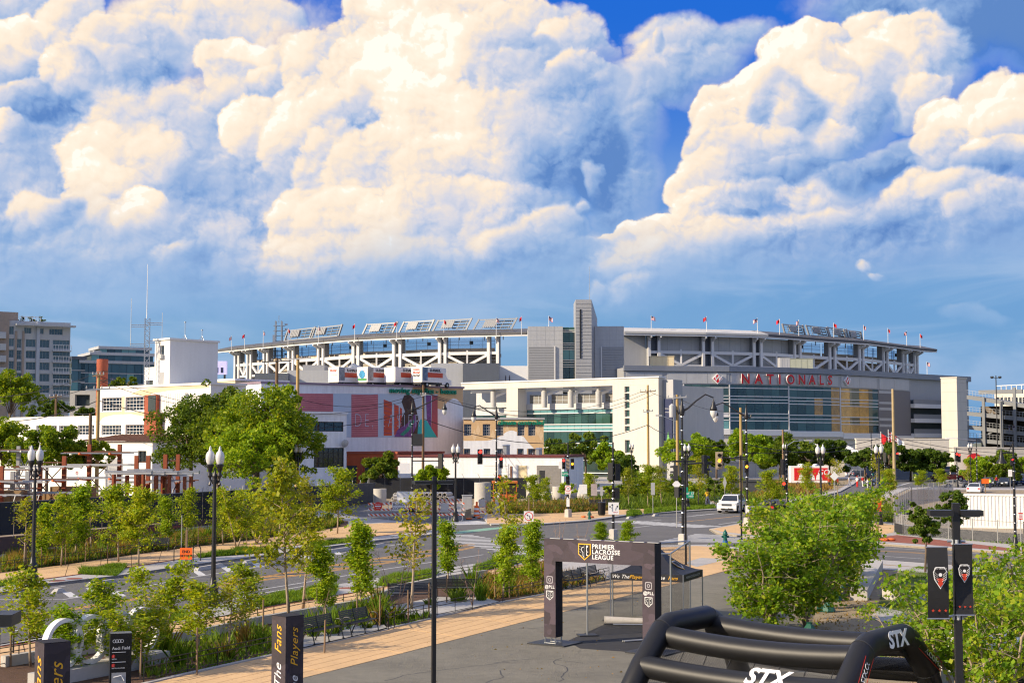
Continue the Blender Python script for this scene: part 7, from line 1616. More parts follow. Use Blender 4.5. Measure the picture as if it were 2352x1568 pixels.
def wire(k0,f0,k1,f1,sag,label,r=0.03,dx=0.0):
 r *= 1.4
 (p0,h0,_),(p1,h1,_)=UP[k0],UP[k1];a,b=p0+Vector((dx,0,h0*f0)),p1+Vector((dx,0,h1*f1));n=16
 pts=[a.lerp(b,t/n)-Vector((0,0,sag*4*(t/n)*(1-t/n))) for t in range(n+1)];e=MB().path(pts,r,5).build('power_line',m_black,None);tag(e,label,'cable','overhead cables')
for i,(k0,f0,k1,f1,sg,dx,r) in enumerate((('l',0.98,'a',0.98,1.2,-1,.022),('l',0.94,'a',0.95,1.4,1,.022),('l',.8,'a',.80,1.5,0,.035),('l',.7,'b',.98,1.3,0,.02),('a',.98,'f',.90,3.2,0,.02),('a',.95,'e',.70,2.0,0,.02),('a',.80,'f',.80,3.0,0,.03),('b',.95,'a',.72,1,0,.02),
     ('f',.97,'g',.93,3.0,-1.2,.022),('f',.94,'g',.93,3.4,0,.022),('f',.90,'g',.92,3.2,1.2,.022),('f',.70,'g',.62,3.0,0,.035),('e',.7,'f',.95,1.5,0,.022),('g',.95,'h',.97,.4,0,.022),('g',.62,'h',.60,.5,0,.035),('h',.97,'i',.96,.7,0,.02),('h',.55,'i',.62,.8,0,.035),('h',.5,'k',.55,2,0,.03),('i',.6,'k',.5,1.6,0,.03),('k',.52,'m',.45,1.5,0,.03),('k',.48,'m',.40,1.5,0,.03))):
 nm={'a':'the brown pole by the factory','b':'the bracket lamp pole','e':'the paired tan pole','f':'the warehouse pole','g':'the end wall pole','h':'the transformer pole','i':'the glass wall pole','k':'the pale tan pole','l':'the yard end pole','m':'the ramp garage pole'}
 wire(k0,f0,k1,f1,sg,'%s black cable from %s to %s' % ('thick' if r>.028 else 'thin',nm[k0],nm[k1]),r,dx)

# ---- yard fence with dark screen on a brick wall
fA,fB=G(-160,1300),G(862,1153);fd=(fB-fA).normalized();Lf=(fB-fA).length;rzf=math.atan2(fd.y,fd.x)
fe=empty('yard_fence',fA,rzf,'long black screened chain link fence with angled barbed wire arms','fence');m_scr=M('windscreen_cloth',(0.018,0.02,0.026),0.85,var=0.4,scale=0.6,streak=0.2)
def wall_top(u):return max(0.0,1.35*(1-u/(Lf*0.72)))
nseg=30
for k in range(nseg):
 u0,u1=Lf*k/nseg,Lf*(k+1)/nseg;z0,z1=wall_top(u0),wall_top(u1);h=3.45-1.15*k/nseg;hb=3.45-1.15*(k+1)/nseg
 MB().add([(u0+0.04,0,z0+0.1),(u1-0.04,0,z1+0.1),(u1-0.04,0,hb),(u0+0.04,0,h),(u0+0.04,0.02,z0+0.1),(u1-0.04,0.02,z1+0.1),(u1-0.04,0.02,hb),(u0+0.04,0.02,h)],[(0,1,2,3),(7,6,5,4),(3,2,6,7),(0,4,5,1),(0,3,7,4),(1,5,6,2)]).build('screen_panel',m_scr if k<24 else M('grey_windscreen',(0.075,0.075,0.075),0.85,var=0.2,scale=0.5),fe)
 MB().tube((u0,0.06,z0),(u0,0.06,h+0.05),0.04,n=6).build('post',m_gpost,fe);MB().bar((u0,0.06,h+0.05),(u0+0.18,0.06,h+0.4),0.05,0.03).build('barb_arm',m_gpost,fe)
 if k in (9,16):MB().box(u0+0.3,u0+0.9,-0.03,-0.006,h-1.0,h-0.1).build('notice',M('pale_teal_notice',(0.25,0.45,0.45),0.6),fe)
MB().bar((0,0.06,3.45),(Lf,0.06,2.3),0.05).build('top_rail',m_gpost,fe)
bw=empty('brick_retaining_wall',fA,rzf,'dark red brick retaining wall carrying the screened fence','wall');mb=MB();mb.add([(0,-0.12,0),(Lf*0.72,-0.12,0),(Lf*0.72,-0.12,0.02),(0,-0.12,1.35),(0,0.3,0),(Lf*0.72,0.3,0),(Lf*0.72,0.3,0.02),(0,0.3,1.35)],[(0,1,2,3),(3,2,6,7),(4,7,6,5)]);mb.build('wall_body',M('mortar_dark',(0.10,0.06,0.05),0.95),bw)
bk=MB().box(0,0.44,0,0.03,0,0.19).mesh('brick',M('dark_red_brick',(0.21,0.06,0.04),0.9,var=0.3,scale=3))
for r in range(6):
 for k in range(48):
  u=12.5+k*0.47+(0.23 if r % 2 else 0);z=0.03+r*0.22
  if z+0.2<wall_top(u+0.44):obj('brick',bk,bw,(u,-0.15,z))
yard=[fA+Vector((-fd.y,fd.x,0))*0.4,fB+Vector((-fd.y,fd.x,0))*0.4,Vector((-30,186,0)),Vector((-120,186,0)),Vector((-120,60,0))]
struct(MB().prism([(p.x,p.y) for p in yard],-0.02,0.6).build('yard_ground',m_dirt))
e=MB();
# far dark fence behind the pipes
fA2,fB2=GX(850,178),GX(1210,178);W2=Wall(fA2,fB2);f2=empty('works_fence',fA2,W2.rz,'black screened fence behind the pipe stack and concrete rings','fence');zt=W2.uz(1000,1097)[1]
for k in range(10):u0,u1=W2.L*k/10,W2.L*(k+1)/10;MB().box(u0+0.03,u1-0.03,0,0.03,0.05,zt).build('screen_panel',m_scr,f2);MB().tube((u0,0.06,0),(u0,0.06,zt+0.1),0.04,n=6).build('post',m_gpost,f2);MB().bar((u0,0.06,zt+0.1),(u0-0.25,0,zt+0.55),0.04).build('barb_arm',m_gpost,f2)

# ---- storage racks in the yard
m_rack=M('rack_orange',(0.30,0.075,0.03),0.6,var=0.2,scale=3);m_rackg=M('rack_grey',(0.40,0.40,0.39),0.5,0.3);m_rod=M('stock_steel',(0.40,0.42,0.45),0.4,0.7,var=0.2,scale=2);m_ply=M('tan_crate',(0.34,0.22,0.11),0.8,var=0.1)
def rack_unit(x0,x1,Y,yt,levels,mat,label,loads=True,brace=True,arms=1.3):
 a,b=GX(x0,Y,0.6),GX(x1,Y,0.6);e=empty('cantilever_rack',a,0,label,'storage rack','steel racks in the yard');w=b.x-a.x;h=AY(x0,yt,Y).z-0.6
 for u in (0,w):MB().box(u-0.16,u+0.16,0,0.35,0,h).build('upright',mat,e)
 if brace:
  for z0 in (0.8,h*0.45):MB().bar((0,0.17,z0),(w,0.17,z0+h*0.42),0.07).build('cross_brace',mat if mat is m_rackg else m_rust,e);MB().bar((0,0.19,z0+h*0.42),(w,0.19,z0),0.07).build('cross_brace',mat if mat is m_rackg else m_rust,e)
  MB().bar((0,0.17,h*0.9),(w,0.17,h*0.9),0.1).build('tie_beam',m_rust if mat is m_rack else mat,e)
 for k,f in enumerate(levels):
  z=h*f
  for u in (0,w):MB().bar((u,0.1,z),(u+(arms if k % 2 else -arms)*0.4,-arms,z+0.12),0.14,0.16).build('arm',m_signo if mat is m_rack and k % 2 == 0 else mat,e)
  if loads:
   for q in range(5):o_=random.uniform(-0.8,0.5);MB().bar((-1.6+o_,-0.3-q*0.2,z+0.16+(q % 2)*0.09),(w+1.6+o_,-0.3-q*0.2,z+0.16+(q % 2)*0.09),0.13,0.09).build('stock_bar',random.choice((m_rod,m_rod,m_rust,m_gpan)),e)
 return e
for x0,x1,Y,yt,lv,mt,lb in ((210,279,128,1020,(0.15,0.32,0.5,0.68,0.85),m_rack,'tall orange rack stacked with long steel bars'),(318,345,122,1046,(0.3,0.55),m_rack,'red orange rack bay with crossed braces'),(384,413,124,1043,(0.3,0.55),m_rack,'red orange rack bay nearest the dark tree'),(98,153,120,1047,(0.2,0.4,0.6,0.8),m_rack,'brown rack loaded with pipes behind the lamp'),(36,70,118,1082,(0.25,0.5,0.75),m_rackg,'pale grey rack with narrow arms'),(48,76,140,1024,(0.3,0.6,0.9),m_rackg,'tall grey upright rack behind the pale one'),(-40,10,116,1070,(0.2,0.45,0.7),m_rack,'rust coloured rack at the yard end')):
 rack_unit(x0,x1,Y,yt,lv,mt,lb)
for x,Y,w,h,lb in ((20,117,3.0,2.6,'tan plywood crate marked 15 in the rack yard'),(170,121,3.4,2.8,'large tan plywood crate between the racks'),(120,122,2.0,2.2,'tan plywood crate below the loaded rack')):
 p=GX(x,Y,0.6);e=empty('plywood_crate',p,0,lb,'crate');MB().box(-w/2,w/2,0,1.6,0,h).build('box',m_ply,e);[MB().box(-w/2+w*k/3-0.05,-w/2+w*k/3+0.05,-0.04,-0.004,0,h).build('batten',m_wood,e) for k in range(4)]
 if x == 20:text('crate_number','15',0.9,m_blackink,e,face_mtx((-0.6,-0.05,1.9)),0.003)
for i,(x,y) in enumerate(((300,1078),(330,1080),(360,1079),(395,1083),(350,1074),(410,1078))):
 p=GX(x,116+i*0.8,0.6);e=empty('bar_bundle',p,0,'bundle of shiny steel stock lying behind the fence','steel bundle','steel bundles');z=AY(x,y,p.y).z-0.6
 for k in range(6):MB().bar((-1.9,(k % 3)*0.2,z-0.3+(k // 3)*0.14),(1.9,(k % 3)*0.2,z-0.3+(k // 3)*0.14),0.17,0.12).build('bar',m_rod if k % 2 else m_gpan,e)
 for q in (-1.2,1.2):MB().box(q-0.08,q+0.08,-0.1,0.6,0,max(0.1,z-0.4)).build('trestle',m_rack,e)

# ---- benches
m_bench=M('bench_black',(0.015,0.017,0.022),0.38,var=0.1,spec=0.5)
def make_bench():
 e=empty('park_bench',(0,0,0),0);L=0.95
 for k in range(5):MB().box(-L,L,-0.06-k*0.085,0.01-k*0.085,0.42,0.445).build('seat_slat',m_bench,e)
 for k in range(6):z=0.50+k*0.062;yb=0.05+k*0.018;MB().add([(-L,yb,z),(L,yb,z),(L,yb+0.014,z+0.05),(-L,yb+0.014,z+0.05),(-L,yb+0.025,z),(L,yb+0.025,z),(L,yb+0.039,z+0.05),(-L,yb+0.039,z+0.05)],[(0,1,2,3),(7,6,5,4),(3,2,6,7),(0,4,5,1),(0,3,7,4),(1,5,6,2)]).build('back_slat',m_bench,e)
 for u in (-L+0.03,0,L-0.03):
  MB().path([(u,-0.42,0.02),(u,-0.36,0.25),(u,-0.2,0.40),(u,-0.02,0.36),(u,0.08,0.2),(u,0.16,0.02)],0.022,7).build('leg',m_bench,e);MB().path([(u,0.0,0.4),(u,0.06,0.55),(u,0.16,0.88)],0.022,7).build('back_support',m_bench,e)
  for y in (-0.42,0.16):MB().lathe([(0.045,0),(0.045,0.02)],(u,y,0),8).build('foot',m_bench,e)
  if u:n=14;MB().path([(u,-0.20+0.19*math.cos(2*PI*k/n),0.55+0.13*math.sin(2*PI*k/n)) for k in range(n)],0.018,7,closed=True).build('arm_loop',m_bench,e)
 return e
bench0=make_bench()
bdir=(lerp_line(L2,0.5)-lerp_line(L2,0.35));brz=math.atan2(bdir.y,bdir.x)
first=True
for x,yb,rz,lb in ((733,1470,brz,'black slatted bench half behind the printed column'),(817,1452,brz,'black slatted bench on the pavers beside bare sapling'),(940,1385,0.1,'black bench seen from behind at the low railing'),(1050,1372,PI+0.0,'black bench turned away beside the concrete step'),(1318,1350,brz-0.1,'black bench seen through the printed arch beside its pillar'),(1353,1340,brz-0.1,'black bench seen through the arch next to the tent'),(229,1264,brz+PI,'black bench in the far bed half hidden by saplings'),(354,1266,0.1,'black bench with sunlit back beyond the bike hoops'),(1373,1166,0.3,'black bench in the corner bed behind signals'),(1405,1163,0.3,'black bench beside the round litter bin at the corner')):
 b=bench0 if first else copy_tree(bench0);first=False;b.location=G(x,yb,KH+0.05 if x<1300 and x>600 else KH);b.rotation_euler=(0,0,rz);tag(b,lb,'bench','black slatted benches')

# ---- low black railings round the beds
def railing(pts,label,h=0.62,z=KH,step=1.25,r=0.014):
 ln=gp(pts,z);e=empty('bed_railing',ln[0],0,label,'railing','low black bed railings');o=ln[0]
 for a,b in zip(ln,ln[1:]):
  n=max(1,round((b-a).length/step))
  for k in range(n+1):
   p=a.lerp(b,k/n)-o
   if k<n or b is ln[-1]:MB().bar(p,p+Vector((0,0,h)),r*2.0,up=(1,0,0)).build('post',m_black,e)
  for zz in (h-0.01,h-0.16):MB().bar(a-o+Vector((0,0,zz)),b-o+Vector((0,0,zz)),r*1.8).build('rail',m_black,e)
  MB().bar(a-o+Vector((0,0,0.12)),b-o+Vector((0,0,0.12)),r*1.6).build('rail',m_black,e)
railing([(330,1568),(431,1546),(626,1503),(694,1489)],'black railing edging the tan walk before the printed column');railing([(905,1440),(1004,1417),(1085,1400)],'black railing at the paved step corner');railing([(1154,1383),(1258,1362),(1300,1353)],'black railing before the reedy bed by the arch')
railing([(431,1470),(591,1434),(700,1410),(831,1390)],'black railing above the planter wall behind benches');railing([(912,1360),(1008,1340),(1111,1323),(1255,1299)],'black railing along the inner walk behind benches');railing([(-40,1540),(121,1512),(330,1480),(431,1470)],'black railing behind the white ring sculpture');railing([(880,1428),(892,1446),(906,1441)],'short black railing at the bench pad corner')
railing([(0,1315),(154,1295),(300,1274),(430,1257),(600,1236),(720,1221)],'long black railing along the far bed front');railing([(0,1288),(300,1246),(560,1213),(700,1199)],'long black railing along the far bed back');railing([(1118,1180),(1290,1177),(1405,1170)],'black railing round the corner bed',h=0.8,step=1.6);railing([(1118,1160),(1290,1156),(1405,1152)],'black railing behind the corner bed',h=0.8,step=2.0);railing([(1300,1353),(1399,1330)],'black railing behind the cage benches');railing([(1880,1196),(2050,1205)],'black railing under the leafy trees',h=0.9)
# bike hoops, bins, hydrants
def hoop(x,yb,label,rz=0.0,h=0.9,w=0.45,r=0.03):
 p=G(x,yb,KH);n=10;pts=[(-w/2,0,0),(-w/2,0,h-w/2)]+[(-w/2*math.cos(PI*k/n),0,h-w/2+w/2*math.sin(PI*k/n)) for k in range(1,n)]+[(w/2,0,h-w/2),(w/2,0,0)]
 e=empty('bike_hoop',p,rz,label,'bike rack','black bike hoops');MB().path(pts,r,8).build('hoop',m_black,e,smooth=True);[MB().lathe([(0.07,0),(0.07,0.015)],(s*w/2,0,0),8).build('flange',m_black,e) for s in (-1,1)]
hoop(408,1288,'black bike hoop beside the detour sign post');hoop(452,1287,'black bike hoop behind the orange detour sign');hoop(434,1291,'black bike hoop under the orange detour sign',1.2);hoop(2001,1281,'tall black bike hoop beside the low concrete wall',0.3,1.5,0.55,0.035);hoop(115,1464,'black bike hoop on the near pavers',0.2);hoop(14,1500,'black bike hoop beside the light bar',0.2,1.2)
def bin_(x,yb,label,s=1.0):
 p=G(x,yb,KH);e=empty('litter_bin',p,0,label,'litter bin','black litter bins');e.scale=(s,)*3;mb=MB();n=20
 for k in range(n):a=2*PI*k/n;mb.bar((0.27*math.cos(a),0.27*math.sin(a),0.08),(0.31*math.cos(a),0.31*math.sin(a),0.95),0.06,0.02,up=(math.cos(a),math.sin(a),0))
 mb.build('slat_cage',m_black,e);MB().lathe([(0.24,0.0),(0.25,0.9)],n=14).build('liner',m_blackink,e);MB().lathe([(0.34,0.93),(0.34,1.0),(0.2,1.04),(0.18,1.0)],n=16).build('rim',m_black,e)
bin_(1735,1203,'round black slatted litter bin on the island corner',1.15);bin_(1382,1183,'black litter bin beside the grey sign post',1.25)
m_hyg=M('hydrant_green',(0.01,0.10,0.075),0.45);m_hyb=M('hydrant_blue',(0.02,0.12,0.35),0.5)
for x,yb,s,lb in ((1666,1249,1.25,'dark green fire hydrant with blue foot beside the crossing'),(1354,1192,1.0,'green fire hydrant at the corner by the wooden posts')):
 e=empty('fire_hydrant',G(x,yb,KH),0,lb,'hydrant');e.scale=(s,)*3
 MB().lathe([(0.15,0),(0.15,0.18),(0.12,0.2)],n=12).build('foot',m_hyb if x>1500 else m_hyg,e);MB().lathe([(0.11,0.2),(0.11,0.5),(0.15,0.52),(0.15,0.56),(0.12,0.58),(0.11,0.66),(0.06,0.74),(0.03,0.76),(0.03,0.82)],n=12).build('barrel',m_hyg,e,smooth=True)
 for s_ in (-1,1):MB().tube((s_*0.08,0,0.42),(s_*0.2,0,0.42),0.06,n=8).build('outlet',m_hyg,e)
 MB().tube((0,-0.08,0.36),(0,-0.2,0.36),0.075,n=8).build('outlet',m_hyg,e)

# ---- road works: barricades, barrel, pipes, concrete rings
def stripe_mat(name,c0,c1,w,ang=1.0):
 m=bpy.data.materials.new(name);m.use_nodes=True;nt=m.node_tree;N=nt.nodes;L=nt.links;p=N['Principled BSDF'];tc=N.new('ShaderNodeTexCoord');sp=N.new('ShaderNodeSeparateXYZ');L.new(tc.outputs['Object'],sp.inputs[0])
 a=N.new('ShaderNodeMath');a.operation='MULTIPLY_ADD';L.new(sp.outputs[2],a.inputs[0]);a.inputs[1].default_value=ang;L.new(sp.outputs[0],a.inputs[2]);q=N.new('ShaderNodeMath');q.operation='PINGPONG';L.new(a.outputs[0],q.inputs[0]);q.inputs[1].default_value=w;g=N.new('ShaderNodeMath');g.operation='GREATER_THAN';L.new(q.outputs[0],g.inputs[0]);g.inputs[1].default_value=w/2
 mx=N.new('ShaderNodeMix');mx.data_type='RGBA';L.new(g.outputs[0],mx.inputs[0]);mx.inputs[6].default_value=(*c0,1);mx.inputs[7].default_value=(*c1,1);L.new(mx.outputs[2],p.inputs['Base Color']);p.inputs['Roughness'].default_value=0.5;return m
m_bar=stripe_mat('barricade_stripe',(0.75,0.74,0.72),(0.62,0.10,0.03),0.2)
def barricade(x0,x1,yb,label,rz=0.0):
 a,b=G(x0,yb),G(x1,yb);c=(a+b)/2;w=(b-a).length;e=empty('barricade',c,rz,label,'barricade','striped road barricades')
 for z in (0.45,0.95,1.45):MB().box(-w/2,w/2,-0.05,-0.02,z,z+0.2).build('rail',m_bar,e)
 for u in (-w*0.36,w*0.36):MB().box(u-0.03,u+0.03,-0.018,0.03,0,1.7).build('upright',m_gpan,e);MB().box(u-0.03,u+0.03,-0.55,0.55,0,0.06).build('foot',m_gpan,e)
 return e,w
for i,(x0,x1,yb,lb) in enumerate(((845,899,1196,'striped barricade carrying a round no entry sign'),(898,945,1194,'striped barricade carrying the ROAD CLOSED board'),(950,975,1193,'striped barricade behind the black signal pole'),(976,1003,1194,'striped barricade behind the slender light pole'),(1005,1034,1195,'striped barricade beside the twin globe lamp'),(1033,1067,1195,'striped barricade next to the grey cabinet'),(1008,1060,1185,'striped barricade set back behind the others'))):
 e,w=barricade(x0,x1,yb,lb,(-0.05,0.1,-0.15,0.1,0.2,-0.1,0.05)[i])
 if i == 0:ngon(MB(),(-0.15,1.35),0.38,20,-0.06).build('no_entry_disc',m_red,e);MB().box(-0.42,0.12,-0.075,-0.065,1.30,1.40).build('no_entry_bar',m_signw,e);text('no_entry_text','DO NOT',0.12,m_signw,e,face_mtx((-0.15,-0.07,1.52)),0.002);text('no_entry_text','ENTER',0.12,m_signw,e,face_mtx((-0.15,-0.07,1.18)),0.002)
 if i == 1:s=MB().box(-0.85,0.35,-0.08,-0.055,0.85,1.65).build('road_closed_board',m_signw,e);text('board_text','ROAD',0.36,m_blackink,s,face_mtx((-0.25,-0.085,1.43)),0.003,off=0.005);text('board_text','CLOSED',0.32,m_blackink,s,face_mtx((-0.25,-0.085,1.06)),0.003,off=0.005)
 if i in (4,5):MB().box(-0.3,0.4,-0.08,-0.055,0.8,1.6).build('grey_board',m_gpan,e)
for x,yt,yb,lb in ((919,1132,1180,'white blank sandwich board on a stake behind barricades'),(934,1132,1180,'second white blank board beside the first behind barricades')):
 p=G(x,yb);e=empty('blank_board',p,0,lb,'sign');MB().tube((0,0,0),(0,0,2.3),0.03).build('stake',m_wood,e);MB().box(-0.32,0.32,-0.05,-0.02,1.1,2.25).build('board',m_signw,e)
e,w=barricade(1098,1117,1188,'small striped A frame barricade with a grey notice beside the barrel',0.3);MB().box(-0.3,0.3,-0.08,-0.06,1.0,1.75).build('notice',m_gpan,e)
e=empty('traffic_barrel',G(1095,1188),0,'orange and white banded traffic barrel with black foot','traffic barrel');MB().lathe([(0.42,0),(0.42,0.1),(0.3,0.12)],n=14).build('foot',m_tyre,e)
for k in range(5):MB().lathe([(0.30-k*0.016,0.12+k*0.2),(0.285-k*0.016,0.31+k*0.2)],n=14).build('band',m_signo if k % 2 == 0 else m_signw,e,smooth=True)
MB().bar((0,0,1.1),(0,0,1.5),0.2,0.05).build('handle',m_signo,e)
e=empty('utility_cabinet',G(1073,1174),0.1,'tall grey metal utility cabinet beside barricades','cabinet');MB().box(-0.5,0.5,-0.35,0.35,0.1,1.62).build('casing',M('cabinet_grey',(0.36,0.38,0.41),0.5),e);MB().box(-0.54,0.54,-0.4,0.4,1.623,1.7).build('lid',m_gpan,e);MB().box(-0.55,0.55,-0.4,0.4,0,0.098).build('plinth',m_conc,e);MB().box(-0.45,0.45,-0.375,-0.353,0.2,1.55).build('door',m_gpan,e)
e=empty('concrete_block',G(1074,1190),0.3,'rough tan broken concrete block beside the grey cabinet','concrete block');MB().add([(-.35,-.3,0),(.3,-.35,0),(.4,.3,0),(-.3,.35,0),(-.2,-.2,.8),(.25,-.25,.95),(.2,.2,.85),(-.15,.2,.6)],[(0,3,2,1),(4,5,6,7),(0,1,5,4),(1,2,6,5),(2,3,7,6),(3,0,4,7)]).build('block',m_dirt,e)
m_pipe=M('pipe_concrete',(0.46,0.44,0.41),0.85,var=0.12,scale=2)
def hollow(r,t,L,mat,n=16,axis='y'):
 mb=MB();
 for k in range(n):
  a0,a1=2*PI*k/n,2*PI*(k+1)/n;P=lambda rr,a,y:(rr*math.cos(a),y,rr*math.sin(a));ri=r-t
  mb.quad(P(r,a0,0),P(r,a0,L),P(r,a1,L),P(r,a1,0));mb.quad(P(ri,a0,0),P(ri,a1,0),P(ri,a1,L),P(ri,a0,L));mb.quad(P(r,a0,0),P(r,a1,0),P(ri,a1,0),P(ri,a0,0));mb.quad(P(r,a0,L),P(ri,a0,L),P(ri,a1,L),P(r,a1,L))
 return mb.mesh('pipe',mat,True,40)
pm=hollow(0.24,0.05,2.4,m_pipe);rows_=((14,0.25),(13,0.70),(12,1.15))
pb0=G(890,1150);
for r_,(n,z) in enumerate(rows_):
 for k in range(n):
  p=GX(895,160,KH)+Vector((0.24+r_*0.25+k*0.5,0,z));o=obj('concrete_pipe',pm,None,p,-0.25);tag(o,'concrete pipe in the %s row of the pipe stack' % ('bottom','middle','top')[r_],'pipe','stacked concrete pipes')
for k,z in enumerate((0.25,0.7)):o=obj('concrete_pipe',pm,None,GX(905,158.5,KH+0.6+z*0.6),-1.35);tag(o,'concrete pipe lying across the front of the pipe stack, %s one' % ('lower','upper')[k],'pipe','stacked concrete pipes')
def manhole(x,Y,w,y0,y1,label,hole=None,cone=False):
 p=GX(x,Y,KH);r=w/2/FPX*Y;z0,z1=max(0,AY(x,y1,Y).z-KH),AY(x,y0,Y).z-KH;e=empty('manhole_ring',p,0,label,'concrete ring','concrete manhole rings');h=z1-z0;z0=0
 prof=[(r,0),(r,h),(r*0.86,h),(r*0.86,h*0.9)] if not cone else [(r,0),(r,h*0.25),(r*0.6,h*0.85),(r*0.6,h),(r*0.45,h)]
 if not cone:prof=[(r*1.08,0),(r*1.08,0.12)]+prof[0:]
 MB().lathe(prof,n=24).build('ring',m_pipe,e,smooth=True)
 if hole:a,zz,rr=hole;c=MB().lathe([(rr*1.1,-0.03),(rr*1.1,0.03),(rr,0.05),(rr,0.04)],n=18).build('opening_rim',m_pipe,e);c.matrix_local=Matrix.Translation((r*math.sin(a),-r*math.cos(a),h*zz))@Matrix.Rotation(a,4,'Z')@Matrix.Rotation(PI/2,4,'X');MB().lathe([(rr,-0.02),(rr,0.056)],n=18).build('opening',m_inter,c)
manhole(875,163,30,1117,1152,'plain concrete barrel ring before the grey screen');manhole(1109,160,38,1088,1140,'tall concrete manhole ring with a round hole near its foot',(0.05,0.2,0.36));manhole(1223,172,29,1090,1122,'concrete ring with a large round side opening',(0.25,0.55,0.34));manhole(1254,174,26,1087,1122,'tapered concrete manhole cone beside a pierced ring',None,True);manhole(1282,176,28,1092,1122,'plain wide concrete ring behind the signal heads');manhole(1313,178,22,1091,1125,'narrow concrete ring beside the short signal pole');manhole(1333,180,18,1086,1110,'small concrete manhole cone in the ring row',None,True);manhole(1356,178,24,1080,1115,'tall concrete ring at the end of the row',(0.3,0.5,0.25));manhole(1345,170,24,1093,1125,'concrete ring before the narrow cone')
bt=GX(1160,168,KH);e=empty('orange_booth',bt,0.05,'small orange framed glazed site booth beside the concrete ring','booth');mo=M('booth_orange',(0.55,0.15,0.03),0.6,var=0.1);w=1.35;h=2.2
MB().box(-w,w,0,2,0,0.9).build('lower_panel',mo,e);MB().box(-w-0.12,w+0.12,-0.12,2.12,h,h+0.25).build('roof',mo,e)
for u in (-w,-0.5,0.2,w):MB().box(u-0.05,u+0.05,-0.03,0.07,0,h).build('frame_post',mo,e)
MB().box(-w,w,0.03,0.05,0.9,h).build('pane',glass_mat('booth_glass',(0.5,0.45,0.35),0.7),e);MB().box(-w+0.1,-0.6,-0.06,-0.035,0.5,1.1).build('notice',m_signw,e)
m_bag=M('orange_sandbag',(0.62,0.15,0.035),0.7,var=0.15)
for i,(x,yb) in enumerate(((1997,1240),(2010,1242),(2032,1241),(2046,1241),(1358,1189),(1340,1188),(1104,1191),(1077,1193))):
 e=empty('sandbag',G(x,yb,KH if i<6 else 0),i,'limp orange sandbag holding down %s' % ('the arrow sign brace','the corner notice boards','the barricades')[0 if i<4 else 1 if i<6 else 2],'sandbag','orange sandbags');MB().lathe([(0.05,0.0),(0.3,0.02),(0.36,0.08),(0.3,0.16),(0.1,0.2)],n=10).build('bag',m_bag,e,smooth=True).scale=(1,0.6,1);MB().cbox((0.34,0,0.1),(0.12,0.2,0.04)).build('tie',m_bag,e)
# ---- right side: container, chain link fence, low walls
CW=Wall(G(2190,1217),G(2420,1232));ce=empty('shipping_container',G(2212,1214,KH),-0.62,'long white corrugated shipping container behind the chain link fence','container');mc=M('container_white',(0.78,0.77,0.73),0.5,var=0.05,scale=0.5,streak=0.06);p=G(2212,1214,KH)
ce.location=GX(2192,118,KH);ce.rotation_euler=(0,0,-0.30);n=44;Lc=12.2;mb=MB();z1=2.75
prev=None
for k in range(n+1):
 u0=Lc*k/n
 for du,dy in ((0.0,0),(0.10,0),(0.14,0.05),(0.24,0.05)) if k<n else ((0,0),):
  cur=(u0+du,dy)
  if prev:mb.quad((prev[0],prev[1],0.15),(cur[0],cur[1],0.15),(cur[0],cur[1],z1-0.12),(prev[0],prev[1],z1-0.12))
  prev=cur
mb.build('corrugated_side',mc,ce);MB().box(0,Lc,0.06,2.4,0.14,z1-0.02).build('body',mc,ce);MB().box(-0.05,Lc+0.05,-0.03,0.12,z1-0.12,z1).build('top_rail',mc,ce);MB().box(-0.05,Lc+0.05,-0.03,0.12,0,0.15).build('bottom_rail',mc,ce)
for u in (0,Lc):MB().box(u-0.08,u+0.08,-0.04,0.14,0,z1+0.01).build('corner_post',mc,ce)
m_chain=net_mat('chain_link',(0.42,0.43,0.44),0.07,0.006)
def chain_fence(pts,h,label,scr=None):
 ln=gp(pts,KH);o=ln[0];e=empty('chain_link_fence',o,0,label,'fence')
 for a,b in zip(ln,ln[1:]):
  n=max(1,round((b-a).length/2.6))
  for k in range(n):
   p,q=a.lerp(b,k/n)-o,a.lerp(b,(k+1)/n)-o;MB().tube(p,p+Vector((0,0,h+0.1)),0.035,n=7).build('post',m_gpost,e);uv_grid('mesh_panel',[[p,q],[p+Vector((0,0,h)),q+Vector((0,0,h))]],m_chain,e)
   if scr:MB().quad(p+Vector((0,.03,scr[0])),q+Vector((0,.03,scr[0])),q+Vector((0,.03,scr[1])),p+Vector((0,.03,scr[1]))).build('screen_panel',scr[2],e)
  p=b-o;MB().tube(p,p+Vector((0,0,h+0.1)),0.035,n=7).build('post',m_gpost,e);MB().bar(a-o+Vector((0,0,h)),b-o+Vector((0,0,h)),0.04).build('top_rail',m_gpost,e)
chain_fence([(2055,1222),(2075,1228),(2352,1251),(2520,1264)],1.5,'galvanised chain link fence with black lower screen along the pavement',(0.05,0.75,m_scr));chain_fence([(2055,1222),(2095,1190),(2190,1168)],2.9,'tall galvanised chain link fence with grey screen running back',(1.1,2.6,glass_mat('grey_mesh_screen',(0.75,0.76,0.8),0.5,0.8)))
def wall_line(name,pts,w,h,label):
 ln=gp(pts,KH+h);mb=MB();ribbon(mb,ln,w,KH,KH+h);o=mb.build(name,m_conc);return tag(o,label,'wall')
wall_line('seat_wall',[(1972,1353),(2012,1286)],0.75,0.5,'pale concrete seat wall between soil and lawn');wall_line('seat_wall',[(2035,1352),(2120,1362)],0.5,0.45,'short pale concrete seat wall at the lawn corner');wall_line('seat_wall',[(2140,1440),(2350,1455),(2500,1462)],0.5,0.45,'long pale concrete seat wall behind the trailer')
m_gbag=M('green_bag',(0.012,0.085,0.06),0.55,var=0.2)
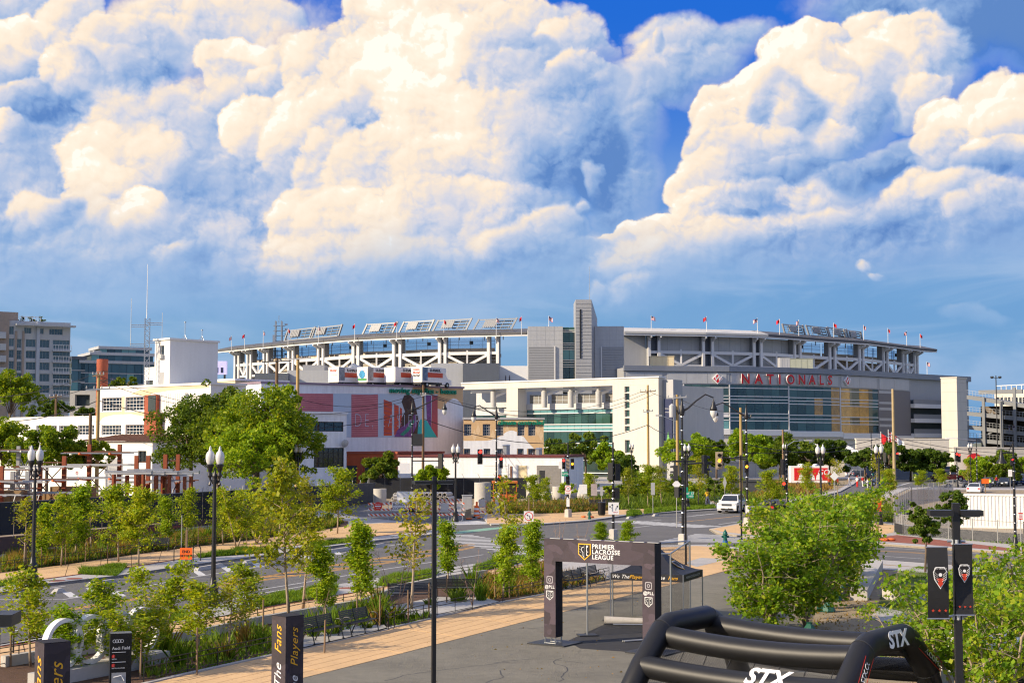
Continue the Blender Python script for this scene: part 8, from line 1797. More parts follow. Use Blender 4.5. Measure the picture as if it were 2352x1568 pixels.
for i,(x,yb) in enumerate(((1932,1352),(1921,1380),(1903,1405),(1860,1458),(1838,1376))):
 e=empty('watering_bag',G(x,yb,KH),i*1.3,'dark green watering bag slumped round the foot of a leafy tree','watering bag','green watering bags');MB().lathe([(0.26,0),(0.30,0.06),(0.24,0.22),(0.10,0.42),(0.12,0.47)],n=7).build('bag',m_gbag,e,smooth=True);MB().cbox((0.3,0.1,0.12),(0.3,0.25,0.2),0.5).build('fold',m_gbag,e)
# ------------------------------------------------------------------ vehicles
def paint_(n,c):return M('car_'+n,c,0.28,0.0,var=0.03,spec=0.6,clear=0.6)
m_cglass=glass_mat('car_glass',(0.03,0.04,0.05),0.12);m_tail=M('tail_red',(0.5,0.01,0.01),0.3,glow=0.3);m_hl=M('headlight',(0.75,0.77,0.8),0.1,0.3)
def car(name,loc,rz,col,label,kind='sedan',cat='car',s=1.0):
 e=empty(name,loc,rz,label,cat);e.scale=(s,)*3
 suv=kind == 'suv';L,W,H=(4.85,1.98,1.8) if suv else (5.5,1.95,1.78) if kind == 'pickup' else (4.5,1.85,1.3) if kind == 'sport' else (4.7,1.83,1.45);h0=0.28;hb=H*(0.62 if suv else 0.60 if kind == 'pickup' else 0.64);x0,x1=-L/2,L/2
 hood=hb-(0.02 if suv else 0.06)
 lower=[(x0,h0),(x1-0.1,h0),(x1,0.5),(x1-0.03,hood-0.22),(x1-0.25,hood-0.06),(x1-L*0.26,hood+0.02),(x0+0.2,hb+0.02),(x0+0.02,hb-0.1),(x0-0.02,0.5)]
 cabs={'suv':[(x1-L*.25,hb),(x1-L*.40,H-.04),(x1-L*.46,H),(x0+.35,H-.02),(x0+.12,hb)],'sedan':[(x1-L*.27,hb),(x1-L*.44,H-.03),(x1-L*.52,H),(x0+L*.28,H-.04),(x0+L*.10,hb)],'sport':[(x1-L*.34,hb),(x1-L*.50,H-.02),(x1-L*.58,H),(x0+L*.22,H-.1),(x0+L*.05,hb)],'pickup':[(x1-L*.27,hb),(x1-L*.40,H-.03),(x1-L*.46,H),(x0+L*.36,H-.02),(x0+L*.24,hb)]}[kind]
 mb=MB();n=len(lower)
 prof=[(-1.0,0),(-0.96,1)]
 rows=[(-W/2+.06,.97),(-W/2,1.0),(W/2,1.0),(W/2-.06,.97)]
 vs=[];zc=(h0+hb)/2
 for y,k in rows:vs+=[(x*(k if abs(x)>L*.4 else 1),y,zc+(z-zc)*(1.0 if k == 1 else 0.93) if z>.55 else z) for x,z in lower]
 vs=[(v[0],v[1],v[2]) for v in vs];fs=[tuple(range(n)),tuple(range(4*n-1,3*n-1,-1))]
 for r in range(3):fs+=[(r*n+i,(r+1)*n+i,(r+1)*n+(i+1) % n,r*n+(i+1) % n) for i in range(n)]
 mb.add(vs,fs);mb.build('body',col,e,smooth=True,angle=28)
 yb,yt=W/2-.05,W/2-.24;m=len(cabs);ww=[yb]+[yt]*(m-2)+[yb]
 mb=MB();mb.add([(x,-w,z) for (x,z),w in zip(cabs,ww)]+[(x,w,z) for (x,z),w in zip(cabs,ww)],[tuple(range(m)),tuple(range(2*m-1,m-1,-1))]+[(i,m+i,m+i+1,i+1) for i in range(m-1)]);mb.build('cabin',col,e,smooth=True,angle=28)
 c=[Vector((x,0,z)) for x,z in cabs];ctr=sum(c,Vector())/m
 def ins(p,f):return ctr.lerp(p,f)
 for sgn in (-1,1):
  q=[ins(p,.86) for p in c];yy=lambda p:sgn*(yb+(yt-yb)*min(1,max(0,(p.z-hb)/(H-hb)))+.012);f=tuple(range(m)) if sgn<0 else tuple(range(m-1,-1,-1));MB().add([(p.x,yy(p),p.z) for p in q],[f]).build('side_window',m_cglass,e)
  px=(q[0].x+q[-1].x)/2;MB().box(px-.04,px+.04,min(sgn*(yb-.09),sgn*(yb+.0)),max(sgn*(yb-.09),sgn*(yb+.0)),hb+.04,H-.12).build('door_pillar',col,e)
  MB().cbox((c[0].x-.45,sgn*(W/2+.07),hb+.08),(.12,.2,.14)).build('mirror',col,e);MB().box(x0+L*.38,x0+L*.42,min(sgn*W/2,sgn*(W/2+.015)),max(sgn*W/2,sgn*(W/2+.015)),hb-.16,hb-.12).build('door_handle',m_chrome,e)
 for (a,b),nm in (((0,1),'windscreen'),((m-1,m-2),'rear_window')):
  pa,pb=c[a],c[b];d=(pb-pa);nrm=Vector((d.z,0,-d.x)).normalized()*(1 if nm == 'windscreen' else -1);nrm=nrm if nrm.z>0 else -nrm;p0,p1=pa.lerp(pb,.1)+nrm*.015,pa.lerp(pb,.92)+nrm*.015;MB().add([(p0.x,-yb+.1,p0.z),(p0.x,yb-.1,p0.z),(p1.x,yt-.06,p1.z),(p1.x,-yt+.06,p1.z)],[(0,1,2,3)]).build(nm,m_cglass,e)
 for x in (x0+L*.19,x1-L*.19):
  for sgn in (-1,1):
   r=.37 if H>1.6 else .33;y=sgn*(W/2-.10);w=MB().path([(x,y-.12,r),(x,y+.12,r)],r,16).build('wheel',m_tyre,e,smooth=True);MB().path([(x,y-.125,r),(x,y+.125,r)],r*.62,12).build('rim',m_chrome,w);MB().lathe([(r*1.14,-.005),(r*1.14,.005)],(0,0,0),18).build('wheel_arch',m_blackink,e).matrix_local=Matrix.Translation((x,sgn*(W/2+.004),r+.02))@Matrix.Rotation(PI/2,4,'X')
 for sgn in (-1,1):
  MB().cbox((x1-.10,sgn*(W/2-.30),hood-.20),(.16,.44,.17)).build('headlight',m_hl,e);MB().cbox((x0+.06,sgn*(W/2-.20),hb-.2),(.14,.3,.2 if not suv else .4)).build('tail_light',m_tail,e)
 MB().cbox((x1-.02,0,hood-.24),(.08,W*.5,.2)).build('grille',m_dark,e);MB().cbox((x1+.0,0,hood-.24),(.07,W*.44,.04)).build('grille_bar',m_chrome,e);MB().cbox((x1-.0,0,.44),(.06,W*.6,.14)).build('bumper_grille',m_blackink,e);MB().cbox((x1+.03,0,.56),(.02,.32,.16)).build('plate',m_signw,e);MB().cbox((x0-.03,0,.62),(.02,.32,.16)).build('plate',m_signw,e)
 if suv:[MB().bar((x0+.5,q*(yt-.05),H+.06),(x1-L*.5,q*(yt-.05),H+.06),.05).build('roof_rail',m_chrome,e) for q in (-1,1)]
 if kind == 'pickup':MB().box(x0+.1,x0+L*.24,-yb+.08,yb-.08,hb-.1,hb+.03).build('load_bed',m_blackink,e)
 return e
cw=paint_('white',(.78,.78,.78));ck=paint_('black',(.012,.012,.014));cb=paint_('blue',(.01,.07,.32));cr_=paint_('red',(.42,.015,.015));cs=paint_('silver',(.38,.37,.35));cd=paint_('slate',(.05,.07,.10))
car('white_car',G(1681,1176),math.atan2(-.93,-.36),cw,'large white four wheel drive car waiting at the crossing','suv');car('black_car',G(1783,1179),math.atan2(.80,.60),ck,'black car driving away beyond the litter bin')
car('blue_car',GX(2016,236),PI+.1,cb,'bright blue car crossing behind the tan pole');car('red_pickup',GX(2171,262),PI-.03,cr_,'red pickup truck beyond the silver sports car','pickup',s=1.12);car('silver_car',GX(2188,224),-.05,cs,'low silver sports car before the red pickup','sport');car('white_car',GX(2232,200),1.15,cw,'white car seen from behind beside the container')
car('slate_car',GX(2262,232),-1.9,cd,'dark slate car behind the officer in yellow');car('slate_car',GX(2300,232),-2.1,cd,'dark car with bright headlights in the waiting line');car('silver_car',GX(2290,246),-2.1,cs,'grey car half hidden in the waiting line');car('blue_car',GX(2346,238),-2.3,cb,'blue car at the end of the waiting line','suv');car('white_car',GX(1962,296),.1,cw,'small distant white car on the stadium lawn road');car('slate_car',GX(1978,292),.1,cd,'small distant grey car beside the white one')
# printed red motor home
e=empty('printed_vehicle',GX(1855,232),-.04,'red printed team vehicle with white framed side and roof vents','vehicle');W_=3.05
MB().box(-W_,W_,0,2.4,.55,3.25).build('body',m_white,e);MB().box(-W_+.55,W_-.15,-.05,-.004,.95,2.95).build('side_print',m_redlet,e);MB().add([(W_,.1,.55),(W_+1.6,.1,.55),(W_+1.6,.1,1.2),(W_+.9,.1,1.35),(W_+.45,.1,2.1),(W_,.1,2.1)]+[(x,2.3,z) for x,z in ((W_,.55),(W_+1.6,.55),(W_+1.6,1.2),(W_+.9,1.35),(W_+.45,2.1),(W_,2.1))],[(0,1,2,3,4,5),(1,7,8,2),(2,8,9,3),(3,9,10,4),(4,10,11,5)]).build('cab',cr_,e)
for k,u in enumerate((-1.3,.3,1.5)):MB().add([(u-.55,-.06,1.0),(u+.55,-.06,1.0),(u+.4,-.06,1.7),(u+.15,-.06,1.95),(u-.15,-.06,1.95),(u-.4,-.06,1.7)],[(0,1,2,3,4,5)]).build('player_print',m_signw,e);ngon(MB(),(u,2.15),.24,12,-.062).build('head_print',M('print_tan',(.35,.18,.11),.6),e);MB().box(u-.26,u+.26,-.075,-.065,2.25,2.42).build('cap_print',m_redlet,e)
text('side_lettering','GO',1.3,m_signw,e,face_mtx((2.2,-.07,2.2)),.003,shear=.2)
for x in (-1.9,W_+.9):
 w=MB().path([(x,.02,.45),(x,.35,.45)],.45,14).build('wheel',m_tyre,e);MB().path([(x,.0,.45),(x,.34,.45)],.25,10).build('rim',m_chrome,w)
for u in (-1.2,1.2):MB().lathe([(.55,0),(.5,.25),(.2,.35)],(u,1.1,3.253),12).build('roof_vent',m_white,e,smooth=True)
# trailer near the lawn
e=empty('white_trailer',GX(2318,36.5,KH),-.5,'white round topped catering trailer with dark hatch under the leafy trees','trailer');mw=M('trailer_white',(.74,.74,.73),.35,var=.05)
pr=[(-.95,.5),(-.95,1.75),(-.85,2.0),(-.55,2.15),(.55,2.15),(.85,2.0),(.95,1.75),(.95,.5)];n=len(pr);MB().add([(-1.7,y,z) for y,z in pr]+[(1.9,y,z) for y,z in pr],[tuple(range(n)),tuple(range(2*n-1,n-1,-1))]+[(i,n+i,n+(i+1) % n,(i+1) % n) for i in range(n)]).build('body',mw,e,smooth=True,angle=50)
MB().box(-.2,1.5,-.99,-.955,.9,1.7).build('hatch',m_blackink,e);MB().box(-.3,1.6,-1.02,-.993,1.71,1.8).build('hatch_trim',m_dark,e);MB().box(-1.73,-1.702,-.6,.6,.8,1.8).build('end_panel',m_gpan,e);MB().box(.9,1.3,-1.0,-.992,.95,1.3).build('red_counter',m_redlet,e)
for y in (-.9,.9):w=MB().path([(0,y-.1,.34),(0,y+.1,.34)],.34,14).build('wheel',m_tyre,e);MB().path([(0,y-.11,.34),(0,y+.11,.34)],.18,10).build('rim',m_chrome,w)
MB().bar((1.9,0,.5),(2.8,0,.5),.1).build('tow_bar',m_dark,e)

# ------------------------------------------------------------------ people
POSE={}
def body_mesh(pose):
 if pose in POSE:return POSE[pose]
 st_={'stand':0.0,'walk':0.28}[pose];J=[(0,0,.95),(0,0,1.2),(0,0,1.42),(0,0,1.52),(0,-.02,1.66),(0,-.02,1.74)];E=[(0,1),(1,2),(2,3),(3,4),(4,5)];R=[.13,.125,.13,.055,.095,.07]
 for s in (-1,1):
  b=len(J);J+=[(s*.18,0,1.40),(s*.24,.04-s*st_*.6,1.14),(s*.25,-.08-s*st_*.9,.92),(s*.25,-.12-s*st_,.84)];E+=[(2,b),(b,b+1),(b+1,b+2),(b+2,b+3)];R+=[.06,.045,.034,.03]
  b=len(J);J+=[(s*.09,0,.88),(s*.10,-.03+s*st_*.6,.50),(s*.10,.02+s*st_*1.2,.08),(s*.10,-.12+s*st_*1.2,.04)];E+=[(0,b),(b,b+1),(b+1,b+2),(b+2,b+3)];R+=[.095,.065,.045,.04]
 me=bpy.data.meshes.new('sk');me.from_pydata(J,E,[]);o=bpy.data.objects.new('sk',me);COL.objects.link(o);o.modifiers.new('s','SKIN')
 for v,r in zip(me.skin_vertices[0].data,R):v.radius=(r,r)
 me.skin_vertices[0].data[0].use_root=True;o.modifiers.new('d','SUBSURF').levels=1;bpy.context.view_layer.update();m2=bpy.data.meshes.new_from_object(o.evaluated_get(bpy.context.evaluated_depsgraph_get()));bpy.data.objects.remove(o);m2.polygons.foreach_set('use_smooth',[True]*len(m2.polygons));POSE[pose]=m2;return m2
def cloth(n,c):return M('cloth_'+n,c,.85,var=.1,scale=6)
def person(loc,rz,label,top,legs,hair=(.02,.015,.01),skin=(.30,.17,.10),pose='stand',cap=None,skirt=False,vest=False,s=1.0):
 e=empty('person',loc,rz,label,'person');e.scale=(s,)*3;me=body_mesh(pose).copy();me.materials.clear();me.materials.append(M('skin_%.2f' % skin[0],skin,.6));obj('body',me,e)
 MB().lathe([(.15,.93),(.165,1.1),(.185,1.3),(.17,1.43),(.07,1.5)],n=10).build('shirt',top,e,smooth=True).scale=(1.06,.78,1)
 for sg in (-1,1):MB().path([(sg*.19,0,1.42),(sg*.245,.03,1.18)],[.075,.06],8).build('sleeve',top,e)
 st_=.28 if pose == 'walk' else 0
 if skirt:MB().lathe([(.15,.98),(.2,.7),(.26,.3),(.29,.08)],n=12).build('skirt',legs,e,smooth=True)
 else:
  for sg in (-1,1):MB().path([(sg*.085,0,.96),(sg*.10,-.03+sg*st_*.6,.50),(sg*.10,.02+sg*st_*1.2,.08)],[.115,.085,.07],8).build('trouser_leg',legs,e)
 MB().lathe([(.105,1.68),(.115,1.74),(.09,1.81),(.03,1.84)],(0,0,0),10).build('cap' if cap else 'hair',cap or M('hair_%.2f' % hair[0],hair,.8),e,smooth=True)
 if cap:MB().cbox((0,-.13,1.71),(.14,.12,.02)).build('cap_peak',cap,e)
 if vest:MB().lathe([(.175,1.0),(.20,1.3),(.17,1.45)],n=10).build('vest',vest,e,smooth=True).scale=(1.08,.82,1);MB().lathe([(.204,1.14),(.208,1.2)],n=10).build('reflective_band',m_signw,e).scale=(1.08,.82,1)
 return e
hv=cloth('lime',(.45,.75,.05));cred=cloth('red',(.5,.02,.02));cwh=cloth('white',(.7,.7,.68));cnv=cloth('navy',(.015,.02,.06));cgr=cloth('grey',(.22,.22,.27));cyl=cloth('yellow',(.75,.45,.03));ctl=cloth('teal',(.05,.30,.33));cpk=cloth('pink',(.6,.2,.25))
person(G(1625,1159,KH),.4,'person in yellow top and long grey skirt walking beside the avenue',cyl,cgr,skirt=True,skin=(.06,.03,.02),pose='walk');person(GX(2097,236),.2,'traffic officer in lime vest standing by the shrubs',cwh,cnv,vest=hv,cap=hv);person(GX(2266,218),0,'officer in lime vest and dark trousers beside the waiting cars',cnv,cnv,vest=hv,cap=cnv);person(GX(1749,250),1.2,'person in dark top and tan trousers walking on the plaza',cnv,cloth('khaki',(.35,.27,.17)),pose='walk')
for i,(x,Y,tp,lg,cp,lb) in enumerate(((1899,222,cred,cnv,cred,'person in red shirt and red cap beside the diamond sign'),(1945,228,cwh,cgr,None,'person in white shirt among the waiting fans'),(1963,226,cwh,cred,cred,'person in white shirt and red cap among the waiting fans'),(1976,228,cred,cwh,None,'person in red shirt and pale trousers near the blue car'),(1987,216,cwh,cwh,None,'person all in white near the thin sapling'),(1982,262,cpk,cwh,None,'person in pink top behind the fans'),(1999,262,ctl,cgr,None,'person in teal shirt behind the blue car'),(2046,258,cnv,cnv,None,'person in dark clothes beside the tan pole'),(2212,250,cwh,cnv,cred,'person in white shirt and red cap behind the red pickup'),(2281,230,cred,cnv,cb,'person in red shirt beside the dark car'),(1893,268,cred,cnv,cred,'person in red shirt behind the printed vehicle'))):person(GX(x,Y),i*1.1,lb,tp,lg,cap=cp,pose='walk' if i % 2 else 'stand')
person(G(714,1196,KH),1.0,'person in dark clothes and helmet hidden among saplings',cnv,cnv,cap=cnv);
for x,lb in ((1161.5,'person in dark clothes leaning on the terrace rail'),(1170.3,'person in dark clothes reaching across the terrace rail')):t=AY(x,879.5,334);person((t.x,334,t.z),1.5,lb,cnv,cnv)
for x,lb in ((2318.6,'person standing on the ramp garage deck by the brace'),(2329,'person in dark clothes on the ramp garage deck')):t=AY(x,991,362);person((t.x,362,t.z),0,lb,cnv,cgr)
def bicycle(loc,rz,label):
 e=empty('bicycle',loc,rz,label,'bicycle')
 for x in (-.52,.52):MB().path([(x+.33*math.cos(2*PI*k/18),0,.34+.33*math.sin(2*PI*k/18)) for k in range(18)],.02,6,closed=True).build('wheel',m_tyre,e)
 MB().path([(-.52,0,.34),(-.1,0,.32),(.38,0,.8),(-.2,0,.8),(-.1,0,.32)],.018,6).build('frame',cd,e);MB().path([(.52,0,.34),(.36,0,.98)],.018,6).build('fork',cd,e);MB().bar((.34,-.28,1.0),(.34,.28,1.0),.03).build('handlebar',m_dark,e);MB().cbox((-.24,0,.95),(.25,.14,.06)).build('saddle',m_dark,e)
bicycle(G(1645,1161,KH),.3,'dark bicycle standing beside the white car kerb');bicycle(G(1652,1158,KH),-.2,'second dark bicycle behind the first by the kerb');bicycle(G(706,1198,KH),.8,'dark bicycle held among the saplings')

# ------------------------------------------------------------------ the printed arch, cage and tent
def facet_mat(name,col,sc=1.6):
 m=bpy.data.materials.new(name);m.use_nodes=True;N=m.node_tree.nodes;L=m.node_tree.links;p=N['Principled BSDF'];p.inputs['Roughness'].default_value=.75;tc=N.new('ShaderNodeTexCoord');mp=N.new('ShaderNodeMapping');mp.inputs['Rotation'].default_value=(.3,.5,.4);mp.inputs['Scale'].default_value=(1,1,1.5);L.new(tc.outputs['Object'],mp.inputs[0]);v=N.new('ShaderNodeTexVoronoi');v.distance='MANHATTAN';v.inputs['Scale'].default_value=sc;L.new(mp.outputs[0],v.inputs['Vector']);s=N.new('ShaderNodeSeparateColor');L.new(v.outputs['Color'],s.inputs[0])
 k=N.new('ShaderNodeMapRange');L.new(s.outputs[0],k.inputs[0]);k.inputs[3].default_value=.62;k.inputs[4].default_value=1.5;x=N.new('ShaderNodeVectorMath');x.operation='SCALE';x.inputs[0].default_value=col;L.new(k.outputs[0],x.inputs['Scale']);L.new(x.outputs[0],p.inputs['Base Color']);n=N.new('ShaderNodeTexNoise');n.inputs['Scale'].default_value=2.2;n.inputs['Detail'].default_value=3;L.new(tc.outputs['Object'],n.inputs['Vector']);b=N.new('ShaderNodeBump');b.inputs['Strength'].default_value=.5;b.inputs['Distance'].default_value=.05;L.new(n.outputs['Fac'],b.inputs['Height']);L.new(b.outputs[0],p.inputs['Normal']);return m
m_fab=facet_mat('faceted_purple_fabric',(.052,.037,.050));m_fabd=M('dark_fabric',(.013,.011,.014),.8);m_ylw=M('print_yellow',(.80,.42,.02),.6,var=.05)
SH=[(-.5,.52),(.5,.52),(.5,-.22),(0,-.62),(-.5,-.22)]
def shield(par,c,s,y,mo,mi):
 MB().add([(c[0]+a*s,y,c[1]+b*s) for a,b in SH],[(0,4,3,2,1)]).build('shield',mo,par);MB().add([(c[0]+a*s*.86,y-.003,c[1]+b*s*.86) for a,b in SH],[(0,4,3,2,1)]).build('shield_field',m_fabd,par);st_=MB();q=lambda a,b:(c[0]+a*s,y-.006,c[1]+b*s)
 for k in range(4):st_.bar(q(-.43,.36-k*.19),q(-.22,.26-k*.19),.003,.05*s,up=(0,1,0))
 st_.bar(q(0,.45),q(0,-.5),.003,.03*s,up=(0,1,0));st_.path([q(-.04,.30),q(-.2,.22),q(-.22,.05),q(-.1,-.08),q(-.1,-.3),q(-.02,-.42)],.028*s,5);st_.build('shield_strokes',mi,par)
 for ch,b in (('P',.28),('L',.04),('L',-.2)):text('shield_letter',ch,.30*s,mi,par,face_mtx(q(.22,b)),.002,off=.008*s)
A_,B_=G(1271,1478,KH),GX(1493,48.4,KH);ab=B_-A_;rz=math.atan2(ab.y,ab.x);Wd=ab.length;ar=empty('printed_arch',A_,rz,'dark purple fabric arch with white lettering and yellow shield on the plaza','arch');zt=3.68;hw=.235
for u in (0,Wd):
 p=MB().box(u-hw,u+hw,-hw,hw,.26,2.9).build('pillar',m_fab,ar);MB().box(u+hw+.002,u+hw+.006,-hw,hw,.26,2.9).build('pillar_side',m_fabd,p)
 f=MB();[f.tube((u+sx*(hw-.03),sy*(hw-.03),.02),(u+sx*(hw-.03),sy*(hw-.03),.3),.025,n=6) for sx in (-1,1) for sy in (-1,1)];[f.bar((u-hw,sy*(hw-.03),.05),(u+hw,sy*(hw-.03),.05),.04) for sy in (-1,1)];f.build('truss_foot',m_steel,ar);MB().box(u-.75,u+.75,-.55,.75,0.006,.05).build('base_plate',m_dark,ar)
 y=-hw-.006;ic=MB();n=20;sq=lambda r,k:(u+r*(abs(math.cos(k)) ** .4)*math.copysign(1,math.cos(k)),y,2.25+r*(abs(math.sin(k)) ** .4)*math.copysign(1,math.sin(k)));vs=[sq(r,2*PI*k/n+.01) for r in (.10,.13) for k in range(n)];ic.add(vs,[(k,(k+1) % n,n+(k+1) % n,n+k) for k in range(n)]);ring(ic,(u,2.25),.035,.06,14,y);ic.build('camera_icon',M('icon_grey',(.35,.33,.36),.6),p)
 text('pillar_text','@PLL',.15,m_signw,p,face_mtx((u,y,2.0)),.002,off=.002,spacing=1.1);shield(p,(u,1.72),.29,y,m_signw,m_signw)
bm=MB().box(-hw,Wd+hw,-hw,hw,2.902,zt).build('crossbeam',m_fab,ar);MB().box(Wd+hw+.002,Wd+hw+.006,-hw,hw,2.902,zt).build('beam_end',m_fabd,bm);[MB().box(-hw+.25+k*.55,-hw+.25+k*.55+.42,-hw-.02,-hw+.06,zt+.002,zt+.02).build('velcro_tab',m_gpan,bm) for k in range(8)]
y=-hw-.008;um=Wd*.42;shield(bm,(um-.22,3.3),.50,y,m_ylw,m_signw)
for k,t in enumerate(('PREMIER','LACROSSE','LEAGUE')):text('beam_text',t,.215,m_signw,bm,face_mtx((um+.08,y,3.47-k*.18)),.002,off=.0035,align='LEFT',spacing=1.12)
# cage
m_netf=net_mat('cage_net',(.02,.02,.02),.05,.006);cg=[GX(1346.5,52.6,KH),GX(1404,56.8,KH),GX(1580,60.5,KH),GX(1536,53.6,KH)];ce_=empty('net_cage',cg[0],0,'steel framed netting cage standing behind the printed arch','cage');o=cg[0];H_=2.9
for k,p in enumerate(cg):MB().tube(p-o,p-o+Vector((0,0,H_)),.035,n=8).build('pole',m_steel,ce_);MB().cbox(p-o+Vector((0,0,.03)),(.7,.5,.05),.2).build('foot_plate',m_dark,ce_)
for k in range(4):
 a,b=cg[k]-o,cg[(k+1) % 4]-o;up=Vector((0,0,H_));MB().tube(a+up,b+up,.03,n=7).build('top_bar',m_steel,ce_)
 if k != 3:uv_grid('net_panel',[[a+Vector((0,0,.05)),a.lerp(b,.5)+Vector((0,0,.05)),b+Vector((0,0,.05))],[a+up,a.lerp(b,.5)+up*.985,b+up]],m_netf,ce_)
MB().sheet([(p.x-o.x,p.y-o.y) for p in (GX(1300,51.2),GX(1404,57),GX(1480,56.5),GX(1500,50.5),GX(1440,48.6),GX(1330,49.4))],.006).build('rubber_mat',M('rubber_mat',(.03,.03,.032),.9,var=.3),ce_)
e=empty('padded_roll',GX(1385,55.8,KH),-.12,'long off white padded roll lying on the cage mat','padded roll');MB().path([(0,0,.16),(1.2,.03,.15),(2.6,0,.15),(3.2,.02,.14)],[.17,.13,.13,.13],12).build('roll',M('padded_cream',(.58,.54,.48),.9,var=.15,scale=5,bump=.5),e,smooth=True);MB().tube((.35,-.16,.04),(3.3,-.16,.04),.03).build('steel_rail',m_steel,e)
e=empty('loose_tube',G(1456,1473,KH),.45,'short grey steel tube lying on the rubber mat','tube');MB().tube((-.4,0,.04),(.4,0,.04),.03,n=8).build('tube',m_gpost,e);MB().tube((-.42,.08,.04),(.38,.08,.04),.03,n=8).build('second_tube',m_gpost,e)
# tent
TF,TR,TB=AZ(1402,1314,2.1),AZ(1569,1320,2.1),AZ(1613,1307,2.1);TL=TF+(TB-TR);o=Vector((TF.x,TF.y,KH));tn=empty('popup_tent',o,0,'black pop up tent with We The Players script along its valance','tent');cs_=[Vector((p.x,p.y,0))-Vector((o.x,o.y,0)) for p in (TF,TR,TB,TL)];ctr=sum(cs_,Vector())/4;zv=2.1-KH;m_tent=M('tent_black',(.016,.017,.024),.55,var=.15)
mb=MB();N_=8
for k in range(4):
 a,b=cs_[k],cs_[(k+1) % 4];g_=[[(a.lerp(b,i/N_)).lerp(ctr,j/N_)+Vector((0,0,zv+1.0*(j/N_) ** 1.7)) for i in range(N_+1)] for j in range(N_+1)]
 for j in range(N_):
  for i in range(N_):mb.quad(g_[j][i],g_[j][i+1],g_[j+1][i+1],g_[j+1][i])
mb.build('canopy',m_tent,tn,smooth=True)
for k in range(4):a,b=cs_[k],cs_[(k+1) % 4];MB().bar(a+Vector((0,0,zv-.14)),b+Vector((0,0,zv-.14)),.012,.28).build('valance',m_tent,tn);MB().bar(cs_[k],cs_[k]+Vector((0,0,zv)),.045,up=(1,0,0)).build('leg',m_steel,tn)
d=cs_[1]-cs_[0];rzv=math.atan2(d.y,d.x);nv=Vector((d.y,-d.x,0)).normalized()*.012
for tx,f,mt in (('We The',.14,m_signw),('Players',.37,m_ylw),('For The',.63,m_signw),('Fans',.86,m_ylw)):p=cs_[0].lerp(cs_[1],f)+nv+Vector((0,0,zv-.14));text('valance_text',tx,.2,mt,tn,face_mtx(p,rzv),.001,shear=.35,off=.001,spacing=1.08)
d=cs_[2]-cs_[1];p=cs_[1].lerp(cs_[2],.5)+Vector((d.y,-d.x,0)).normalized()*.012+Vector((0,0,zv-.14));text('valance_text','PREMIERLACROSSELEAGUE.COM',.13,m_gpan,tn,face_mtx(p,math.atan2(d.y,d.x)),.001)
q=cs_[1].lerp(cs_[2],.5).lerp(ctr,.42)+Vector((0,0,zv+.28));sh_=MB().add([(-.3,0,.28),(.3,0,.28),(.3,0,-.12),(0,0,-.36),(-.3,0,-.12)],[(0,4,3,2,1)]).build('roof_shield',m_ylw,tn);sh_.matrix_local=Matrix.Translation(q)@Matrix.Rotation(math.atan2(d.y,d.x),4,'Z')@Matrix.Rotation(-1.0,4,'X');MB().add([(-.25,-.01,.23),(.25,-.01,.23),(.25,-.01,-.1),(0,-.01,-.29),(-.25,-.01,-.1)],[(0,4,3,2,1)]).build('roof_shield_field',m_signw,sh_);MB().add([(-.2,-.015,.19),(.2,-.015,.19),(.2,-.015,-.08),(0,-.015,-.24),(-.2,-.015,-.08)],[(0,4,3,2,1)]).build('roof_shield_core',m_tent,sh_)

# ------------------------------------------------------------------ printed columns, directory, rings
def column(x,Y,label,left,right,rz=.62,w=.60,h=2.42):
 e=empty('printed_column',GX(x,Y,KH),rz,label,'column','printed square columns');b=MB().box(0,w,0,w,0,h).build('fabric_sleeve',facet_mat('faceted_column_fabric',(.042,.030,.036),2.2),e);MB().box(0,w,0,w,h+.002,h+.02).build('cap',m_fabd,e)
 for tx,z,s,mt in left:text('column_text',tx,s,mt,b,face_mtx((-.006,w/2,z),-PI/2,PI/2),.002,shear=.4,off=.0,spacing=1.05)
 for tx,z,s,mt in right:text('column_text',tx,s,mt,b,face_mtx((w/2,-.006,z),0,PI/2),.002,shear=.4,off=.0,spacing=1.05)
 return e
column(664,38.2,'dark printed square column reading The Fans and The Players beside the walk',[('Fans',1.80,.40,m_ylw),('The',.85,.40,m_signw),('&',.3,.4,m_signw)],[('Players',1.6,.34,m_ylw),('The',.55,.36,m_signw)],rz=.82)
column(118,33.2,'dark printed square column reading Fans and Players before the sculpture',[('Fans',1.6,.5,m_ylw),('The',.75,.5,m_signw)],[('Players',1.3,.44,m_ylw),('The',.35,.42,m_signw)],rz=.65,w=.62)
e=empty('directory_sign',GX(267,38.5,KH),.32,'glossy black directory pillar with white lettering and red arrow markers','sign');w,h=.56,1.95;b=MB().box(0,w,0,.42,0,h).build('pillar',M('gloss_black',(.008,.008,.01),.25),e);y=-.006
for k in range(4):ring(MB(),(.11+k*.065,h-.20),.036,.046,18,y).build('emblem_ring',m_signw,b)
text('sign_text','Audi Field',.115,m_signw,b,face_mtx((.05,y,h-.39)),.001,align='LEFT')
for z in (.50,.76):MB().box(.05,.41,y-.002,y,h-z,h-z+.012).build('rule_line',m_signw,b)
for z,t in ((.57,'METRO'),(.81,'NATIONALS PARK')):MB().add([(.05,y,h-z-.07),(.13,y,h-z-.07),(.13,y,h-z),(.09,y,h-z+.025),(.05,y,h-z)],[(0,1,2,3,4)]).build('red_marker',m_red,b);MB().bar((.09,y-.003,h-z-.06),(.09,y-.003,h-z),.002,.015,up=(0,1,0)).build('marker_arrow',m_signw,b);text('sign_text',t,.042,m_signw,b,face_mtx((.05,y,h-z-.105)),.001,align='LEFT')
MB().box(.05,.42,y-.002,y,.2,.92).build('map_panel',m_gpan2,b);MB().path([(.1,y-.006,.8),(.3,y-.006,.84),(.38,y-.006,.7)],.014,5).build('map_route',m_signw,b)
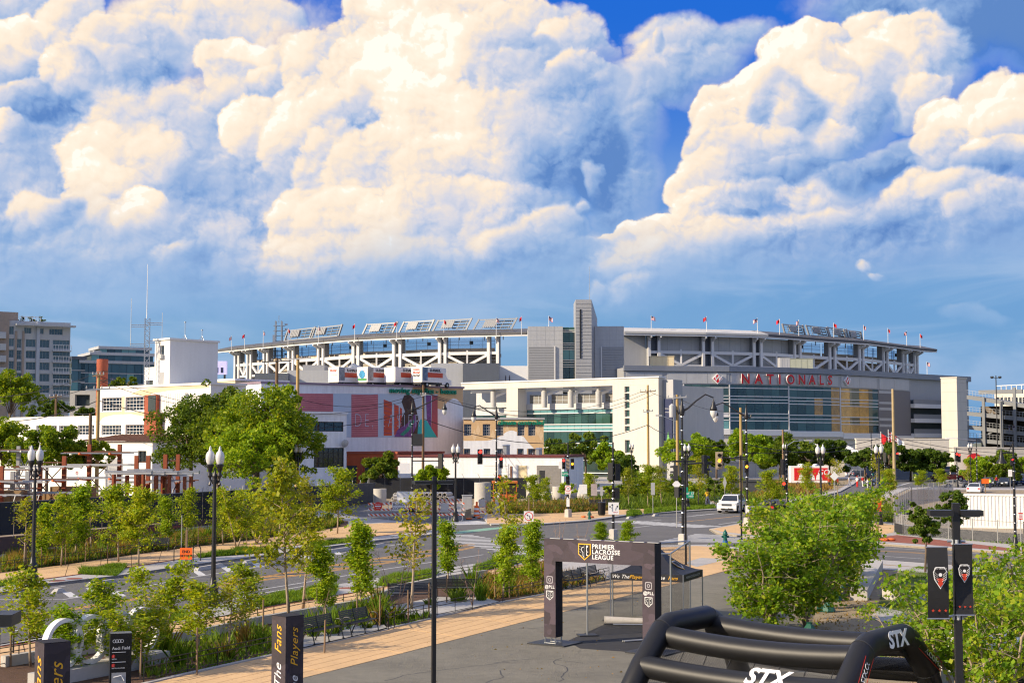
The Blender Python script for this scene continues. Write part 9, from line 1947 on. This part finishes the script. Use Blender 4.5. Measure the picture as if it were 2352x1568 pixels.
rdir=(lerp_line(P2b,.45)-lerp_line(P2b,.25)).normalized();rc0=GX(160,42.6,KH);rr=empty('ring_sculpture',rc0,math.atan2(rdir.y,rdir.x),'white sculpture of four linked rings on a pale plinth','sculpture');m_ring=M('sculpture_white',(.74,.74,.75),.4,var=.03);R_,sp=.74,1.10
MB().box(-1.0,sp*3+1.0,-.35,.35,0,.38).build('plinth',m_conc,rr)
for k in range(4):
 mb=MB();n=36;cx=k*sp;zc=.38+R_
 for i in range(n):
  a0,a1=2*PI*i/n,2*PI*(i+1)/n;P=lambda r,a,yy:(cx+r*math.cos(a),yy,zc+r*math.sin(a));yo=(.11+.004*k,.11-.004*k);ro,ri=R_-.002*k,R_-.12+.002*k
  mb.quad(P(ro,a0,-yo[0]),P(ro,a1,-yo[0]),P(ri,a1,-yo[0]),P(ri,a0,-yo[0]));mb.quad(P(ro,a0,yo[0]),P(ri,a0,yo[0]),P(ri,a1,yo[0]),P(ro,a1,yo[0]));mb.quad(P(ro,a0,-yo[0]),P(ro,a0,yo[0]),P(ro,a1,yo[0]),P(ro,a1,-yo[0]));mb.quad(P(ri,a0,-yo[0]),P(ri,a1,-yo[0]),P(ri,a1,yo[0]),P(ri,a0,yo[0]))
 mb.build('ring',m_ring,rr,smooth=True,angle=40)

# ------------------------------------------------------------------ the black inflatable frame
ax_=Vector((.74,-.67,0)).normalized();cx_=Vector((.67,.74,0)).normalized();Lc_,Rc_=Vector((4.55,37.7,KH)),Vector((8.75,33.9,KH));inf=empty('inflatable_frame',Lc_,0,'large black inflatable tube frame with nets and white block letters','inflatable');m_inf=M('inflatable_black',(.010,.010,.011),.46,var=.2,scale=1.2,spec=.42,bump=.12,bscale=3);m_net2=net_mat('goal_net',(.012,.012,.014),.06,.008);tr_=.285
PF=[(-2.75,0.2),(-2.5,.75),(-1.9,1.45),(-1.05,2.25),(-.75,2.38),(.95,2.42),(1.25,2.3),(2.15,1.5),(2.55,.75),(2.75,.2)]
def P3(c,k,z):return c+cx_*k+Vector((0,0,z))
RO=Rc_-Lc_;Z0=Vector((0,0,0))
for nm,c in (('end_arch',Z0),('end_arch',RO)):MB().path([P3(c,k,z) for k,z in PF],[tr_*1.05]*len(PF),16).build(nm,m_inf,inf,smooth=True,angle=60)
for c in (Z0,RO):
 for j in (1,3,5,7):
  a,b=P3(c,*PF[j]),P3(c,*PF[j+1]);d=(b-a).normalized()*.012;m_=a.lerp(b,.08);MB().tube(m_-d,m_+d,tr_*1.065,n=20).build('seam_band',m_dark,inf,smooth=True)
def long_tube(k,z,sag,nm='long_tube',r=tr_):
 a,b=P3(Z0,k,z),P3(RO,k,z);MB().path([a.lerp(b,t/8)-Vector((0,0,sag*4*(t/8)*(1-t/8))) for t in range(9)],r,16).build(nm,m_inf,inf,smooth=True,angle=60)
for k,z,sg in ((-1.0,2.12,.14),(1.15,2.2,.14),(-1.9,1.45,.10),(2.2,1.45,.10),(-2.7,.25,0),(2.7,.25,0)):long_tube(k,z,sg)
def net(f,n=7,m=10):return uv_grid('net',[[f(i/n,j/m) for j in range(m+1)] for i in range(n+1)],m_net2,inf)
net(lambda u,v:P3(RO*v,-1.0-.9*u,1.95-.6*u-.12*math.sin(PI*u)*(1+.6*math.sin(9*v))-.15*math.sin(PI*v)));net(lambda u,v:P3(RO*v,-1.95-.7*u,1.3-1.1*u));net(lambda u,v:P3(RO*v,1.15+1.1*u,2.0-.9*u-.1*math.sin(PI*u)));net(lambda u,v:P3(RO*v,2.3+.4*u,1.0-.8*u));net(lambda u,v:P3(RO*v,-1.0+2.1*u,2.0-.35*math.sin(PI*u)*math.sin(PI*v)-.2));net(lambda u,v:P3(Z0+ax_*.1,(-2.3+4.6*v)*(1-.45*u),.1+2.0*u))
for k in range(9):t=k/8;a,b=P3(RO*t,-1.0,1.9),P3(RO*t,-2.2,.95);MB().path([a.lerp(b,j/6)-Vector((0,0,.22*math.sin(PI*j/6))) for j in range(7)],.012,5).build('net_cord',m_black,inf)
rzc=math.atan2(cx_.y,cx_.x);m_stx=M('letter_white',(.80,.80,.82),.4,var=.03)
def on_arch(tx,k,z,roll,s,mt,name='arch_text',off=.0,par=inf,sh=.2):return text(name,tx,s,mt,par,Matrix.Translation(P3(RO,k,z)+ax_*(tr_*1.05+.015))@Matrix.Rotation(rzc,4,'Z')@Matrix.Rotation(PI/2-.25,4,'X')@Matrix.Rotation(roll,4,'Z'),.003,shear=sh,off=off)
on_arch('STX',.1,2.45,.0,.52,m_stx,off=.02);on_arch('STX.COM',-1.42,1.95,.72,.2,m_signw,sh=0);on_arch('STX.COM',1.72,1.93,-.68,.2,m_signw,sh=0)
for k,z,roll in ((-1.42,1.95,.72),(1.72,1.93,-.68)):
 f=MB();[f.box(x0,x1,y0,y1,0,.004) for x0,x1,y0,y1 in ((-.55,.55,.13,.145),(-.55,.55,-.145,-.13),(-.55,-.535,-.13,.13),(.535,.55,-.13,.13))];o=f.build('red_frame',m_red,inf);o.matrix_local=Matrix.Translation(P3(RO,k,z)+ax_*(tr_*1.05+.012))@Matrix.Rotation(rzc,4,'Z')@Matrix.Rotation(PI/2-.25,4,'X')@Matrix.Rotation(roll,4,'Z')
text('tube_text','STX',.62,m_stx,inf,Matrix.Translation(P3(RO*.66,-1.9,1.45-.09)-cx_*(tr_*.72)+Vector((0,0,tr_*.74)))@Matrix.Rotation(math.atan2(ax_.y,ax_.x),4,'Z')@Matrix.Rotation(.85,4,'X'),.003,shear=.2,off=.02)

# ------------------------------------------------------------------ club banners on the near pole
m_ban=M('banner_black',(.018,.018,.020),.7,var=.15,scale=4);m_crr=M('crest_red',(.55,.05,.02),.6)
def banner(x0,x1,yt,yb,label,lean):
 Y=22.6;a,b,c=AY(x0,yt,Y),AY(x1,yt,Y),AY(x1,yb,Y);e=empty('club_banner',(a.x,Y,c.z),0,label,'banner','club banners on the light pole');w,h=b.x-a.x,a.z-c.z;cy=lambda v:lean*.10*math.sin(PI*v)
 uv_grid('cloth',[[(w*i/4+lean*.02*math.sin(PI*j/10),cy(j/10),h*(1-j/10)) for i in range(5)] for j in range(11)],m_ban,e)
 for z in (h,0):MB().tube((-.01,0,z),(w+.01,0,z),.012,n=6).build('rod',m_steel,e)
 s=w*.34;u,z=w/2,h*.62;y=-.03+cy(.4)-.02;K=[(-.62,.9),(.62,.9),(1.0,.35),(.85,-.5),(.0,-1.55),(-.85,-.5),(-1.0,.35)]
 MB().add([(u+a_*s,y,z+b_*s*1.25) for a_,b_ in K],[tuple(range(len(K)))[::-1]]).build('crest',m_signw,e);MB().add([(u+a_*s*.88,y-.004,z+b_*s*1.25*.9) for a_,b_ in K],[tuple(range(len(K)))[::-1]]).build('crest_field',m_fabd,e);MB().add([(u+a_*s,y-.008,z+b_*s*1.25) for a_,b_ in ((-.55,-.35),(.55,-.35),(.3,-.75),(.35,-1.0),(0,-1.3),(-.35,-1.0),(-.3,-.75))],[tuple(range(7))[::-1]]).build('crest_flame',m_crr,e)
 wg=MB()
 for sg in (-1,1):
  for k in range(4):wg.bar((u+sg*s*.82,y-.012,z+s*(.42-k*.3)),(u+sg*s*(.38-k*.05),y-.012,z+s*(.02-k*.3)),.003,s*.10,up=(0,1,0))
 ngon(wg,(u,z+s*.05),s*.26,10,y-.012);wg.build('crest_wings',m_signw,e);text('crest_text','D.C. UNITED',s*.30,m_signw,e,face_mtx((u,y-.014,z+s*.92)),.001)
 for k in range(3):MB().add([(w*(.2+.3*k)+(w*.085 if q % 2 == 0 else w*.035)*math.sin(q*PI/5),-.02+cy(.88)-.01,h*.12+(w*.085 if q % 2 == 0 else w*.035)*math.cos(q*PI/5)) for q in range(10)],[tuple(range(10))]).build('star',m_crr,e)
banner(2128,2176,1256,1420,'black club banner with crest and red stars, the swaying one of the pair',-1);banner(2193,2233,1249,1412,'black club banner with crest and red stars, the straight one of the pair',.4)
for yy in (1244,1416):
 z=AY(2186,yy,22.7).z-KH;c=MB();c.lathe([(.085,z-.04),(.085,z+.04)],n=4);c.tube((-.14,0,z+.01),(.14,0,z+.01),.02,n=6);c.build('banner_clamp',m_steel,bp)
# a few fallen leaves on the plaza
rng=np.random.default_rng(5);C=np.stack([rng.uniform(-3,9,160),rng.uniform(38,66,160),np.full(160,Z1+.012)],1);o=obj('fallen_leaves',leaves('fallen_leaves',C,.07,lf_straw,rng,1.0));o['kind']='stuff'
